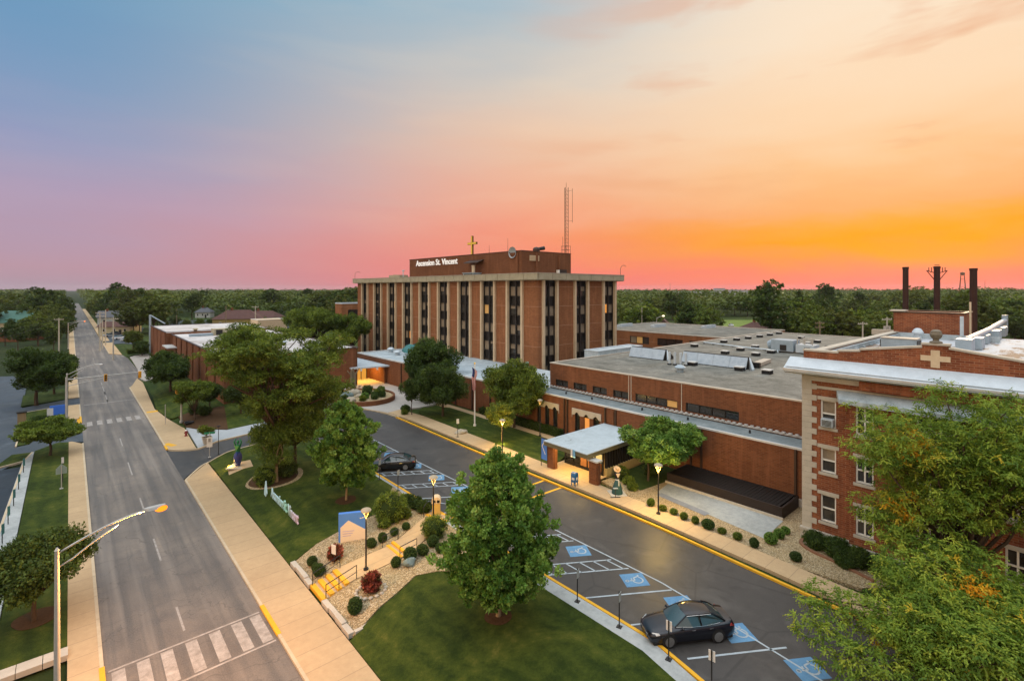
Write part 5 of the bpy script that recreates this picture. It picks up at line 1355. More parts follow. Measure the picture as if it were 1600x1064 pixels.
for k, (dx, dy, n) in enumerate(((-.45, 0, (-1, 0)), (.12, -.35, (0, -1)), (.3, .25, (1, 0)))):
    a, b = MB(), MB(); signal_head(a, b, (dx, dy, 4.9 - k * .12), n); h_ = a.build('signal_head', MATS['signal_yellow'], t_); b.build('visor', MATS['signal_yellow'], h_)
mb = MB(); mb.tube([(-1.9, .6, 0), (-1.9, .6, 2.9)], .05, 6); mb.build('push_button_post', MATS['galvanised'], t_)

def post_lamp(label, x, y, h=4.1, on=1):
    z = hz(x) + .12
    t = thing('post_lamp', label, 'lamp post', (x, y, z))
    m = MB(); m.tube([(0, 0, 0), (0, 0, h - .6)], [.065, .05], 10); m.tube([(0, 0, 0), (0, 0, .12)], .17, 12); m.build('post', MATS['black_metal'], t)
    m = MB()
    for k in range(4):
        q = k * PI / 2 + .4; m.tube([(0, 0, h - .62), (.2 * math.cos(q), .2 * math.sin(q), h - .2), (.27 * math.cos(q), .27 * math.sin(q), h - .08)], .018, 5)
    m.build('arms', MATS['cream_concrete'], t)
    m = MB(); m.lathe([(.01, h - .08), (.33, h - .08), (.36, h - .02), (.30, h + .06), (.12, h + .14), (.01, h + .15)], n=18); m.build('shade', simple('lamp_shade', (.40, .34, .24), None, 3, .6) if 'lamp_shade' not in MATS else MATS['lamp_shade'], t, smooth=True, auto=40)
    m = MB(); m.lathe([(.01, h - .5), (.05, h - .48), (.08, h - .3), (.09, h - .14), (.01, h - .12)], n=12); m.build('globe', glow('lamp_globe', (1, .55, .16), .4) if 'lamp_globe' not in MATS else MATS['lamp_globe'], t, smooth=True)
    lamp_light('post_lamp_light', (x, y, z + h - .45), POST * on, (1, .62, .15), .3)
    return t
post_lamp('black post lamp between the red shrub and the blue sign', 15.2, 32.25, 4.1, .3)
post_lamp('black post lamp beside the steps near the litter bin', 21.45, 33.55, 4.1, .3)
post_lamp('black post lamp on the gravel bed right of the portico', 36.95, 23.2)
post_lamp('black post lamp on the lawn in front of the flagpole trees', 36.9, 43.3, 3.9)
post_lamp('slim black post lamp by the footpath before the arched windows', 45.1, 45.5, 4.6, .06)

# flagpole and flag
fx_, fy_ = 41.7, 54.8
t_ = thing('flagpole', 'tall white flagpole on the lawn before the link block', 'flagpole', (fx_, fy_, 1.12))
mb = MB(); mb.tube([(0, 0, 0), (0, 0, 8.5)], [.11, .06], 10); mb.tube([(0, 0, 0), (0, 0, .25)], .2, 10); mb.build('pole', MATS['white_frame'], t_)
mb = MB(); mb.blob((0, 0, 8.6), (.13, .13, .13), 1, 0, 6); mb.build('finial', MATS['gold'], t_, smooth=True)
def flag_mat():
    m, t = newmat('flag_cloth'); s = t.add('ShaderNodeSeparateXYZ'); t.link(t.coord('UV'), s.inputs[0])
    st = t.math('LESS_THAN', t.math('FRACT', t.math('MULTIPLY', s.outputs[1], 6.5)), .54)
    c = t.mix(st, (.62, .58, .56, 1), (.40, .03, .04, 1))
    k = t.math('MULTIPLY', t.math('LESS_THAN', s.outputs[0], .4), t.math('GREATER_THAN', s.outputs[1], .46))
    t.out(t.mix(k, c, (.02, .03, .12, 1)), .8); return m
fm = flag_mat()
me = bpy.data.meshes.new('flag'); V, UV_, Fc = [], [], []
na, nb = 26, 12
for i in range(na + 1):
    for j in range(nb + 1):
        a, b = i / na, j / nb                              # a along the fly, b along the hoist
        wv = -.34 + .66 * b * (1 - .35 * a) + .06 * math.sin(a * 9)
        dp_ = .13 * math.sin(b * 11 + a * 5) * (.4 + a)
        V.append((fx_ + FY * wv + FX * (dp_ - .32), fy_ - FX * wv + FY * (dp_ - .32), 9.25 - .5 * b * (1 - a) - 3.0 * a - .25 * math.sin(b * 3) * a)); UV_.append((a, 1 - b))
for i in range(na):
    for j in range(nb): Fc.append((i * (nb + 1) + j, (i + 1) * (nb + 1) + j, (i + 1) * (nb + 1) + j + 1, i * (nb + 1) + j + 1))
me.from_pydata(V, [], Fc); ul = me.uv_layers.new(name='UVMap')
for l in me.loops: ul.data[l.index].uv = UV_[l.vertex_index]
me.materials.append(fm); me.polygons.foreach_set('use_smooth', [True] * len(me.polygons))
fo = bpy.data.objects.new('flag', me); COL.objects.link(fo); tag(fo, 'red and white striped flag with blue corner hanging limp on the pole', 'flag')

# signs
def signpost(name, label, x, y, h, panels, pole='black_metal', cat='sign', rot=0, base=True):
    t = thing(name, label, cat, (x, y, hz(x) + .12), rot)
    m = MB(); m.tube([(0, 0, 0), (0, 0, h)], .035, 6)
    if base: m.box(-.14, .14, -.14, .14, 0, .04)
    m.build('post', MATS[pole], t)
    for k, (w_, z0, z1, mt) in enumerate(panels):
        m = MB(); m.box(-w_ / 2, w_ / 2, -.055 - .001 * k, -.035, z0, z1); m.build('sign_panel', MATS[mt], t)
    return t
face = -.9          # panels face the drive
for k, (x, y, lab) in enumerate(((22.95, 19.95, 'thin black bay sign post behind the kerb, second left of the near car'), (22.98, 16.9, 'thin black bay sign post at the kerb just left of the near car'), (22.85, 13.75, 'black bay sign post with white panel in front of the near car'), (22.5, 11.3, 'nearest black bay sign post with white panel by the bottom edge'), (22.95, 45.7, 'thin bay sign post beside the far car, leftmost of the two'), (22.97, 42.0, 'thin bay sign post by the kerb right of the far car'))):
    t_ = signpost('bay_sign', lab, x, y, 2.0, [(.3, 1.45, 1.95, 'sign_white' if k in (2, 3) else 'sign_back')], rot=R(100) if k in (2, 3) else R(15))
signpost('bay_sign', 'small white sign on a black post by the drive near the flagpole', 37.0, 52.2, 2.3, [(.34, 1.7, 2.3, 'sign_white')], rot=R(-20))
t_ = signpost('street_sign', 'green street name blade over a white traffic sign at the entrance corner', 12.3, 67.5, 2.9, [(.55, 1.75, 2.35, 'sign_white'), (.6, 1.2, 1.7, 'sign_white')], 'galvanised', rot=R(-20))
mb = MB(); mb.box(-.55, .55, -.02, .02, 2.75, 2.95); mb.build('name_blade', MATS['green_sign'], t_); mb = MB()
for k in range(3): mb.box(-.12, .12, -.066, -.058, 1.85 + k * .14, 1.92 + k * .14)
mb.build('lettering', MATS['black_metal'], t_)
t_ = signpost('lamp_column', 'plain black column with small head beside the street name sign', 13.15, 67.1, 3.3, [], cat='post'); mb = MB(); mb.box(-.18, .18, -.08, .08, 3.28, 3.38); mb.build('head', MATS['black_metal'], t_)
t_ = signpost('pentagon_sign', 'grey back of a house shaped road sign beside the left pavement', -.62, 66.9, 2.3, [], 'galvanised')
mb = MB(); mb.loft([[(x, y, z) for x, z in ((-.42, 1.45), (.42, 1.45), (.42, 2.0), (0, 2.45), (-.42, 2.0))] for y in (.04, .07)]); mb.build('sign_panel', simple('pale_green_grey', (.26, .33, .28), None, 2, .5), t_)
t_ = thing('thin_sign', 'slim dark marker post with white tip left of the pavement', 'post', (-.55, 69.3, .12)); mb = MB(); mb.tube([(0, 0, 0), (0, 0, 1.9)], .04, 6); mb.build('post', MATS['black_metal'], t_); mb = MB(); mb.box(-.1, .1, -.06, -.04, 1.9, 2.5); mb.build('marker', MATS['sign_white'], t_)
t_ = thing('blue_sign', 'bright blue panel sign on two legs by the left driveway', 'sign', (-1.35, 103.6, .12))
mb = MB(); mb.box(-.95, .95, -.06, .06, .55, 2.0); mb.build('panel', simple('royal_blue', (.05, .16, .62), (.07, .2, .7), 1, .5), t_); mb = MB(); mb.box(-.9, -.8, -.05, .05, 0, .55); mb.box(.8, .9, -.05, .05, 0, .55); mb.build('leg', MATS['galvanised'], t_)
signpost('white_sign', 'white board on a pale post left of the bright blue sign', -2.2, 101.6, 1.5, [(.7, .9, 2.0, 'sign_white')], 'sign_white')
t_ = thing('gate_post', 'short brick gate pillar with dark cap at the left lot entrance', 'pillar', (-5.3, 103.2, .1)); mb = MB(); mb.box(-.45, .45, -.4, .4, 0, 1.6); mb.build('shaft', simple('tan_stone', (.30, .21, .11), None, 2, .9), t_); mb = MB(); mb.box(-.55, .55, -.5, .5, 1.6, 1.75); mb.build('cap', MATS['dark_frame'], t_)
for k in range(5):
    y = (75.5, 69.5, 64.5, 59.8, 55.6)[k]
    signpost('lot_sign', ('farthest', 'second farthest', 'middle', 'second nearest', 'nearest')[k] + ' small teal bay sign along the left lot walkway', -3.75 - .05 * k, y, 1.5, [(.4, .7, 1.5, 'teal_sheet')], rot=R(70), base=False)

# blue monument sign
x0, y0, z0 = 15.25, 37.05, .75
x1, y1 = 16.95, 36.15
an = math.atan2(y1 - y0, x1 - x0); Lm = 1.95
t_ = thing('monument_sign', 'blue monument sign with pale gable shaped panel on the gravel bed', 'sign', (x0, y0, z0), an)
mb = MB(); mb.box(0, Lm, 0, .3, -.1, 2.15); mb.build('board', simple('monument_blue', (.07, .20, .58), (.085, .235, .64), 1, .45), t_)
mb = MB(); mb.loft([[(x, y, z) for x, z in ((.14, .0), (Lm, .0), (Lm, .82), (.72, 1.62), (.14, 1.12))] for y in (-.015, -.002)]); mb.build('pale_panel', simple('warm_white', (.74, .62, .46), (.70, .58, .46), 1, .6), t_)
mb = MB(); mb.box(1.55, 1.68, -.012, -.002, 1.66, 1.73); mb.box(1.71, 1.84, -.012, -.002, 1.68, 1.76)
mb.build('emblem', MATS['sign_white'], t_)
mb = MB()
for k in range(3): mb.box(.3, 1.15 - .12 * k, -.02, -.016, .78 - k * .17, .84 - k * .17)
mb.build('lettering', simple('lilac', (.5, .42, .60), None, 2, .6), t_)
# standing letters on the lawn
me = text_mesh('Ascension St. Vincent', 1.25, .05, .012)
def letter_mat():
    m, t = newmat('lawn_letter'); s = t.add('ShaderNodeSeparateXYZ'); t.link(t.coord('Object'), s.inputs[0])
    c = t.ramp(t.rng(s.outputs[0], 0, 11), [(0, (.42, .62, .70)), (.35, (.40, .62, .68)), (.6, (.30, .62, .52)), (.8, (.50, .50, .60)), (1, (.60, .48, .58))]); t.out(c, .5); return m
me.materials.append(letter_mat())
ax_, ay_, _ = G(424, 776, dz=.12); bx_, by_, _ = G(466, 820, dz=.12)
L0 = max(v.co.x for v in me.vertices); Ld = math.hypot(bx_ - ax_, by_ - ay_)
o = bpy.data.objects.new('lawn_lettering', me); COL.objects.link(o)
an = math.atan2(by_ - ay_, bx_ - ax_)
slope = math.atan2(hz(bx_) - hz(ax_), Ld)
o.matrix_world = Matrix.Translation((ax_, ay_, hz(ax_) + .16)) @ Matrix.Rotation(an, 4, 'Z') @ Matrix.Rotation(-slope, 4, 'Y') @ Matrix.Rotation(R(90), 4, 'X') @ Matrix.Diagonal((Ld / L0, 1, 1, 1))
tag(o, 'row of pale blue to lilac standing letters on the lawn', 'lettering')
t_ = thing('lawn_logo', 'pale peaked emblem standing at the head of the lawn letters', 'emblem', (ax_ - .35, ay_ + .45, hz(ax_) + .12), an)
mb = MB(); mb.loft([[(x, y, z) for x, z in ((-.42, .1), (.1, 0), (.36, .35), (0, 1.45), (-.34, .6))] for y in (-.05, .05)]); mb.build('panel', MATS['lawn_letter'], t_)

# dressed figure sculptures
def dress(label, x, y, rz, cols, h=2.6, hat=True):
    t = thing('dress_sculpture', label, 'sculpture', (x, y, hz(x) + .12), rz)
    s = h / 2.6
    m = MB(); m.box(-.75 * s, .75 * s, -.75 * s, .75 * s, -.05, .06); m.build('plinth', MATS['limestone'], t)
    m = MB(); m.lathe([(.02, .06), (.52, .08), (.5, .25), (.40, .7), (.26, 1.1), (.15, 1.32), (.01, 1.33)] if hat else [(.02, .06), (.22, .08), (.2, .2), (.3, .45), (.38, .8), (.34, 1.1), (.2, 1.32), (.01, 1.33)], n=20); [m.v.__setitem__(i, tuple(c * s for c in p)) for i, p in enumerate(m.v)]; m.build('skirt', cols[0], t, smooth=True, auto=50)
    m = MB(); m.lathe([(.01, 1.33), (.16, 1.34), (.2, 1.55), (.27, 1.85), (.24, 1.98), (.08, 2.06), (.06, 2.15), (.01, 2.16)], n=18, sy=.7); [m.v.__setitem__(i, tuple(c * s for c in p)) for i, p in enumerate(m.v)]; m.build('bodice', cols[1], t, smooth=True, auto=50)
    m = MB(); m.loft([[(a * s, b * s, c * s) for a, c in ((-.2, 1.98), (.2, 1.98), (.03, 1.6), (-.03, 1.6))] for b in (-.26, -.2)]); m.build('collar', cols[2], t)
    m = MB(); m.lathe([(.15, 1.3), (.18, 1.3), (.18, 1.38), (.15, 1.38)], n=16); m.box(.02, .1, -.34, -.2, .75, 1.34); [m.v.__setitem__(i, tuple(c * s for c in p)) for i, p in enumerate(m.v)]; m.build('sash', cols[3], t)
    if hat:
        m = MB(); M_ = Matrix.Translation((0, 0, 2.3 * s)) @ Matrix.Rotation(R(38), 4, 'X'); k = len(m.v)
        m.lathe([(.01, -.05), (.32, -.02), (.33, .02), (.15, .04), (.13, .16), (.01, .18)], n=20); m.v = [tuple(M_ @ Vector(p) * 1) for p in m.v]; m.build('hat', cols[4], t, smooth=True, auto=40)
    else:
        for sd in (-1, 1):
            m = MB(); m.tube([(.22 * sd * s, 0, 1.95 * s), (.34 * sd * s, 0, 2.3 * s), (.16 * sd * s, 0, 2.62 * s)], [.09, .08, .05], 8); m.build('arm', cols[4], t, smooth=True)
        m = MB(); m.blob((0, 0, 2.3 * s), (.15, .15, .2), 2, .05, 8); m.build('head', cols[4], t, smooth=True)
    return t
C_ = lambda n, c, c2=None: simple(n, c, c2, 3, .55, .4)
dress('dress form sculpture in dark teal skirt with tan tilted hat by the portico', 37.75, 28.0, R(-35), [C_('teal_skirt', (.012, .05, .05), (.02, .075, .075)), C_('black_bodice', (.012, .011, .012)), C_('cream_collar', (.66, .52, .40)), C_('white_sash', (.6, .62, .6)), C_('straw', (.55, .36, .18), (.45, .28, .13))], 2.55)
dress('green and blue painted figure sculpture lit by a ground lamp at the entrance', 13.75, 60.7, R(-40), [C_('blue_violet', (.02, .06, .22), (.06, .04, .14)), C_('emerald', (.01, .19, .06), (.01, .12, .05)), C_('lime', (.15, .4, .08)), C_('deep_blue', (.02, .06, .3)), C_('emerald_head', (.01, .16, .06), (.02, .20, .08))], 3.0, hat=False)
slab('sculpture_pad', [(12.6, 59.4), (14.9, 59.2), (15.2, 61.6), (13, 62.0)], MATS['walk_concrete'], .135)
t_ = thing('ground_spotlight', 'glowing ground spotlight left of the green and blue sculpture', 'spotlight', (13.0, 61.3, .38))
mb = MB(); mb.box(-.14, .14, -.1, .1, 0, .2); mb.build('housing', MATS['black_metal'], t_); mb = MB(); mb.blob((0, -.02, .24), (.15, .13, .12), 1, 0, 7); mb.build('lens', glow('spot_lens', (1, .5, .06), 3), t_, smooth=True)
lamp_light('ground_spot_light', (13.0, 61.2, .95), 110, (1, .6, .12))
t_ = thing('plaque_stand', 'small dark plaque stand in front of the dress form', 'plaque', (36.95, 27.6, 1.13), R(-35)); mb = MB(); mb.tube([(0, 0, 0), (0, 0, .8)], .03, 6); mb.box(-.45, .45, -.06, .06, 0, .04); mb.build('stand', MATS['black_metal'], t_); mb = MB(); mb.box(-.2, .2, -.12, .12, .8, .84); mb.build('plate', MATS['sign_back'], t_)

# mailbox
t_ = thing('mailbox', 'blue domed street mailbox on short legs before the portico', 'mailbox', (36.35, 31.95, 1.13), R(8))
mb = MB(); pr_ = [(-.27, .32)] + [(.27 * math.cos(a), .98 + .27 * math.sin(a)) for a in np.linspace(PI, 0, 10)] + [(.27, .32)]
mb.loft([[(x, y, z) for x, z in pr_] for y in (-.26, .26)]); mb.build('box', simple('mail_blue', (.015, .10, .26), (.02, .13, .3), 2, .4, .5), t_)
mb = MB()
for a in (-.22, .22):
    for b in (-.2, .2): mb.box(a - .035, a + .035, b - .035, b + .035, 0, .32)
mb.build('legs', MATS['mail_blue'], t_); mb = MB(); mb.box(-.285, -.272, -.15, .15, .55, .78); mb.box(-.15, .1, -.275, -.262, .55, .8); mb.build('label', MATS['sign_white'], t_); mb = MB(); mb.tube([(-.2, -.2, 1.2), (-.2, .2, 1.2)], .03, 6); mb.build('handle', MATS['galvanised'], t_)
# litter bin with arched hood
t_ = thing('litter_bin', 'tan litter bin with rounded hood and dark openings at the kerb', 'litter bin', (23.05, 35.6, 1.14), R(-35))
mb = MB(); mb.box(-.33, .33, -.3, .3, 0, .95); mb.build('base', simple('bin_yellow', (.52, .36, .10), (.45, .3, .09), 2, .7), t_)
mb = MB(); hp = [(-.38, .95)] + [(.38 * math.cos(a), 1.12 + .36 * math.sin(a)) for a in np.linspace(PI, 0, 11)] + [(.38, .95)]; mb.loft([[(x, y, z) for x, z in hp] for y in (-.34, .34)]); mb.build('hood', MATS['cream_concrete'], t_)
mb = MB(); mb.box(-.28, -.05, -.36, -.345, 1.02, 1.24); mb.box(.05, .28, -.36, -.345, 1.02, 1.24); mb.build('opening', MATS['black_metal'], t_)

# stairs, rails, retaining wall, path
slab('path', [(13.8, 31.75), (17.7, 31.75), (18.4, 31.8), (22.6, 33.9), (22.6, 36.1), (18.3, 33.95), (17.7, 33.9), (13.8, 33.9)], MATS['walk_concrete'], .14)
t_ = thing('entrance_stair', 'yellow painted concrete steps up from the pavement', 'steps', (12, 32.6, 0), abs_=True)
mb = MB(); yb = MB()
for k in range(4):
    x = 12.0 + k * .5; z = .13 + k * .14
    mb.box(x, 13.95, 31.7, 33.8, z - .2 if k else .05, z + .14); yb.box(x - .012, x + .3, 31.68, 33.82, z - .1, z + .146)
mb.build('treads', MATS['walk_concrete'], t_); yb.build('nosings', MATS['yellow_paint'], t_)
t_ = thing('path_steps', 'two yellow edged steps halfway along the garden path', 'steps', (17.8, 32.8, .9), abs_=True)
mb = MB(); yb = MB()
for k in range(2):
    x = 17.6 + k * .42; z = .88 + k * .12; mb.box(x, 18.7, 31.8, 33.95, .7, z + .06); yb.box(x - .012, x + .2, 31.78, 33.97, z - .06, z + .066)
mb.build('treads', MATS['walk_concrete'], t_); yb.build('nosings', MATS['yellow_paint'], t_)
t_ = thing('kerb_steps', 'yellow edged top steps where the path meets the parking drive', 'steps', (22.8, 35, 1), abs_=True)
yb = MB(); mb = MB(); M_ = Matrix.Translation((22.6, 34.9, 0)) @ Matrix.Rotation(R(15), 4, 'Z')
mb.box(-.1, .9, -1.1, 1.1, .9, 1.16, M=M_); yb.box(-.12, .12, -1.12, 1.12, .95, 1.166, M=M_); yb.box(.7, .93, -1.12, 1.12, .95, 1.168, M=M_); mb.build('treads', MATS['walk_concrete'], t_); yb.build('nosings', MATS['yellow_paint'], t_)
def rail(label, pts, posts, h=.9, mid=True):
    """handrail following points (x, y, z of ground)"""
    t = thing('handrail', label, 'handrail', pts[0], abs_=True)
    m = MB(); m.tube([(x, y, z + h) for x, y, z in pts], .028, 6)
    if mid: m.tube([(x, y, z + h * .5) for x, y, z in pts], .02, 6)
    m.build('rail', MATS['black_metal'], t)
    for p in posts:
        m = MB(); m.tube([p, (p[0], p[1], p[2] + h)], .028, 6); m.build('post', MATS['black_metal'], t)
a, b, c = (12.1, 33.7, .14), (13.0, 33.7, .4), (14.0, 33.75, .68); rail('black handrail left of the yellow pavement steps', [a, c], [a, b, c])
a, b, c = (12.25, 31.75, .2), (13.1, 31.75, .45), (14.3, 31.75, .7); rail('black handrail right of the yellow pavement steps', [a, c], [a, b, c])
a, c = (17.3, 33.95, .87), (18.6, 33.98, 1.02); rail('black handrail left of the two garden path steps', [a, c], [a, c], .85)
a, c = (17.5, 31.72, .87), (18.9, 31.78, 1.0); rail('black handrail right of the two garden path steps', [a, c], [a, c], .85)
rail('curved black handrail left of the kerb steps by the bin', [(21.9, 35.75, 1.05), (22.4, 36.2, 1.1), (23.1, 36.45, 1.13), (23.3, 36.4, .9)], [(21.9, 35.75, 1.05), (23.1, 36.45, 1.13)], .85, False)
rail('curved black handrail right of the kerb steps by the bin', [(22.5, 33.4, 1.05), (22.9, 33.8, 1.1), (23.3, 34.3, 1.13), (23.4, 34.3, .9)], [(22.5, 33.4, 1.05), (23.3, 34.3, 1.13)], .85, False)
t_ = thing('retaining_wall', 'low cream block wall edging the gravel left of the yellow steps', 'wall', (12.05, 35.6, 0), abs_=True)
mb = MB()
for k in range(4): y = 33.85 + k * .93; mb.box(11.9 + .03 * (k % 3), 12.24, y, min(37.55, y + .91), 0, .3 + .03 * ((k * 5) % 3))
mb.build('blocks', MATS['limestone'], t_)
t_ = thing('retaining_wall', 'low cream block wall edging the gravel right of the yellow steps', 'wall', (12.05, 29.4, 0), abs_=True)
mb = MB()
for k in range(4): y = 27.5 + k * 1.03; mb.box(11.9 + .03 * (k % 3), 12.24, y, y + 1.01, 0, .3 + .03 * ((k * 5) % 3))
for k in range(3): mb.box(12.25 + k * .5, 12.73 + k * .5, 27.35 + k * .1, 27.6 + k * .1, .05, .34)
mb.build('blocks', MATS['limestone'], t_)
t_ = thing('menu_board', 'small white notice board among the red foliage by the steps', 'notice board', (13.9, 34.55, .68), R(-70)); mb = MB(); mb.tube([(0, 0, 0), (0, 0, 1.0)], .03, 6); mb.build('post', MATS['black_metal'], t_); mb = MB(); mb.box(-.2, .2, -.05, -.02, .7, 1.35); mb.build('board', MATS['sign_white'], t_)
t_ = thing('retaining_wall', 'low block wall and paving by the bottom left lawn', 'wall', (-1.6, 36.4, 0), abs_=True)
mb = MB()
for k in range(3): mb.box(-3.1 + k * 1.02, -2.11 + k * 1.02, 36.0, 36.85, 0, .3)
mb.build('blocks', MATS['limestone'], t_)

# boulders
def boulder(label, x, y, z, r, mat='boulder', seed=1, group=None):
    m = MB(); m.blob((0, 0, r[2] * .35), r, seed, .16, 8, zmin=-r[2] * .5); o = m.build('boulder', MATS[mat], None, smooth=True, auto=32); o.location = (x, y, z); tag(o, label, 'boulder', group)
boulder('grey boulder beside the path bushes near the big pear tree', 17.6, 30.6, .95, (.45, .35, .3), 'blue_boulder', 3)
boulder('flat pale rock near the small white bay sign on the lawn', 38.4, 53.3, 1.1, (.9, .6, .35), 'boulder', 8)
boulder('small tan rock under the big bush behind the blue sign', 18.9, 37.2, .98, (.4, .3, .22), 'boulder', 12)
boulder('small dark rock on gravel beside the big pear tree', 19.9, 29.4, .98, (.28, .28, .2), 'mulch', 5)

# raised oval planter before the entrance
px_, py_ = 37.6, 81.0
t_ = thing('raised_planter', 'low oval brick ring planter before the main entrance', 'planter', (px_, py_, 1.1))
mb = MB(); n = 48
ring = lambda r, z: [((r + 5.4) / 5.4 * 5.2 * math.cos(q), (r + 5.4) / 5.4 * 6.0 * math.sin(q), z) for q in np.linspace(0, 2 * PI, n, endpoint=False)]
mb.loft([ring(0, -.1), ring(0, .72), ring(-.35, .72), ring(-.35, .4)], caps=False); mb.build('ring_wall', MATS['dark_brick'], t_)
mb = MB(); mb.poly(ring(-.34, .5)); mb.build('soil', MATS['bed_gravel'], t_)
rr = random.Random(5)
boulder('blue grey boulder left in the raised planter', px_ - 2.6, py_ + .6, 1.55, (1.1, .8, .75), 'blue_boulder', 21)
boulder('large tan boulder behind in the raised planter', px_ - .6, py_ + 2.2, 1.55, (1.2, .9, .7), 'boulder', 22)
boulder('pinkish tan boulder at the front of the raised planter', px_ - 3.2, py_ - 2.6, 1.5, (.8, .6, .6), 'boulder', 23)
boulder('low tan rock in the middle of the raised planter', px_ - .8, py_ - .4, 1.5, (.7, .6, .5), 'boulder', 24)
for k, (dx, dy) in enumerate(((2.2, 4.4), (3.4, 3.6), (-1.2, 5.2))):
    t_ = thing('planter_light', ('right ground light behind the raised planter boulders', 'far right ground light on the planter ring', 'brightest ground light at the left rear of the raised planter')[k], 'spotlight', (px_ + dx, py_ + dy, 1.62)); mb = MB(); mb.box(-.12, .12, -.12, .12, -.05, .12); mb.build('housing', MATS['black_metal'], t_)
    mb = MB(); mb.blob((0, 0, .2), (.17, .17, .14), 1, 0, 7); mb.build('lens', MATS['spot_lens'], t_, smooth=True)
lamp_light('planter_spot_light', (px_ - 1.2, py_ + 5.6, 2.3), 160, (1, .5, .08))
t_ = thing('bench', 'pale bench against the entrance wall behind the planter', 'bench', (40.6, 90.6, 1.1)); mb = MB(); mb.box(-1.1, 1.1, -.25, .25, .42, .52); mb.build('seat', MATS['cream_concrete'], t_)
for s in (-.8, .8):
    mb = MB(); mb.box(s - .12, s + .12, -.2, .2, 0, .42); mb.build('leg', MATS['cream_concrete'], t_)
t_ = thing('timber_post_sculpture', 'upright bundle of brown timbers standing in the raised planter', 'sculpture', (px_ - .5, py_ + 2.9, 1.5))
for k, (a, b, h_) in enumerate(((-.25, 0, 4.2), (.1, .1, 4.5), (.35, -.1, 3.8))):
    mb = MB(); mb.tube([(a, b, 0), (a * 1.1, b, h_)], [.24, .17], 7); mb.build('timber', MATS['timber'], t_)
mb = MB(); mb.tube([(.2, 0, 3.0), (1.3, .3, 4.4)], .1, 6); mb.tube([(-.2, 0, 3.2), (-1.0, -.1, 4.2)], .1, 6); mb.build('branch', MATS['timber'], t_)
# pot planter, hydrant, dark pot
t_ = thing('pot_planter', 'square tapering tan planter with a leafy shrub on the corner plaza', 'planter', (13.0, 72.9, .42)); mb = MB(); mb.loft([[(a * r, b * r, z) for a, b in ((-1, -1), (1, -1), (1, 1), (-1, 1))] for r, z in ((.36, 0), (.52, .85), (.44, .85), (.42, .7))]); mb.build('pot', MATS['limestone'], t_)
t_ = thing('fire_hydrant', 'small dark red fire hydrant at the corner of the plaza', 'hydrant', (11.75, 79.6, .13)); mb = MB(); mb.lathe([(.01, 0), (.2, 0), (.2, .08), (.13, .1), (.13, .55), (.17, .58), (.15, .72), (.01, .8)], n=12); mb.tube([(-.24, 0, .45), (.24, 0, .45)], .07, 8); mb.build('body', simple('dark_red', (.22, .03, .03), None, 3, .5), t_, smooth=True, auto=40); mb = MB(); mb.lathe([(.01, .72), (.16, .72), (.1, .84), (.01, .86)], n=10); mb.build('cap', MATS['sign_white'], t_)
t_ = thing('round_planter', 'low black round planter bowl beside the corner signal post', 'planter', (12.95, 85.3, .15)); mb = MB(); mb.lathe([(.01, 0), (.4, 0), (.62, .55), (.5, .55), (.45, .4), (.01, .4)], n=16); mb.build('bowl', MATS['black_metal'], t_, smooth=True, auto=40)

# utility poles
def upole(label, x, y, h, arms=1, box=False, ang=0, kind='timber', group=None):
    t = thing('utility_pole', label, 'utility pole', (x, y, hz(x)), ang, group=group)
    m = MB(); m.tube([(0, 0, 0), (0, 0, h)], [.2, .14], 8); m.build('pole', MATS[kind], t)
    for k in range(arms):
        m = MB(); m.box(-1.25, 1.25, -.08, .08, h - .55 - k * 1.0, h - .38 - k * 1.0)
        for s in (-1.1, -.5, .5, 1.1): m.box(s - .05, s + .05, -.05, .05, h - .38 - k, h - .16 - k)
        m.build('crossarm', MATS[kind], t)
    if box:
        for s in (-.5, .5):
            m = MB(); m.tube([(s, 0, h - 3.0), (s, 0, h - 1.9)], .32, 10); m.build('transformer', MATS['galvanised'], t)
    return t
simple('pale_pole', (.50, .46, .38), (.38, .34, .27), 2, .8)
for u, vb, vt, D, lab, arms, box, kd in ((92, 535, 497, 150, 'pale utility pole with crossarm left of the far street light', 1, False, 'pale_pole'), (156, 524, 487, 160, 'utility pole with double crossarms, leftmost right of the road', 2, False, 'pale_pole'),
        (165, 522, 484, 175, 'taller plain utility pole second right of the road', 0, False, 'pale_pole'), (177, 545, 496, 140, 'nearest pole by the right pavement before the parked cars', 1, False, 'pale_pole'), (160, 528, 500, 165, 'short pole between the two taller ones right of the road', 0, False, 'pale_pole'),
        (276, 505, 480, 230, 'brown pole in front of the trees behind the left wing', 0, False, 'timber'), (1281, 525, 502, 118, 'utility pole with double crossarms at the far grey roof edge', 2, False, 'timber'), (1348, 528, 503, 112, 'utility pole with single crossarm near the chimney block', 1, False, 'pale_pole'), (1386, 525, 496, 108, 'utility pole carrying two transformers left of the chimney block', 1, True, 'pale_pole'),
        (1003, 515, 480, 190, 'thin pole behind the rear orange block', 0, False, 'pale_pole'), (399, 500, 478, 200, 'pole with crossarm before the brown roofed house', 1, False, 'pale_pole'), (353, 502, 478, 210, 'thin pole left of the brown roofed house', 0, False, 'timber')):
    x, y, z = ray(u, vt, D); upole(lab, x, y, max(7, z - hz(x)), arms, box, -YAW + .2, kd)
x, y, z = ray(1026, 497, 185)
t_ = thing('street_light', 'lit white street light in front of trees right of the tower', 'street light', (x, y, 1)); mb = MB(); mb.tube([(0, 0, 0), (0, 0, z - 1)], .12, 8); mb.build('pole', MATS['galvanised'], t_)
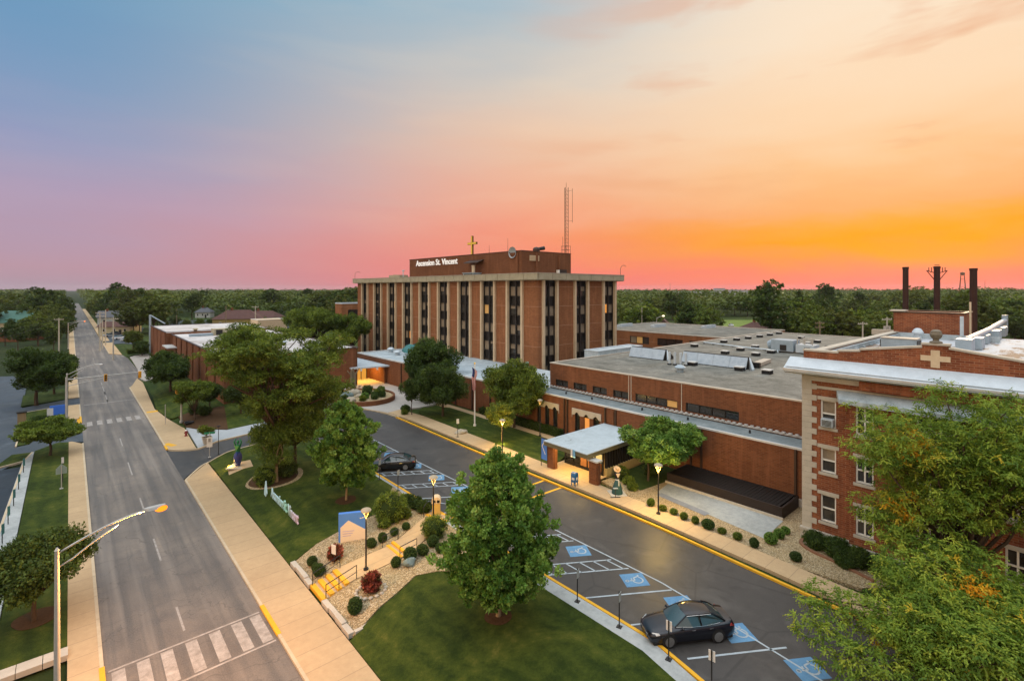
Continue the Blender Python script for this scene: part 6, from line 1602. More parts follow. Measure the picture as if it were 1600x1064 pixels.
mb = MB(); mb.tube([(0, 0, z - 1), (2.2 * FY, -2.2 * FX, z - .2)], .07, 6); mb.build('arm', MATS['galvanised'], t_); mb = MB(); mb.blob((2.5 * FY, -2.5 * FX, z - .2), (.5, .5, .3), 1, 0, 7); mb.build('lens', glow('white_lens', (1, .85, .5), 2.5), t_)
# far lattice tower on the horizon
x, y, z = ray(1504, 425, 420)
t_ = thing('lattice_tower', 'faint lattice tower on the right horizon between two smokestacks', 'tower', (x, y, 0)); mb = MB()
for s in ((-1, -1), (1, -1), (1, 1), (-1, 1)): mb.tube([(s[0] * 3.2, s[1] * 3.2, 0), (s[0] * 1.1, s[1] * 1.1, z - 3)], .2, 5)
for q in (.3, .5, .7, .9):
    r = 3.2 - 2.1 * q; zz = (z - 3) * q; mb.tube([(-r, -r, zz), (r, -r, zz), (r, r, zz), (-r, r, zz), (-r, -r, zz)], .12, 4)
mb.build('frame', MATS['mast_steel'], t_); mb = MB(); mb.lathe([(.1, z - 3), (1.5, z - 2.6), (1.6, z - .6), (.1, z)], n=12); mb.build('tank', MATS['mast_steel'], t_)
for u, vt, lab in ((1047, 442, 'hair thin radio mast on the horizon right of the tower'), (1539, 438, 'hair thin radio mast on the horizon beside the right smokestack')):
    x, y, z = ray(u, vt, 700); mb = MB(); mb.tube([(x, y, 0), (x, y, z)], .18, 4); tag(mb.build('radio_mast', MATS['mast_steel']), lab, 'mast')
# pale distant sheds and town lights on the right horizon
for k, (u0, u1, v0, v1, D, lab) in enumerate(((1058, 1125, 456.5, 460, 640, 'long low pale shed on the right horizon'), (1125, 1133, 451, 461, 620, 'small pale tower block on the right horizon'), (1150, 1168, 453.5, 459.5, 560, 'pale flat roofed shed near the horizon lights'))):
    xa, ya, za = ray(u0, v0, D); xb, yb, zb = ray(u1, v0, D); z1 = ray(u0, v1, D)[2]
    t_ = thing('distant_shed', lab, 'building', (xa, ya, 0), math.atan2(yb - ya, xb - xa)); L = math.hypot(xb - xa, yb - ya)
    mb = MB(); mb.box(0, L, 0, 20, 0, za); mb.build('wall', simple('pale_shed', (.50, .48, .50), (.42, .42, .45), .05, .8) if 'pale_shed' not in MATS else MATS['pale_shed'], t_); mb = MB(); mb.box(-.5, L + .5, -.5, 20.5, za, za + .4); mb.build('roof', MATS['white_metal'], t_)
for k, (u, v) in enumerate(((1151, 457.5), (1163, 457.5), (1191, 457.3), (1217.5, 457.5), (1223.5, 457.5))):
    x, y, z = ray(u, v, 520); t_ = thing('yard_light', ('lit yard lamp leftmost on the right horizon', 'lit yard lamp second from left on the right horizon', 'brightest lit yard lamp on the right horizon', 'smaller lit yard lamp right of the brightest one', 'rightmost lit yard lamp on the right horizon')[k], 'lamp', (x, y, 0))
    mb = MB(); mb.tube([(0, 0, 0), (0, 0, z)], .15, 5); mb.build('pole', MATS['galvanised'], t_); mb = MB(); mb.blob((0, 0, z), (.9 if k == 2 else .5,) * 3, 1, 0, 6); mb.build('lens', MATS['white_lens'] if k != 2 else glow('amber_lens', (1, .55, .15), 4), t_)

# ================================================================== cars
simple('tyre', (.012, .012, .012), None, 4, .85)
simple('alloy', (.36, .36, .36), (.28, .28, .28), 4, .3, .5, .8)
simple('chrome', (.6, .6, .6), None, 4, .12, .5, 1)
simple('car_glass', (.025, .05, .055), None, 1, .04, 1.0)
simple('lamp_clear', (.6, .62, .62), None, 3, .1, .8)
simple('lamp_red', (.25, .01, .01), None, 3, .2, .6)
simple('plate_white', (.6, .6, .6), None, 3, .5)
def paint(name, c): return simple(name, c, tuple(x * .9 for x in c), 1, .4, .2, coat=.8)
def sedan(label, x, y, z, heading, pm, detail=True, group=None, cat='car', sc=1.0):
    t = thing('parked_car', label, cat, (x, y, z), heading, group); t.scale = (sc,) * 3
    st = [(2.43, .58, .30, .56, .60), (2.36, .74, .22, .62, .67), (2.18, .83, .19, .69, .755), (1.8, .885, .18, .76, .83), (1.35, .905, .18, .82, .895), (.92, .915, .18, .87, .955), (.3, .92, .18, .91, .97), (-.6, .92, .18, .93, .98), (-1.35, .915, .18, .945, .99), (-1.75, .9, .18, .95, 1.015), (-2.1, .87, .2, .94, 1.03), (-2.3, .81, .24, .90, 1.01), (-2.4, .74, .3, .80, .86), (-2.44, .64, .36, .68, .72)]
    rings = []
    for (sx_, w, zb, zs, zd) in st:
        h = [(w * .86, zb), (w * .975, zb + .1), (w, (zb + zs) / 2 + .03), (w * .985, zs - .06), (w * .93, zs), (w * .74, zd), (w * .38, zd + .022)]
        rings.append([(sx_, a, b) for a, b in h] + [(sx_, 0, zd + .028)] + [(sx_, -a, b) for a, b in h[::-1]])
    m = MB(); m.loft(rings); body_ = m.build('body', pm, t, smooth=True, auto=38)
    # cabin
    B = [(1.02, .72, .945), (.1, .86, .955), (-.75, .865, .965), (-1.86, .70, 1.015)]; T = [(.30, .545, 1.395), (-.1, .60, 1.44), (-.55, .605, 1.44), (-1.12, .53, 1.385)]
    rf = MB(); rs = []
    for (sx_, w, zz) in [(.34, .53, 1.385)] + [(.1, .585, 1.425), (-.2, .605, 1.445), (-.6, .605, 1.443), (-.95, .565, 1.412)] + [(-1.16, .515, 1.375)]:
        rs.append([(sx_, w, zz - .035), (sx_, w * .93, zz), (sx_, w * .5, zz + .022), (sx_, 0, zz + .028), (sx_, -w * .5, zz + .022), (sx_, -w * .93, zz), (sx_, -w, zz - .035)])
    rf.loft(rs, caps=False, closed=False)
    for s in (1, -1):
        for a, b, r in ((B[0], T[0], .035), (B[3], T[3], .05)): rf.tube([(a[0], a[1] * s, a[2]), ((a[0] + b[0]) / 2, (a[1] + b[1]) / 2 * s + .015 * s, (a[2] + b[2]) / 2 + .025), (b[0], b[1] * s, b[2])], r, 6)
        rf.tube([(T[0][0], T[0][1] * s, T[0][2]), (T[1][0], T[1][1] * s, T[1][2] - .02), (T[2][0], T[2][1] * s, T[2][2] - .02), (T[3][0], T[3][1] * s, T[3][2])], .03, 6)
        rf.tube([(-.42, .872 * s, .96), (-.38, .615 * s, 1.41)], .035, 5)
    rf.build('roof', pm, t, smooth=True, auto=45)
    def panel(nm, pts, mt='car_glass'):
        m = MB(); c = Vector((-.4, 0, 1.0)); n = (Vector(pts[1]) - Vector(pts[0])).cross(Vector(pts[2]) - Vector(pts[0]))
        ctr = sum((Vector(p) for p in pts), Vector()) / len(pts)
        m.poly(pts if n.dot(ctr - c) > 0 else pts[::-1]); return m.build(nm, MATS[mt], t)
    n = 6
    for nm, lo, hi in (('windscreen', B[0], T[0]), ('rear_window', B[3], T[3])):
        m = MB(); rows_ = []
        for k in range(5):
            f = k / 4; sx_ = lo[0] + (hi[0] - lo[0]) * f; w = lo[1] + (hi[1] - lo[1]) * f; zz = lo[2] + (hi[2] - lo[2]) * f + .03 * math.sin(PI * f)
            rows_.append([(sx_ + (.13 if nm == 'windscreen' else -.09) * (1 - (2 * q / n - 1) ** 2) * (1 - .55 * f), w * (2 * q / n - 1), zz) for q in range(n + 1)])
        m.loft(rows_, caps=False, closed=False); m.build(nm, MATS['car_glass'], t, smooth=True)
    for s in (1, -1):
        panel('side_window', [(p[0], (p[1] + .004) * s, p[2]) for p in (B[0], B[1], B[2], B[3], T[3], T[2], T[1], T[0])])
    for s in (1, -1):
        for wx in (1.42, -1.36):
            m = MB(); m.lathe([(.3, -.001), (.335, 0.01), (.335, .19), (.3, .205), (.24, .205)], n=24); M_ = Matrix.Translation((wx, .735 * s, .335)) @ Matrix.Rotation(-PI / 2 * s, 4, 'X')
            m.v = [tuple(M_ @ Vector(p)) for p in m.v]; w_ = m.build('wheel', MATS['tyre'], t, smooth=True, auto=40)
            m = MB(); 
            for k in range(5):
                q = k * 2 * PI / 5; m.loft([[(r * math.cos(q + d / r * .6), r * math.sin(q + d / r * .6), zz) for d, zz in ((-.038, .185), (.038, .185), (.03, .208), (-.03, .208))] for r in (.06, .25)])
            m.lathe([(.235, .175), (.25, .175), (.255, .207), (.24, .207)], n=20); m.lathe([(.001, .18), (.07, .18), (.06, .212), (.001, .214)], n=12); m.v = [tuple(M_ @ Vector(p)) for p in m.v]; m.build('rim', MATS['alloy'], w_)
            m = MB(); m.tube([(wx, .88 * s, .36), (wx, .924 * s, .36)], .39, 24); m.build('wheel_arch', MATS['tyre'], t)
        m = MB(); m.loft([[(a, b * s, c) for a, b, c in ((2.39, .44, .57), (2.2, .76, .60), (1.93, .865, .70), (1.98, .82, .765), (2.25, .62, .70))], [(a, b * s, c) for a, b, c in ((2.415, .46, .575), (2.235, .78, .605), (1.95, .885, .705), (1.99, .83, .785), (2.265, .63, .725))]]); m.build('headlight', MATS['lamp_clear'], t)
        m = MB(); m.loft([[(a, b * s, c) for a, b, c in ((-2.36, .45, .78), (-2.3, .79, .76), (-2.05, .87, .84), (-2.1, .84, .93), (-2.33, .45, .92))], [(a, b * s, c) for a, b, c in ((-2.41, .46, .79), (-2.35, .81, .77), (-2.07, .9, .845), (-2.12, .87, .935), (-2.38, .46, .925))]]); m.build('tail_light', MATS['lamp_red'], t)
        m = MB(); m.blob((.72, .99 * s, 1.0), (.07, .12, .08), 2, 0, 6); m.build('mirror', pm, t, smooth=True)
        m = MB(); tr = [(.98, .745 * s, .965), (.1, .885 * s, .975), (-.75, .89 * s, .985), (-1.5, .80 * s, 1.01), (-1.1, .575 * s, 1.36), (-.55, .64 * s, 1.40), (-.1, .635 * s, 1.40), (.3, .58 * s, 1.365)]; m.tube(tr, .013, 5); m.build('trim', MATS['chrome'], t)
        m = MB()
        for dx in (.05, -.95): m.box(dx - .1, dx + .1, s * .925 - .015, s * .925 + .015, .8, .825)
        m.build('handle', MATS['chrome'], t)
    m = MB(); m.loft([[(x_, a, b) for a, b in ((-.42, .36), (.42, .36), (.46, .56), (-.46, .56))] for x_ in (2.3, 2.452)]); m.build('grille', MATS['black_metal'], t)
    m = MB(); m.box(2.452, 2.465, -.44, .44, .54, .565); m.box(2.452, 2.465, -.42, .42, .45, .465); m.build('grille_trim', MATS['chrome'], t)
    m = MB(); m.box(-2.47, -2.44, -.26, .26, .6, .72); m.build('plate', MATS['plate_white'], t)
    m = MB(); m.box(-2.25, 2.25, -.8, .8, .15, .3); m.build('underbody', MATS['tyre'], t)
    return t
HEAD = math.atan2(-ey, -ex)
navy = paint('navy_paint', (.0016, .0024, .007))
sedan('shiny dark navy sedan parked in the near blue marked bay', 25.42, 14.2, 1.01, HEAD, navy)
sedan('dark teal hatch sedan parked in the far bay beside the leafy tree', 25.62, 47.95, 1.01, HEAD, paint('teal_paint', (.0016, .004, .006)))
# small parked cars far away: one model, dup'd
CARP = {'white': paint('white_car', (.6, .6, .6)), 'silver': paint('silver_car', (.32, .34, .36)), 'black': paint('black_car', (.015, .015, .017)), 'red': paint('red_car', (.3, .02, .02)), 'grey': paint('grey_car', (.1, .11, .13))}
def far_car(label, x, y, rz, colr):
    t = thing('parked_car', label, 'car', (x, y, hz(x) + .01), rz, None)
    m = MB(); m.loft([[(a, s * w, z) for s, z in ((-1, zb), (-1, .72), (-.85, zt), (.85, zt), (1, .72), (1, zb))] for a, w, zb, zt in ((2.2, .7, .3, .6), (2.0, .85, .25, .75), (.9, .9, .25, .92), (-1.6, .9, .25, .98), (-2.1, .85, .25, .96), (-2.3, .72, .35, .8))]); m.build('body', CARP[colr], t, smooth=True, auto=35)
    m = MB(); m.loft([[(a, s * w, z) for s, z in ((-1, .95), (-.78, zt), (.78, zt), (1, .95))] for a, w, zt in ((.95, .75, .97), (.3, .8, 1.4), (-1.0, .8, 1.43), (-1.8, .75, 1.0))]); m.build('windows', MATS['car_glass'], t)
    m = MB(); m.loft([[(a, s * .6, 1.41 + (.04 if abs(s) < .9 else 0)) for s in (-1, -.5, .5, 1)] for a in (.3, -.3, -1.0)], caps=False, closed=False); m.build('roof', CARP[colr], t)
    for wx in (1.4, -1.4):
        for s in (-1, 1):
            m = MB(); m.tube([(wx, s * .7, .32), (wx, s * .92, .32)], .32, 12); m.build('wheel', MATS['tyre'], t)
    return t
for k, (u, v, cname, lab) in enumerate(((172, 526, 'silver', 'silver car leftmost in the small lot right of the road'), (181, 523, 'grey', 'grey car behind the silver one in the small lot'), (187, 530, 'white', 'white car in the middle of the small lot right of the road'), (190, 521, 'black', 'black car at the back of the small lot right of the road'), (200, 533, 'silver', 'pale silver car partly behind the small round tree'),
        (203, 528, 'white', 'white car at the right end of the small lot'), (29, 515, 'white', 'white car in the dark lot far left'), (37, 514, 'silver', 'silver car right of the white one in the dark lot far left'), (46, 513, 'white', 'rightmost white car in the dark lot far left'))):
    x, y, z = G(u, v); far_car(lab, x, y, R(20), cname)
for k, (u, v) in enumerate(((1010, 515), (1017, 513), (1142, 510))):
    x, y, z = G(u, v); far_car(('pale car on the grass behind the rear block', 'second pale car behind the rear block', 'pale car on the green clearing right of the tower')[k], x, y, R(40), 'white')

# ================================================================== houses in the trees
simple('roof_brown', (.11, .055, .045), (.08, .04, .035), .6, .9); simple('roof_grey', (.12, .125, .14), (.09, .095, .105), .6, .9); simple('siding_cream', (.52, .45, .28), (.44, .38, .23), .8, .8); simple('siding_white', (.58, .57, .52), None, .8, .8); simple('siding_yellow', (.46, .34, .12), None, .8, .8); simple('roof_green', (.045, .12, .09), (.06, .15, .11), .2, .7)
def house(label, u, v, D, w_, d_, h, rh, wm, rm, rz=0, hip=True, chim=True):
    x, y, _ = ray(u, v, D); t = thing('house', label, 'house', (x, y, hz(x)), rz)
    m = MB(); m.box(-w_ / 2, w_ / 2, -d_ / 2, d_ / 2, -.5, h); m.build('wall', MATS[wm], t)
    e = .6; k = w_ / 2 - (d_ / 2 if hip else 0) * .8
    m = MB(); a = [(-w_ / 2 - e, -d_ / 2 - e, h), (w_ / 2 + e, -d_ / 2 - e, h), (w_ / 2 + e, d_ / 2 + e, h), (-w_ / 2 - e, d_ / 2 + e, h)]; r0, r1 = (-k - (0 if hip else e), 0, h + rh), (k + (0 if hip else e), 0, h + rh)
    m.poly([a[0], a[1], r1, r0]); m.poly([a[2], a[3], r0, r1]); m.poly([a[1], a[2], r1]); m.poly([a[3], a[0], r0]); m.poly(a[::-1]); rf = m.build('roof', MATS[rm], t)
    if chim: m = MB(); m.box(-k * .6 - .4, -k * .6 + .4, -.4, .4, h + rh * .4, h + rh + 1.1); m.build('chimney', MATS['wing_brick'], rf)
    for q in (-.33, .0, .33):
        m = MB(); m.box(q * w_ - .5, q * w_ + .5, -d_ / 2 - .06, -d_ / 2, h * .35, h * .75); wn = m.build('window', MATS['white_frame'], t); m = MB(); m.box(q * w_ - .4, q * w_ + .4, -d_ / 2 - .09, -d_ / 2 - .061, h * .38, h * .72); m.build('pane', MATS['black_glass'], wn)
    m = MB(); m.box(w_ * .14, w_ * .14 + 1, -d_ / 2 - .08, -d_ / 2, -.3, 2); m.build('door', MATS['dark_frame'], t)
    return t
house('cream house with grey hip roof and chimney far left among trees', 68, 486, 300, 24, 10, 5, 4.5, 'siding_cream', 'roof_grey', -YAW)
house('long low building with sea green roof at the far left edge', 10, 500, 245, 46, 26, 4, 5.2, 'siding_cream', 'roof_green', -YAW, False, False)
house('yellow walled house with dark brown hip roof beyond the left wing', 373, 497, 235, 19, 12, 5, 4, 'siding_yellow', 'roof_brown', -YAW + .3)
house('brown roofed house right of the yellow walled one beyond the left wing', 412, 492, 262, 18, 10, 4, 3.4, 'siding_cream', 'roof_brown', -YAW - .1)
house('pale grey house with white gable right of the far road', 186, 496, 260, 16, 9, 4.5, 3.2, 'siding_white', 'roof_grey', -YAW + .5, False)
house('rosy roofed garage with pale walls right of the far road', 188, 507, 215, 12, 9, 3.2, 2.0, 'siding_cream', 'roof_brown', -YAW + .2, False, False)
house('white house behind trees beyond the left wing', 320, 482, 330, 9, 7, 3.5, 3, 'siding_white', 'roof_grey', -YAW + .2)
house('small white gabled house in the trees right of the tower', 1033, 503, 215, 6, 6, 3.8, 3.2, 'siding_white', 'roof_brown', -YAW + 1.2, False, False)
house('low brown house by the green clearing right of the tower', 1182, 497, 205, 10, 7, 3, 2.4, 'siding_cream', 'roof_brown', -YAW + .4)
house('dark brick building with white eaves at the far left edge', 4, 522, 195, 24, 12, 3.6, 1.2, 'dark_brick', 'siding_white', -YAW, False, False)
slab('clearing', [G(1118, 528)[:2], G(1198, 524)[:2], G(1188, 500)[:2], G(1132, 500)[:2]], grass('bright_grass', [(0, (.08, .13, .025)), (.5, (.14, .20, .04)), (1, (.24, .26, .08))], .1), .02)
slab('clearing', [G(1015, 520)[:2], G(1046, 520)[:2], G(1044, 508)[:2], G(1018, 508)[:2]], MATS['bright_grass'], .02)
slab('car_park', [G(163, 536)[:2], G(212, 538)[:2], G(225, 512)[:2], G(172, 513)[:2]], MATS['lot_asphalt'], .03)
slab('car_park', [G(250, 513)[:2], G(500, 512)[:2], G(470, 498)[:2], G(260, 501)[:2]], MATS['lot_asphalt'], .03)

# ================================================================== foliage materials
leafmat('pear_leaf', [(0, (.028, .075, .010)), (.3, (.075, .18, .026)), (.6, (.17, .32, .046)), (1, (.38, .52, .13))], .38, .05)
leafmat('dark_leaf', [(0, (.016, .034, .006)), (.5, (.042, .078, .012)), (.85, (.09, .14, .022)), (1, (.15, .19, .036))], .33, .15)
leafmat('olive_leaf', [(0, (.034, .058, .007)), (.4, (.10, .155, .018)), (.75, (.20, .275, .034)), (1, (.34, .38, .07))], .42, .12)
leafmat('locust_leaf', [(0, (.07, .15, .018)), (.3, (.19, .30, .034)), (.6, (.37, .47, .055)), (.76, (.58, .55, .055)), (.88, (.85, .52, .03)), (1, (.95, .40, .014))], .5, 0)
leafmat('spring_leaf', [(0, (.05, .09, .012)), (.5, (.14, .19, .022)), (1, (.34, .33, .04))], .4)
leafmat('red_leaf', [(0, (.04, .05, .014)), (.35, (.10, .03, .014)), (.7, (.36, .07, .045)), (1, (.60, .24, .14))], .3, .1)
leafmat('box_leaf', [(0, (.016, .038, .009)), (.5, (.042, .085, .016)), (1, (.10, .155, .03))], .2, .2)
leafmat('wood_leaf', [(0, (.046, .072, .009)), (.5, (.082, .115, .014)), (1, (.13, .155, .02))], .28, .45)
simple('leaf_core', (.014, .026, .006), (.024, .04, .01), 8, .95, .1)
simple('bark', (.10, .07, .045), (.06, .042, .028), 6, .95, .1, bump=.6)
simple('pale_bark', (.30, .22, .13), (.22, .16, .09), 6, .95, .1, bump=.4)

RG = np.random.default_rng(11)
def tree(label, x, y, profile=None, blobs=None, nclump=300, per=60, cr=.35, ll=.16, lw=.09, mat='olive_leaf', trunk=.14, fork=None, name='tree', barkm='bark', lo=.5, upb=.35, flat=1.0, dz=.1, lean=(0, 0), lobes=5, amp=.16, ntips=9, group=None, bias=True, rnd=.75, cat='tree', mulch=None):
    t = thing(name, label, cat, (x, y, hz(x) + dz), 0, group)
    if profile: c, o = prof_clumps(RG, profile[0], profile[1], nclump, lo, lobes, amp, lean); top = profile[0][-1]; bot = profile[0][0]
    else:
        c, o = ell_clumps(RG, blobs, nclump, lo); top = max(b[0][2] + b[1][2] for b in blobs); bot = min(b[0][2] - b[1][2] for b in blobs)
    bz = np.clip((c[:, 2] - bot) / (top - bot), 0, 1) if bias else None
    clumped(RG, c, o, per, cr, ll, lw, MATS[mat], t, 'crown', upb, flat, rnd, bias=bz)
    m = MB(); fz = fork if fork else bot + (top - bot) * .22
    if blobs: tips = [b[0] for b in blobs]
    else:
        idx = RG.choice(len(c), ntips); tips = [c[i] * .85 + np.array([0, 0, fz]) * .15 for i in idx] + [(0, 0, top * .86)]
    limbs(m, (0, 0, -.1), (lean[0] * fz, lean[1] * fz, fz), tips, trunk, trunk * .12, RG); m.build('trunk', MATS[barkm], t, smooth=True)
    return t
def mulch(x, y, r, mat='mulch', off=.125):
    slab('mulch_ring', [(x + r * math.cos(q) * (1 + .06 * math.sin(3 * q)), y + r * math.sin(q)) for q in np.linspace(0, 2 * PI, 24, endpoint=False)], MATS[mat], off + .02)

# the two clumpy pears on the near lawns
tree('large bright clumpy oval tree on the near lawn beside the bays', 18.7, 22.3, profile=([1.4, 2.2, 3.4, 4.8, 6, 7.2, 8.2, 9.0, 9.6], [1.6, 2.6, 3.05, 3.05, 2.7, 2.2, 1.7, 1.15, .5]), nclump=1050, per=58, cr=.3, ll=.21, lw=.125, mat='pear_leaf', trunk=.16, fork=2.4, barkm='pale_bark', lo=.4, upb=.6, lobes=7, amp=.15, rnd=.55)
mulch(18.7, 22.3, .8)
tree('smaller bright clumpy oval tree left of the far parked car', 18.65, 43.6, profile=([1.6, 2.4, 3.6, 5, 6.4, 7.4, 8.2, 8.8], [1.4, 2.2, 2.6, 2.5, 2.1, 1.65, 1.15, .5]), nclump=740, per=52, cr=.31, ll=.24, lw=.14, mat='pear_leaf', trunk=.1, fork=2.2, barkm='pale_bark', lo=.45, upb=.6, lobes=6, amp=.19, rnd=.55)
mulch(18.65, 43.6, .9)
# big spreading tree
def rb(n, cx, cy, cz, rx, ry, rz, br, bz, seed):
    g = np.random.default_rng(seed); out = []
    for _ in range(n):
        d = unit(g, 1)[0]; q = g.uniform(.45, .95); s = g.uniform(.75, 1.2)
        out.append(((cx + d[0] * rx * q, cy + d[1] * ry * q, cz + d[2] * rz * q), (br * s, br * s, bz * s)))
    return out
tree('huge dark spreading tree on the lawn by the entrance drive', 16.2, 54.2, blobs=rb(34, .2, .8, 12.7, 7.4, 7.4, 3.6, 2.0, .9, 5) + rb(18, 0, 0, 8.4, 6.4, 6.0, 2.2, 1.8, .8, 6), nclump=2700, per=32, cr=.5, ll=.24, lw=.12, mat='olive_leaf', trunk=.34, fork=4.0, lo=.2, flat=.6, upb=.1)
tree('rounder olive tree beneath and right of the huge spreading tree', 18.4, 56.5, blobs=rb(30, -.6, -1.2, 5.9, 4.9, 4.6, 3.0, 1.6, .95, 8), nclump=2000, per=36, cr=.45, ll=.2, lw=.1, mat='olive_leaf', trunk=.2, fork=2.0, lo=.3, upb=.3)
tree('drooping thin twigged weeping tree at the foot of the huge tree', 15.4, 52.8, blobs=rb(10, .4, -.2, 3.8, 2.2, 2.2, 1.4, 1.1, .9, 9), nclump=420, per=26, cr=.4, ll=.22, lw=.05, mat='olive_leaf', trunk=.2, fork=1.6, lo=.2, upb=-.5, barkm='pale_bark')
mulch(15.6, 54.0, 2.3, 'mulch'); mulch(15.7, 53.9, 2.65, 'bed_gravel', .115)
# trees along the campus front
tree('small round leafy tree right of the portico', 42.6, 27.9, blobs=rb(22, .5, -1.0, 3.9, 3.3, 3.3, 2.2, 1.5, .9, 15), nclump=1100, per=45, cr=.45, ll=.24, lw=.13, mat='pear_leaf', trunk=.13, fork=1.9, lo=.4, upb=.1, flat=.7)
tree('tall dark round tree left of the flagpole near the planter', 45.0, 71.5, blobs=rb(22, 0, 0, 6.4, 3.8, 4.0, 3.6, 1.9, 1.6, 16), nclump=1250, per=40, cr=.55, ll=.3, lw=.17, mat='dark_leaf', trunk=.22, fork=2.4, lo=.4)
tree('broad dark olive tree on the lawn left of the flagpole', 41.4, 62.2, blobs=rb(18, 0, 0, 4.7, 3.3, 3.3, 2.7, 1.6, 1.3, 17), nclump=1050, per=40, cr=.5, ll=.26, lw=.14, mat='dark_leaf', trunk=.2, fork=2.2, lo=.4)
tree('slender dark little tree with lit yellow leaves by the drive end', 38.4, 66.0, blobs=rb(6, 0, 0, 3.6, 1.1, 1.1, 1.3, .8, .8, 18), nclump=220, per=40, cr=.35, ll=.22, lw=.13, mat='dark_leaf', trunk=.08, fork=1.8, lo=.3)
tree('tall olive tree right of the flagpole against the tower', 45.3, 50.7, blobs=rb(24, 0, 0, 5.9, 3.5, 3.5, 4.0, 1.7, 1.3, 19), nclump=1350, per=40, cr=.5, ll=.26, lw=.14, mat='olive_leaf', trunk=.2, fork=2.6, lo=.4)
tree('small lit yellow green tree in front of the flagpole trees', 40.0, 47.0, blobs=rb(10, 0, 0, 3.4, 1.9, 1.9, 1.0, 1.0, .7, 20), nclump=420, per=34, cr=.4, ll=.22, lw=.11, mat='spring_leaf', trunk=.1, fork=1.7, barkm='pale_bark', lo=.3, upb=-.1)
lamp_light('tree_spot_light', (38.6, 66.4, 4.6), 90, (1, .8, .1)); lamp_light('tree_spot_light', (39.3, 46.2, 1.6), 110, (1, .75, .2))
# left of the street
tree('large dense round tree beside the left parking lot', -4.3, 118.2, blobs=rb(18, 0, 0, 6.2, 4.2, 4.2, 2.8, 2.1, 1.6, 25), nclump=1000, per=40, cr=.6, ll=.34, lw=.19, mat='dark_leaf', trunk=.3, fork=2.2, lo=.4)
tree('low flat spreading tree on the left verge by the driveway', -1.75, 81.2, blobs=rb(14, 0, 0, 3.1, 2.7, 2.7, .8, 1.2, .7, 26), nclump=700, per=38, cr=.42, ll=.26, lw=.12, mat='olive_leaf', trunk=.15, fork=1.4, lo=.3, flat=.6, upb=.1)
tree('nearest dark bushy tree on the left lawn under the street light', -1.6, 41.4, blobs=rb(16, .1, 0, 3.5, 2.5, 2.4, 1.2, 1.15, .8, 27), nclump=900, per=44, cr=.42, ll=.2, lw=.1, mat='dark_leaf', trunk=.14, fork=1.3, lo=.3, upb=0)
mulch(-1.5, 41.6, 1.1, 'mulch', .13)
tree('bushy green tree behind the unlit street light on the left', -2.2, 128, blobs=rb(10, 0, 0, 4.2, 2.2, 3.0, 1.8, 1.6, 1.3, 28), nclump=420, per=36, cr=.6, ll=.36, lw=.2, mat='olive_leaf', trunk=.2, fork=1.8, lo=.4)
tree('dark round shrub tree on the left kerb beyond the signals', -.9, 151, blobs=rb(8, 0, 0, 3.2, 1.6, 2.2, 1.6, 1.4, 1.3, 29), nclump=300, per=36, cr=.6, ll=.38, lw=.22, mat='dark_leaf', trunk=.2, fork=1.4, lo=.4)
# right of the street
tree('dense dark tree between the street and the left wing', 14.2, 113, blobs=rb(16, 0, 0, 4.6, 3.0, 4.6, 2.4, 1.9, 1.6, 31), nclump=900, per=40, cr=.55, ll=.32, lw=.18, mat='dark_leaf', trunk=.25, fork=1.8, lo=.4)
tree('dark bushy tree just beyond, hugging the left wing wall', 15.6, 128, blobs=rb(10, 0, 0, 3.2, 1.6, 4.0, 1.6, 1.5, 1.3, 32), nclump=420, per=36, cr=.55, ll=.34, lw=.2, mat='dark_leaf', trunk=.2, fork=1.5, lo=.4)
tree('light green multi stemmed tree behind the corner signal post', 13.8, 86.3, blobs=rb(16, 0, 0, 4.3, 2.9, 2.9, 1.3, 1.2, .7, 33), nclump=700, per=36, cr=.45, ll=.26, lw=.12, mat='olive_leaf', trunk=.14, fork=1.2, lo=.3, flat=.6)
tree('rounded tree on the grass strip between parked cars and left wing', *G(208, 545)[:2], blobs=rb(9, 0, 0, 3.6, 2.2, 2.6, 1.4, 1.4, 1.1, 34), nclump=320, per=36, cr=.6, ll=.4, lw=.22, mat='wood_leaf', trunk=.2, fork=1.6, lo=.4)
tree('dark low tree at the far corner of the left wing', *G(222, 556)[:2], blobs=rb(8, 0, 0, 2.6, 1.8, 2.2, 1.1, 1.2, 1.0, 35), nclump=260, per=36, cr=.55, ll=.36, lw=.2, mat='dark_leaf', trunk=.16, fork=1.2, lo=.4)
tree('pale green shrub growing from the tan plaza planter', 13.0, 72.9, blobs=rb(6, 0, 0, 1.7, .7, .7, .5, .5, .4, 36), nclump=120, per=24, cr=.28, ll=.2, lw=.07, mat='spring_leaf', trunk=.05, fork=1.1, lo=.2, dz=.3)
tree('big soft olive tree rising behind the white left wing roof', 47.5, 131, blobs=rb(26, 0, 0, 11.0, 7.4, 7.4, 3.2, 2.6, 1.7, 37), nclump=1500, per=40, cr=.75, ll=.42, lw=.22, mat='olive_leaf', trunk=.35, fork=4, lo=.4)
tree('second olive tree, right part of the mass behind the left wing roof', 54.0, 123, blobs=rb(16, 0, 0, 9.2, 4.4, 4.6, 3.2, 2.1, 1.5, 38), nclump=700, per=40, cr=.7, ll=.4, lw=.2, mat='olive_leaf', trunk=.3, fork=3.5, lo=.4)
tree('brownish green shrub tree before the left wing front wall', 19.6, 84.5, blobs=rb(9, 0, 0, 3.2, 2.0, 1.6, 1.4, 1.2, 1.0, 39), nclump=360, per=36, cr=.5, ll=.28, lw=.14, mat='dark_leaf', trunk=.14, fork=1.2, lo=.4)
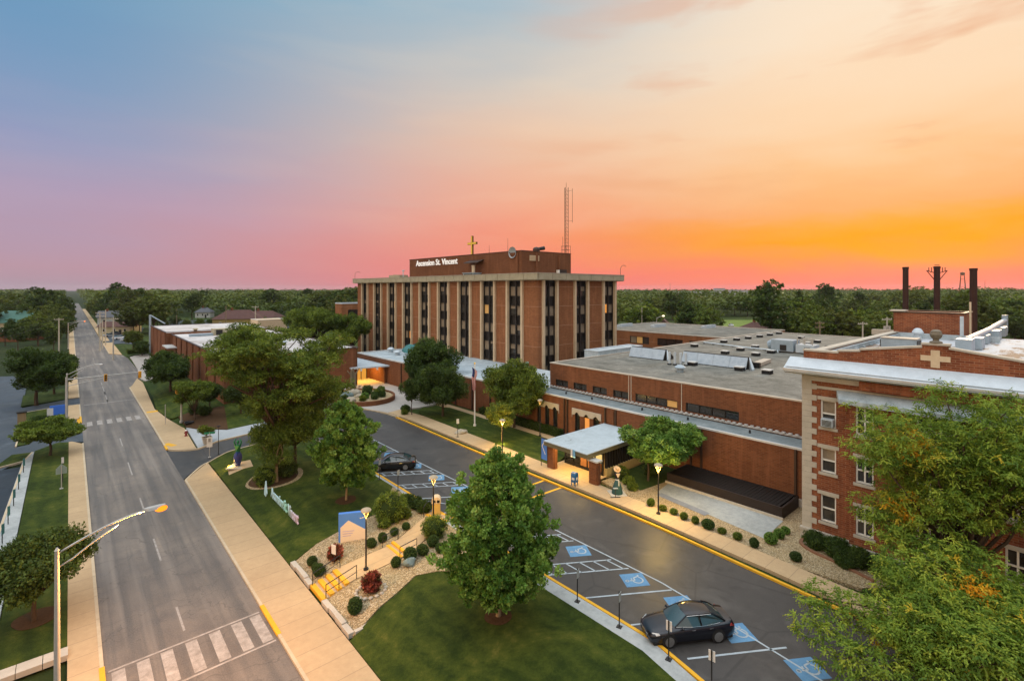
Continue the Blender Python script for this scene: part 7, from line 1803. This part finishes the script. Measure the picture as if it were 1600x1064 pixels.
tree('dark shrub tree by the left wing wall right of the signal tree', 16.8, 92.0, blobs=rb(8, 0, 0, 2.6, 1.4, 1.8, 1.1, 1.1, .9, 40), nclump=300, per=36, cr=.5, ll=.28, lw=.15, mat='dark_leaf', trunk=.12, fork=1.0, lo=.4)

# ------------------------------------------------------------------ honey locusts in the right foreground: fronds of fine leaflets
def locust(label, x, y, blobs, nspray, seed, trunk, fork, ll=.34):
    g = np.random.default_rng(seed); t = thing('honey_locust', label, 'tree', (x, y, 1.1))
    c, o = ell_clumps(g, [(b[0], (b[1][0] * 1.15, b[1][1] * 1.15, b[1][2] * 1.5)) for b in blobs], nspray, .1)
    K_ = 9; n = len(c)
    side = unit(g, n); ax = np.repeat(o * .6 + side * .5 + np.array([0, 0, -.05]), K_, 0)
    fan = unit(g, n * K_); fan[:, 2] *= .45
    ax = ax * .5 + fan; ax /= np.linalg.norm(ax, axis=1, keepdims=True)
    base = np.repeat(c, K_, 0) + g.normal(0, .06, (n * K_, 3)); st = np.repeat(g.uniform(0, 1, n), K_)
    # autumn colour comes by whole sprays, in a few patches
    cell = np.sin(c[:, 0] * 1.1 + seed) * np.sin(c[:, 1] * .9 + 2 * seed) + .6 * np.sin(c[:, 2] * 1.7 + seed) + g.normal(0, .28, n)
    hot = np.repeat(np.where(cell > 1.25, .45, np.where(cell > .85, .16, 0)), K_)
    tint = np.clip(st * .62 + g.uniform(0, .1, n * K_) + hot, 0, 1)
    P_, A_, N_, T_, L_, W_ = [], [], [], [], [], []
    for q, (f, l_, w_) in enumerate(((.0, 1.0, .05), (.5, .85, .06), (.95, .7, .05))):
        d = ax.copy(); d[:, 2] -= .12 + .38 * f; d /= np.linalg.norm(d, axis=1, keepdims=True)
        p = base + ax * ll * (.25 + f * .75); p[:, 2] -= .06 * f * f
        P_.append(p); A_.append(d); N_.append(np.tile(np.array([0, 0, 1.]), (n * K_, 1)) + g.normal(0, .5, (n * K_, 3))); T_.append(tint); L_.append(np.full(n * K_, ll * .52 * l_)); W_.append(np.full(n * K_, w_ * 1.45))
    leaves('crown', np.concatenate(P_), np.concatenate(A_), np.concatenate(N_), np.concatenate(L_), np.concatenate(W_), np.concatenate(T_), MATS['locust_leaf'], t)
    m = MB(); limbs(m, (0, 0, -.2), (0, 0, fork), [b[0] for b in blobs], trunk, .025, g, 9, .18); m.build('trunk', MATS['bark'], t, smooth=True)
    return t
locust('tall feathery honey locust with yellowing sprays before the old brick front', 36.6, 4.2,
    rb(32, 1.0, -.2, 9.3, 4.4, 5.6, 3.6, 1.7, .8, 51) + rb(10, -.6, 2.0, 5.4, 2.8, 3.4, 1.8, 1.4, .6, 52) + [((2.2, 1.6, 10.8), (1.5, 1.5, .7)), ((1.2, 3.4, 9.2), (1.6, 1.4, .8)), ((1.6, -3.6, 11.2), (1.7, 1.7, .8)), ((2.4, -1.0, 11.9), (1.4, 1.4, .7)), ((0, -1.8, 12.4), (1.4, 1.4, .7)), ((1.5, .8, 12.6), (1.5, 1.5, .6)), ((1.8, 4.4, 10.9), (1.5, 1.5, .6))], 3500, 3, .22, 3.2)
locust('nearest feathery honey locust filling the bottom right corner', 34.2, -1.6,
    rb(16, -3.0, 3.6, 4.3, 3.6, 4.4, 1.4, 1.5, .6, 61) + rb(20, -4.2, 4.2, 3.9, 3.4, 4.2, 1.2, 1.4, .5, 64) + [((-8.4, 8.4, 2.5), (1.2, 1.1, .5)), ((-7.9, 6.9, 2.6), (1.3, 1.3, .5)), ((-7.6, 9.6, 3.0), (1.2, 1.1, .5)), ((-7.6, 5.4, 3.2), (1.3, 1.3, .5)), ((-6.3, 10.2, 3.5), (1.1, 1.0, .5)), ((-5.6, 8.6, 3.2), (1.3, 1.2, .55)), ((-4.6, 7.6, 2.6), (1.4, 1.3, .6)), ((-6.4, 6.4, 3.2), (1.4, 1.3, .6)), ((-3.0, 7.0, 4.2), (1.5, 1.4, .6)), ((-6.6, 4.4, 4.4), (1.4, 1.4, .6)), ((-1.4, 5.2, 5.6), (1.5, 1.5, .7))], 3600, 5, .25, 2.2, .32)

# ------------------------------------------------------------------ shrubs
def shrub(name, label, x, y, r, mat, n, per, ll, lw, cr=.1, squash=1, lo=.85, dz=.12, group=None, seed=0, upb=.2):
    t = thing(name, label, 'shrub', (x, y, hz(x) + dz), 0, group); rx, rz = (r, r * squash)
    c, o = ell_clumps(RG, [((0, 0, rz * .9), (rx, rx, rz))], n, lo); k = c[:, 2] > 0; c, o = c[k], o[k]
    clumped(RG, c, o, per, cr, ll, lw, MATS[mat], t, 'foliage', upb, 1, .6, bias=np.clip(c[:, 2] / (2 * rz), 0, 1))
    cf = .45 if mat == 'red_leaf' else .86
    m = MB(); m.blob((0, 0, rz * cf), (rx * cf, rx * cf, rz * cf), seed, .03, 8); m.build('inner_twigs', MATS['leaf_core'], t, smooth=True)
    return t
proto = {}
def boxball(label, x, y, r, mat='box_leaf'):
    r *= random.uniform(.72, .98)
    k = (mat,)
    if k not in proto:
        proto[k] = shrub('clipped_shrub', label, x, y, .5, mat, 420, 14, .06, .04, .05, .95, .93); o = proto[k]
    else: o = dup(proto[k], (x, y, hz(x) + .12), random.uniform(0, 6), 1, label); 
    o.location = (x, y, hz(x) + .12); o.scale = (r / .5 * random.uniform(.88, 1.16), r / .5 * random.uniform(.88, 1.16), r / .5 * random.uniform(.78, 1.1)); return o
for x, y, r, lab in ((12.9, 36.0, .42, 'clipped ball shrub, farthest of the three by the steps'), (12.85, 35.25, .4, 'clipped ball shrub, middle of the three by the steps'), (12.8, 34.45, .42, 'clipped ball shrub, nearest of the three left of the handrail'),
        (16.75, 34.65, .40, 'clipped ball shrub left of the path just right of the lamp post'), (17.7, 34.75, .45, 'clipped ball shrub behind the path step handrail'), (18.8, 34.95, .42, 'clipped ball shrub third along the far side of the path'), (19.9, 35.1, .43, 'clipped ball shrub last along the far side of the path'),
        (16.85, 31.1, .44, 'clipped ball shrub near side of the path by the grey boulder'), (17.95, 31.1, .5, 'larger clipped ball shrub near side of the path by the rail'), (18.95, 31.05, .46, 'clipped ball shrub near side of the path before the pear tree'), (12.95, 29.0, .52, 'lone large clipped ball shrub on gravel behind the block wall'), (20.1, 31.5, .45, 'clipped ball shrub tucked beside the big pear tree crown'), (20.0, 30.4, .36, 'small clipped shrub low beside the big pear tree crown')):
    boxball(lab, x, y, r)
names = ['first', 'second', 'third', 'fourth', 'fifth', 'sixth', 'seventh', 'eighth', 'ninth']
for k, (x, y, r, m_) in enumerate(((37.85, 24.5, .42, 'olive_leaf'), (37.8, 23.3, .34, 'spring_leaf'), (37.85, 22.3, .4, 'olive_leaf'), (37.7, 21.3, .46, 'olive_leaf'), (37.7, 20.3, .40, 'olive_leaf'), (37.65, 19.2, .46, 'box_leaf'), (37.7, 18.1, .36, 'spring_leaf'), (37.7, 16.9, .42, 'olive_leaf'), (37.5, 15.6, .46, 'box_leaf'))):
    boxball(names[k] + ' rounded shrub from the portico end of the row along the patio', x, y, r, m_)
for x, y, r, m_, lab in ((38.95, 15.0, .48, 'pear_leaf', 'bright green shrub at the near corner of the patio, leftmost of three'), (40.3, 14.9, .48, 'pear_leaf', 'bright green shrub at the patio end, middle of three'), (41.4, 14.85, .42, 'pear_leaf', 'bright green shrub at the patio end nearest the old brick corner'), (37.8, 12.9, .55, 'box_leaf', 'dark shrub on the gravel below the old brick corner')):
    boxball(lab, x, y, r, m_)
for k, (x, y, r, h_) in enumerate(((40.8, 12.6, .8, .75), (40.6, 11.2, .85, .8), (40.3, 9.8, .85, .75), (40.2, 8.4, .8, .8), (39.6, 10.4, .6, .5))):
    shrub('evergreen_shrub', ('dark evergreen shrub nearest the old stone corner', 'second dark evergreen shrub along the old stone base', 'third dark evergreen shrub along the old stone base', 'last dark evergreen shrub under the locust along the stone base', 'low spreading evergreen in front of the stone base shrubs')[k], x, y, r, 'dark_leaf', 260, 22, .13, .05, .16, h_, .6, seed=k)
mb = MB(); pts = curve([(41.6, 13.6), (40.6, 13.5), (39.9, 12.6), (39.5, 10.8), (38.8, 8.6)], 8); strip(mb, pts, .22, .1, .14); tag(mb.build('bed_edging', simple('red_edging', (.25, .12, .07), (.18, .09, .05), 4, .9)), 'curved reddish brick edging round the bed by the old building', 'edging')
shrub('bush', 'large loose olive bush behind the blue monument sign', 19.8, 37.4, 1.35, 'olive_leaf', 420, 26, .17, .07, .26, .85, .45)
shrub('bush', 'small bright bush at the right foot of the large olive bush', 20.8, 36.9, .55, 'spring_leaf', 120, 24, .13, .06, .15, .8, .5)
shrub('bush', 'low dark bush at the left foot of the large olive bush', 18.8, 36.6, .5, 'olive_leaf', 100, 24, .13, .06, .15, .8, .5)
for k, (x, y) in enumerate(((22.2, 38.9), (22.4, 37.8), (22.55, 36.7))):
    shrub('bush', ('dark low bush at the kerb, farthest of three', 'dark low bush at the kerb, middle of three', 'dark low bush at the kerb nearest the litter bin')[k], x, y, .6, 'dark_leaf', 130, 24, .15, .06, .18, .75, .5)
shrub('bush', 'feathery green bush between the path and the big pear tree', 20.9, 32.6, 1.0, 'olive_leaf', 240, 26, .16, .05, .22, .8, .4)
shrub('red_shrub', 'dark red leaved shrub behind the small white notice board', 14.2, 35.1, .5, 'red_leaf', 95, 20, .26, .08, .18, 1.0, .35, upb=.7)
shrub('red_shrub', 'flowering dark red shrub at the foot of the lamp post', 14.45, 29.9, .58, 'red_leaf', 120, 20, .24, .09, .18, 1.05, .35, upb=.7)
mb = MB(); rr2 = random.Random(3)
for k in range(16):
    q = k / 16 * 2 * PI; mb.blob((14.4 + .95 * math.cos(q), 29.85 + .8 * math.sin(q), hz(14.4) + .18), (.14, .12, .09), k, .1, 5)
tag(mb.build('stone_ring', MATS['limestone']), 'ring of pale edging stones round the flowering red shrub', 'edging')
shrub('bush', 'round dark bush in the mulch ring under the huge tree', 14.4, 52.9, 1.05, 'olive_leaf', 260, 26, .16, .06, .2, .95, .5)
shrub('bush', 'second darker bush right in the mulch ring of the huge tree', 16.6, 53.4, 1.0, 'dark_leaf', 220, 26, .16, .06, .2, .8, .5)
for k, (x, y, r, m_) in enumerate(((38.6, 68.2, .7, 'dark_leaf'), (37.7, 66.9, .45, 'olive_leaf'), (41.4, 30.1, .7, 'olive_leaf'), (40.4, 28.6, .5, 'olive_leaf'), (44.2, 28.6, .8, 'dark_leaf'), (39.6, 27.6, .4, 'olive_leaf'), (14.5, 90.2, 1.0, 'dark_leaf'), (15.4, 87.8, 1.0, 'dark_leaf'), (-3.6, 101, .9, 'dark_leaf'), (-2.6, 101.8, .7, 'dark_leaf'), (-4.6, 98.2, .8, 'dark_leaf'))):
    shrub('bush', ('dark low bush on the lawn tip near the planter drive', 'small olive bush on the drive corner near the planter', 'low shrub behind the dress form beside the slatted screen', 'small shrub right behind the dress form', 'dark shrub under the round tree by the portico', 'low ground shrub right of the dress form plinth', 'dark shrub behind the corner signal post', 'second dark shrub under the light green corner tree', 'dark mound shrub left of the white board sign', 'dark shrub right by the white board sign', 'dark shrub at the left lot kerb below the brick pillar')[k], x, y, r, m_, 140, 24, .16, .07, .2, .75, .5)
# hedges
for lab, x0, x1, y0, y1, h_, m_ in (('dark clipped hedge below the arched gallery windows', 46.35, 47.3, 43.6, 60, .95, 'dark_leaf'), ('low clipped hedge across the far side of the road junction', 12.6, 17.5, 181.5, 185, 1.1, 'wood_leaf')):
    t_ = thing('hedge', lab, 'hedge', ((x0 + x1) / 2, (y0 + y1) / 2, 1.0), abs_=True); n = 1500
    p = np.stack([RG.uniform(x0, x1, n), RG.uniform(y0, y1, n), RG.uniform(1.05, 1.05 + h_, n)], 1); fc = RG.integers(0, 3, n); p[fc == 0, 2] = 1.05 + h_; p[fc == 1, 0] = x0; p[fc == 2, 1] = y0
    ax = RG.normal(0, 1, (n * 8, 3)); o = leaves('foliage', np.repeat(p, 8, 0) + RG.normal(0, .06, (n * 8, 3)), ax, RG.normal(0, 1, (n * 8, 3)) + np.array([0, 0, .6]), np.full(n * 8, .14), np.full(n * 8, .08), RG.uniform(.1, .8, n * 8), MATS[m_]); adopt(o, t_)
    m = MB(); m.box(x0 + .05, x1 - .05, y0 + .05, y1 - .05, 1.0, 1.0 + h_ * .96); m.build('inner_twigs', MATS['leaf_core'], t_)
# planting in the raised planter
for k, (dx, dy, r, m_) in enumerate(((-3.6, 2.0, 1.15, 'dark_leaf'), (1.2, .8, 1.0, 'dark_leaf'), (-.6, -2.2, .6, 'pear_leaf'), (1.0, -2.4, .55, 'box_leaf'), (2.4, -1.0, .75, 'olive_leaf'), (3.6, .4, .7, 'olive_leaf'), (-1.6, -3.4, .5, 'spring_leaf'), (.4, -3.6, .5, 'box_leaf'), (2.2, -2.8, .5, 'box_leaf'), (-3.8, -1.4, .55, 'box_leaf'))):
    shrub('planter_shrub', ('large dark shrub left in the raised planter', 'tall dark shrub in the middle of the raised planter', 'bright green tuft at the front of the raised planter', 'clipped green mound front right in the raised planter', 'rounded olive shrub right in the raised planter', 'olive shrub at the right end of the raised planter', 'yellow green mound beside the pinkish boulder', 'small green mound at the very front of the raised planter', 'small mound right of front in the raised planter', 'small green mound at the left front of the raised planter')[k], px_ + dx, py_ + dy, r, m_, 110, 22, .2, .1, .2, .85, .5, dz=.62)

# ------------------------------------------------------------------ woods
def forest_proto(label, group, seed, h, w_, kind, mat):
    g = np.random.default_rng(seed)
    t = thing('woodland_tree' if kind != 'c' else 'conifer', label, 'tree', (0, 0, 0), 0, group)
    if kind == 'c':
        c, o = prof_clumps(g, [1.2, 3, h * .5, h * .8, h], [w_ * .8, w_, w_ * .62, w_ * .28, .15], 300, .6, 6, .12); flat = .6; up = -.1
    else:
        bl = []
        for _ in range(13):
            d = unit(g, 1)[0]; q = g.uniform(.5, .9); s = g.uniform(.8, 1.25)
            bl.append(((d[0] * w_ * .62 * q, d[1] * w_ * .62 * q, h * .58 + d[2] * h * .3 * q), (w_ * .44 * s, w_ * .44 * s, h * .17 * s)))
        c, o = ell_clumps(g, bl, 330, .6); flat = .7; up = .25
    keep = c[:, 2] < h * 1.02; c, o = c[keep], o[keep]
    b = np.clip((c[:, 2] - h * .2) / (h * .8), 0, 1)
    clumped(g, c, o, 12, .6, .72, .5, MATS[mat], t, 'crown', up, flat, .6, bias=b, form=1.8)
    m = MB(); limbs(m, (0, 0, -.3), (0, 0, h * .3), [(0, 0, h * .8), (w_ * .3, 0, h * .6), (-w_ * .3, .2, h * .55)], .28, .05, g, 6); m.build('trunk', MATS['bark'], t)
    return t
GL = ('round dark green tree in the wood beyond the street on the left', 'trees of the left hand woods')
GR = ('round green tree in the wood behind the grey roof on the right', 'trees of the right hand woods')
GC = ('dark pointed conifer rising among the right hand woods', 'conifers in the right hand woods')
protos = {'l': [], 'r': []}
for side, lab in (('l', GL), ('r', GR)):
    for k, (h, w_, mt) in enumerate(((14, 7.0, 'wood_leaf'), (16, 7.6, 'wood_leaf'), (12, 7.0, 'olive_leaf' if side == 'r' else 'wood_leaf'), (17, 6.4, 'dark_leaf'), (13, 8.0, 'wood_leaf'))):
        protos[side].append(forest_proto(lab[0], lab[1], 70 + k + (10 if side == 'r' else 0), h, w_, 'r', mt))
con = forest_proto(GC[0], GC[1], 95, 17, 3.8, 'c', 'dark_leaf')
gw = np.random.default_rng(21)
used = set(); placed = []
def ok_spot(x, y):
    if -2.5 < x < 13.5: return False                       # the street and its verges
    if 13 < x < 62 and y < 215: return False
    if 60 < x < 152 and y < 103: return False
    if 74 < x < 114 and 175 < y < 220: return False
    if -3 > x > -8 and y < 150: return False
    return True
open_px = [(1118, 1198, 499, 530), (1014, 1047, 506, 522), (160, 226, 510, 540), (250, 500, 496, 515)]      # clearings and car parks
spots = []
for side, u0, u1, n, d0, d1 in (('l', -40, 560, 150, 205, 430), ('r', 962, 1650, 122, 150, 400)):
    tries = 0; got = 0
    while got < n and tries < 9000:
        tries += 1
        d = d0 * (d1 / d0) ** (gw.uniform(0, 1) ** 1.15); u = gw.uniform(u0, u1); x, y, _ = ray(u, 451, d)
        vb = V0 + CAM_H * F_PX / d
        if not ok_spot(x, y): continue
        if side == 'l' and x < 0 and d < 230: continue
        if any(a - 6 < u < b + 6 and c - 2 < vb < e + 34 for a, b, c, e in open_px): continue
        if any(math.hypot(x - p[0], y - p[1]) < 5.0 + d * .006 for p in spots): continue
        spots.append((x, y)); got += 1
        pl = protos[side]; k = int(gw.integers(0, len(pl))); s = gw.uniform(.62, 1.25) * (1.3 if gw.uniform() < .1 else 1); s = (s * gw.uniform(.9, 1.25), s * gw.uniform(.9, 1.25), s)
        if (side, k) not in used:
            used.add((side, k)); o = pl[k]; o.location = (x, y, hz(x) - .1); o.scale = s
        else: dup(pl[k], (x, y, hz(x) - .1), gw.uniform(0, 6), s)
for k, (u, d, s) in enumerate(((1249, 205, 1.15), (1287, 190, .98), (1307, 196, .95), (1232, 210, .95))):
    x, y, _ = ray(u, 451, d)
    if k == 0: con.location = (x, y, .9); con.scale = (s, s, s)
    else: dup(con, (x, y, .9), k, s)
# single standing trees nearer the buildings
NM = ('yellow green round tree behind the far edge of the grey roof', 'dark round tree in the clearing behind the grey roof', 'round tree left of the clearing behind the rear block', 'broad round tree right of the far street beyond the lot', 'round tree directly behind the parked cars of the small lot', 'low trees row tree left of the brown roofed house', 'low tree in front of the yellow walled house', 'round low tree right of the yellow walled house', 'tree beside the cream house far left', 'tree before the sea green roof far left', 'dark tree right of the sea green roof', 'round tree beside the rear block end', 'dark round tree above the far white roof corner', 'soft round tree at the left end behind the grey roof')
for k, (u, vb, s, q) in enumerate(((1293, 533, .8, 2), (1216, 527, .95, 0), (1078, 531, 1.0, 3), (246, 512, .95, 4), (218, 520, .8, 0), (291, 516, .45, 2), (345, 514, .42, 2), (455, 510, .5, 4), (98, 512, 1.0, 3), (52, 522, .62, 4), (92, 534, .7, 0), (1106, 535, .9, 1), (300, 500, 1.05, 3), (985, 522, .95, 0))):
    x, y, z = G(u, vb); p = protos['r' if u > 900 else 'l'][q]; dup(p, (x, y, z - .1), k, s, NM[k], ''); 
rows_ = [('low pale green tree in the row beyond the white left wing roof', 'low trees beyond the left wing roof', 'l', 2, [(236, 513, .5), (258, 515, .42), (272, 512, .5), (312, 514, .45), (331, 512, .4), (362, 513, .42), (386, 512, .45), (408, 510, .5), (430, 512, .45), (470, 512, .55), (484, 508, .5)]),
         ('dark tree crowding the left edge behind the big round one', 'dark trees at the left edge', 'l', 3, [(8, 540, .5), (28, 548, .55), (60, 540, .5), (84, 548, .45), (104, 528, .55), (20, 527, .5), (44, 530, .55), (73, 520, .55), (5, 512, .6)]),
         ('dark street tree lining the far end of the road', 'trees along the far road', 'l', 1, [])]
rows_[2][4].extend([(-8.5 + (k % 3), 245 + k * 30, .8 + .1 * (k % 3)) for k in range(12)] + [(20 + (k % 3) * 1.5, 262 + k * 30, .8 + .1 * ((k + 1) % 3)) for k in range(12)])
for lb_, gp_, sd_, q, its in rows_:
    for k, it in enumerate(its):
        p3 = (it[0], it[1], hz(it[0])) if q == 1 else G(it[0], it[1])
        dup(protos[sd_][q], (p3[0], p3[1], p3[2] - .1), k * 1.7, (it[2] * 1.05, it[2] * 1.05, it[2]), lb_, gp_)
for o in COL.objects:
    if o.get('group') == '': del o['group']
# the woods run on to the horizon as one mass
g = np.random.default_rng(33); n = 38000
d = 330 * (2600 / 330) ** g.uniform(0, 1, n) ; a = g.uniform(-1.7, 1.25, n)
x = d * (FX + a * FY); y = d * (FY - a * FX)
k = ~((x > -5 - d * .004) & (x < 15 + d * .004)); x, y, d = x[k], y[k], d[k]; n = len(x)
hh = 10 + 6.5 * np.sin(x * .021 + 1) * np.sin(y * .017) + g.uniform(-2, 2.5, n) + 1.5 * np.sin(x * .11) * np.sin(y * .09) + 9 * np.clip(np.sin(x * .017 + 2) * np.sin(y * .013 + x * .004) - .55, 0, 1)
m_ = 8; P_ = np.repeat(np.stack([x, y, hh], 1), m_, 0); N = len(P_); dd = np.repeat(d, m_)
off = g.normal(0, 1, (N, 3)) * np.array([2.6, 2.6, 1.8]); off[:, 2] = -np.abs(off[:, 2]) * 1.7
fw = leaves('far_woodland', P_ + off, g.normal(0, 1, (N, 3)) * np.array([1, 1, .4]), g.normal(0, .5, (N, 3)) + np.array([0, 0, 1.0]), 2.2 + dd * .0012, 1.7 + dd * .001, np.clip(.5 + .25 * np.sin(np.repeat(x, m_) * .05) + g.normal(0, .18, N), 0, 1), MATS['wood_leaf'])
fw['kind'] = 'stuff'
tag(fw, 'unbroken mass of dark woods running to the horizon', 'woodland')

# overhead wires between the poles along the street
for lab, pts in (('thin overhead wire crossing above the left verge', [ray(92, 500, 150), ray(45, 517, 120), ray(-30, 536, 100)]), ('second thin overhead wire crossing above the left verge', [ray(92, 498, 150), ray(40, 510, 125), ray(-30, 524, 105)]),
                 ('thin wire between the poles right of the chimney trees', [ray(1281, 503, 118), ray(1315, 506, 115), ray(1348, 504, 112), ray(1386, 498, 108)])):
    c = curve(pts, 8); m = MB(); m.tube(c, .02, 4); tag(m.build('overhead_wire', MATS['dark_frame']), lab, 'wire')

# evening haze: one box of even, thin air round the whole place
m = bpy.data.materials.new('haze_air'); t = NT(m)
pv = t.add('ShaderNodeVolumePrincipled'); pv.inputs['Color'].default_value = (.80, .84, .95, 1); pv.inputs['Density'].default_value = HAZE; pv.inputs['Anisotropy'].default_value = .2
o_ = t.add('ShaderNodeOutputMaterial'); t.link(pv.outputs[0], o_.inputs['Volume'])
mb = MB(); mb.box(-3600, 5100, -500, 6100, -1.2, 46); hz_o = mb.build('haze', m); hz_o['kind'] = 'stuff'
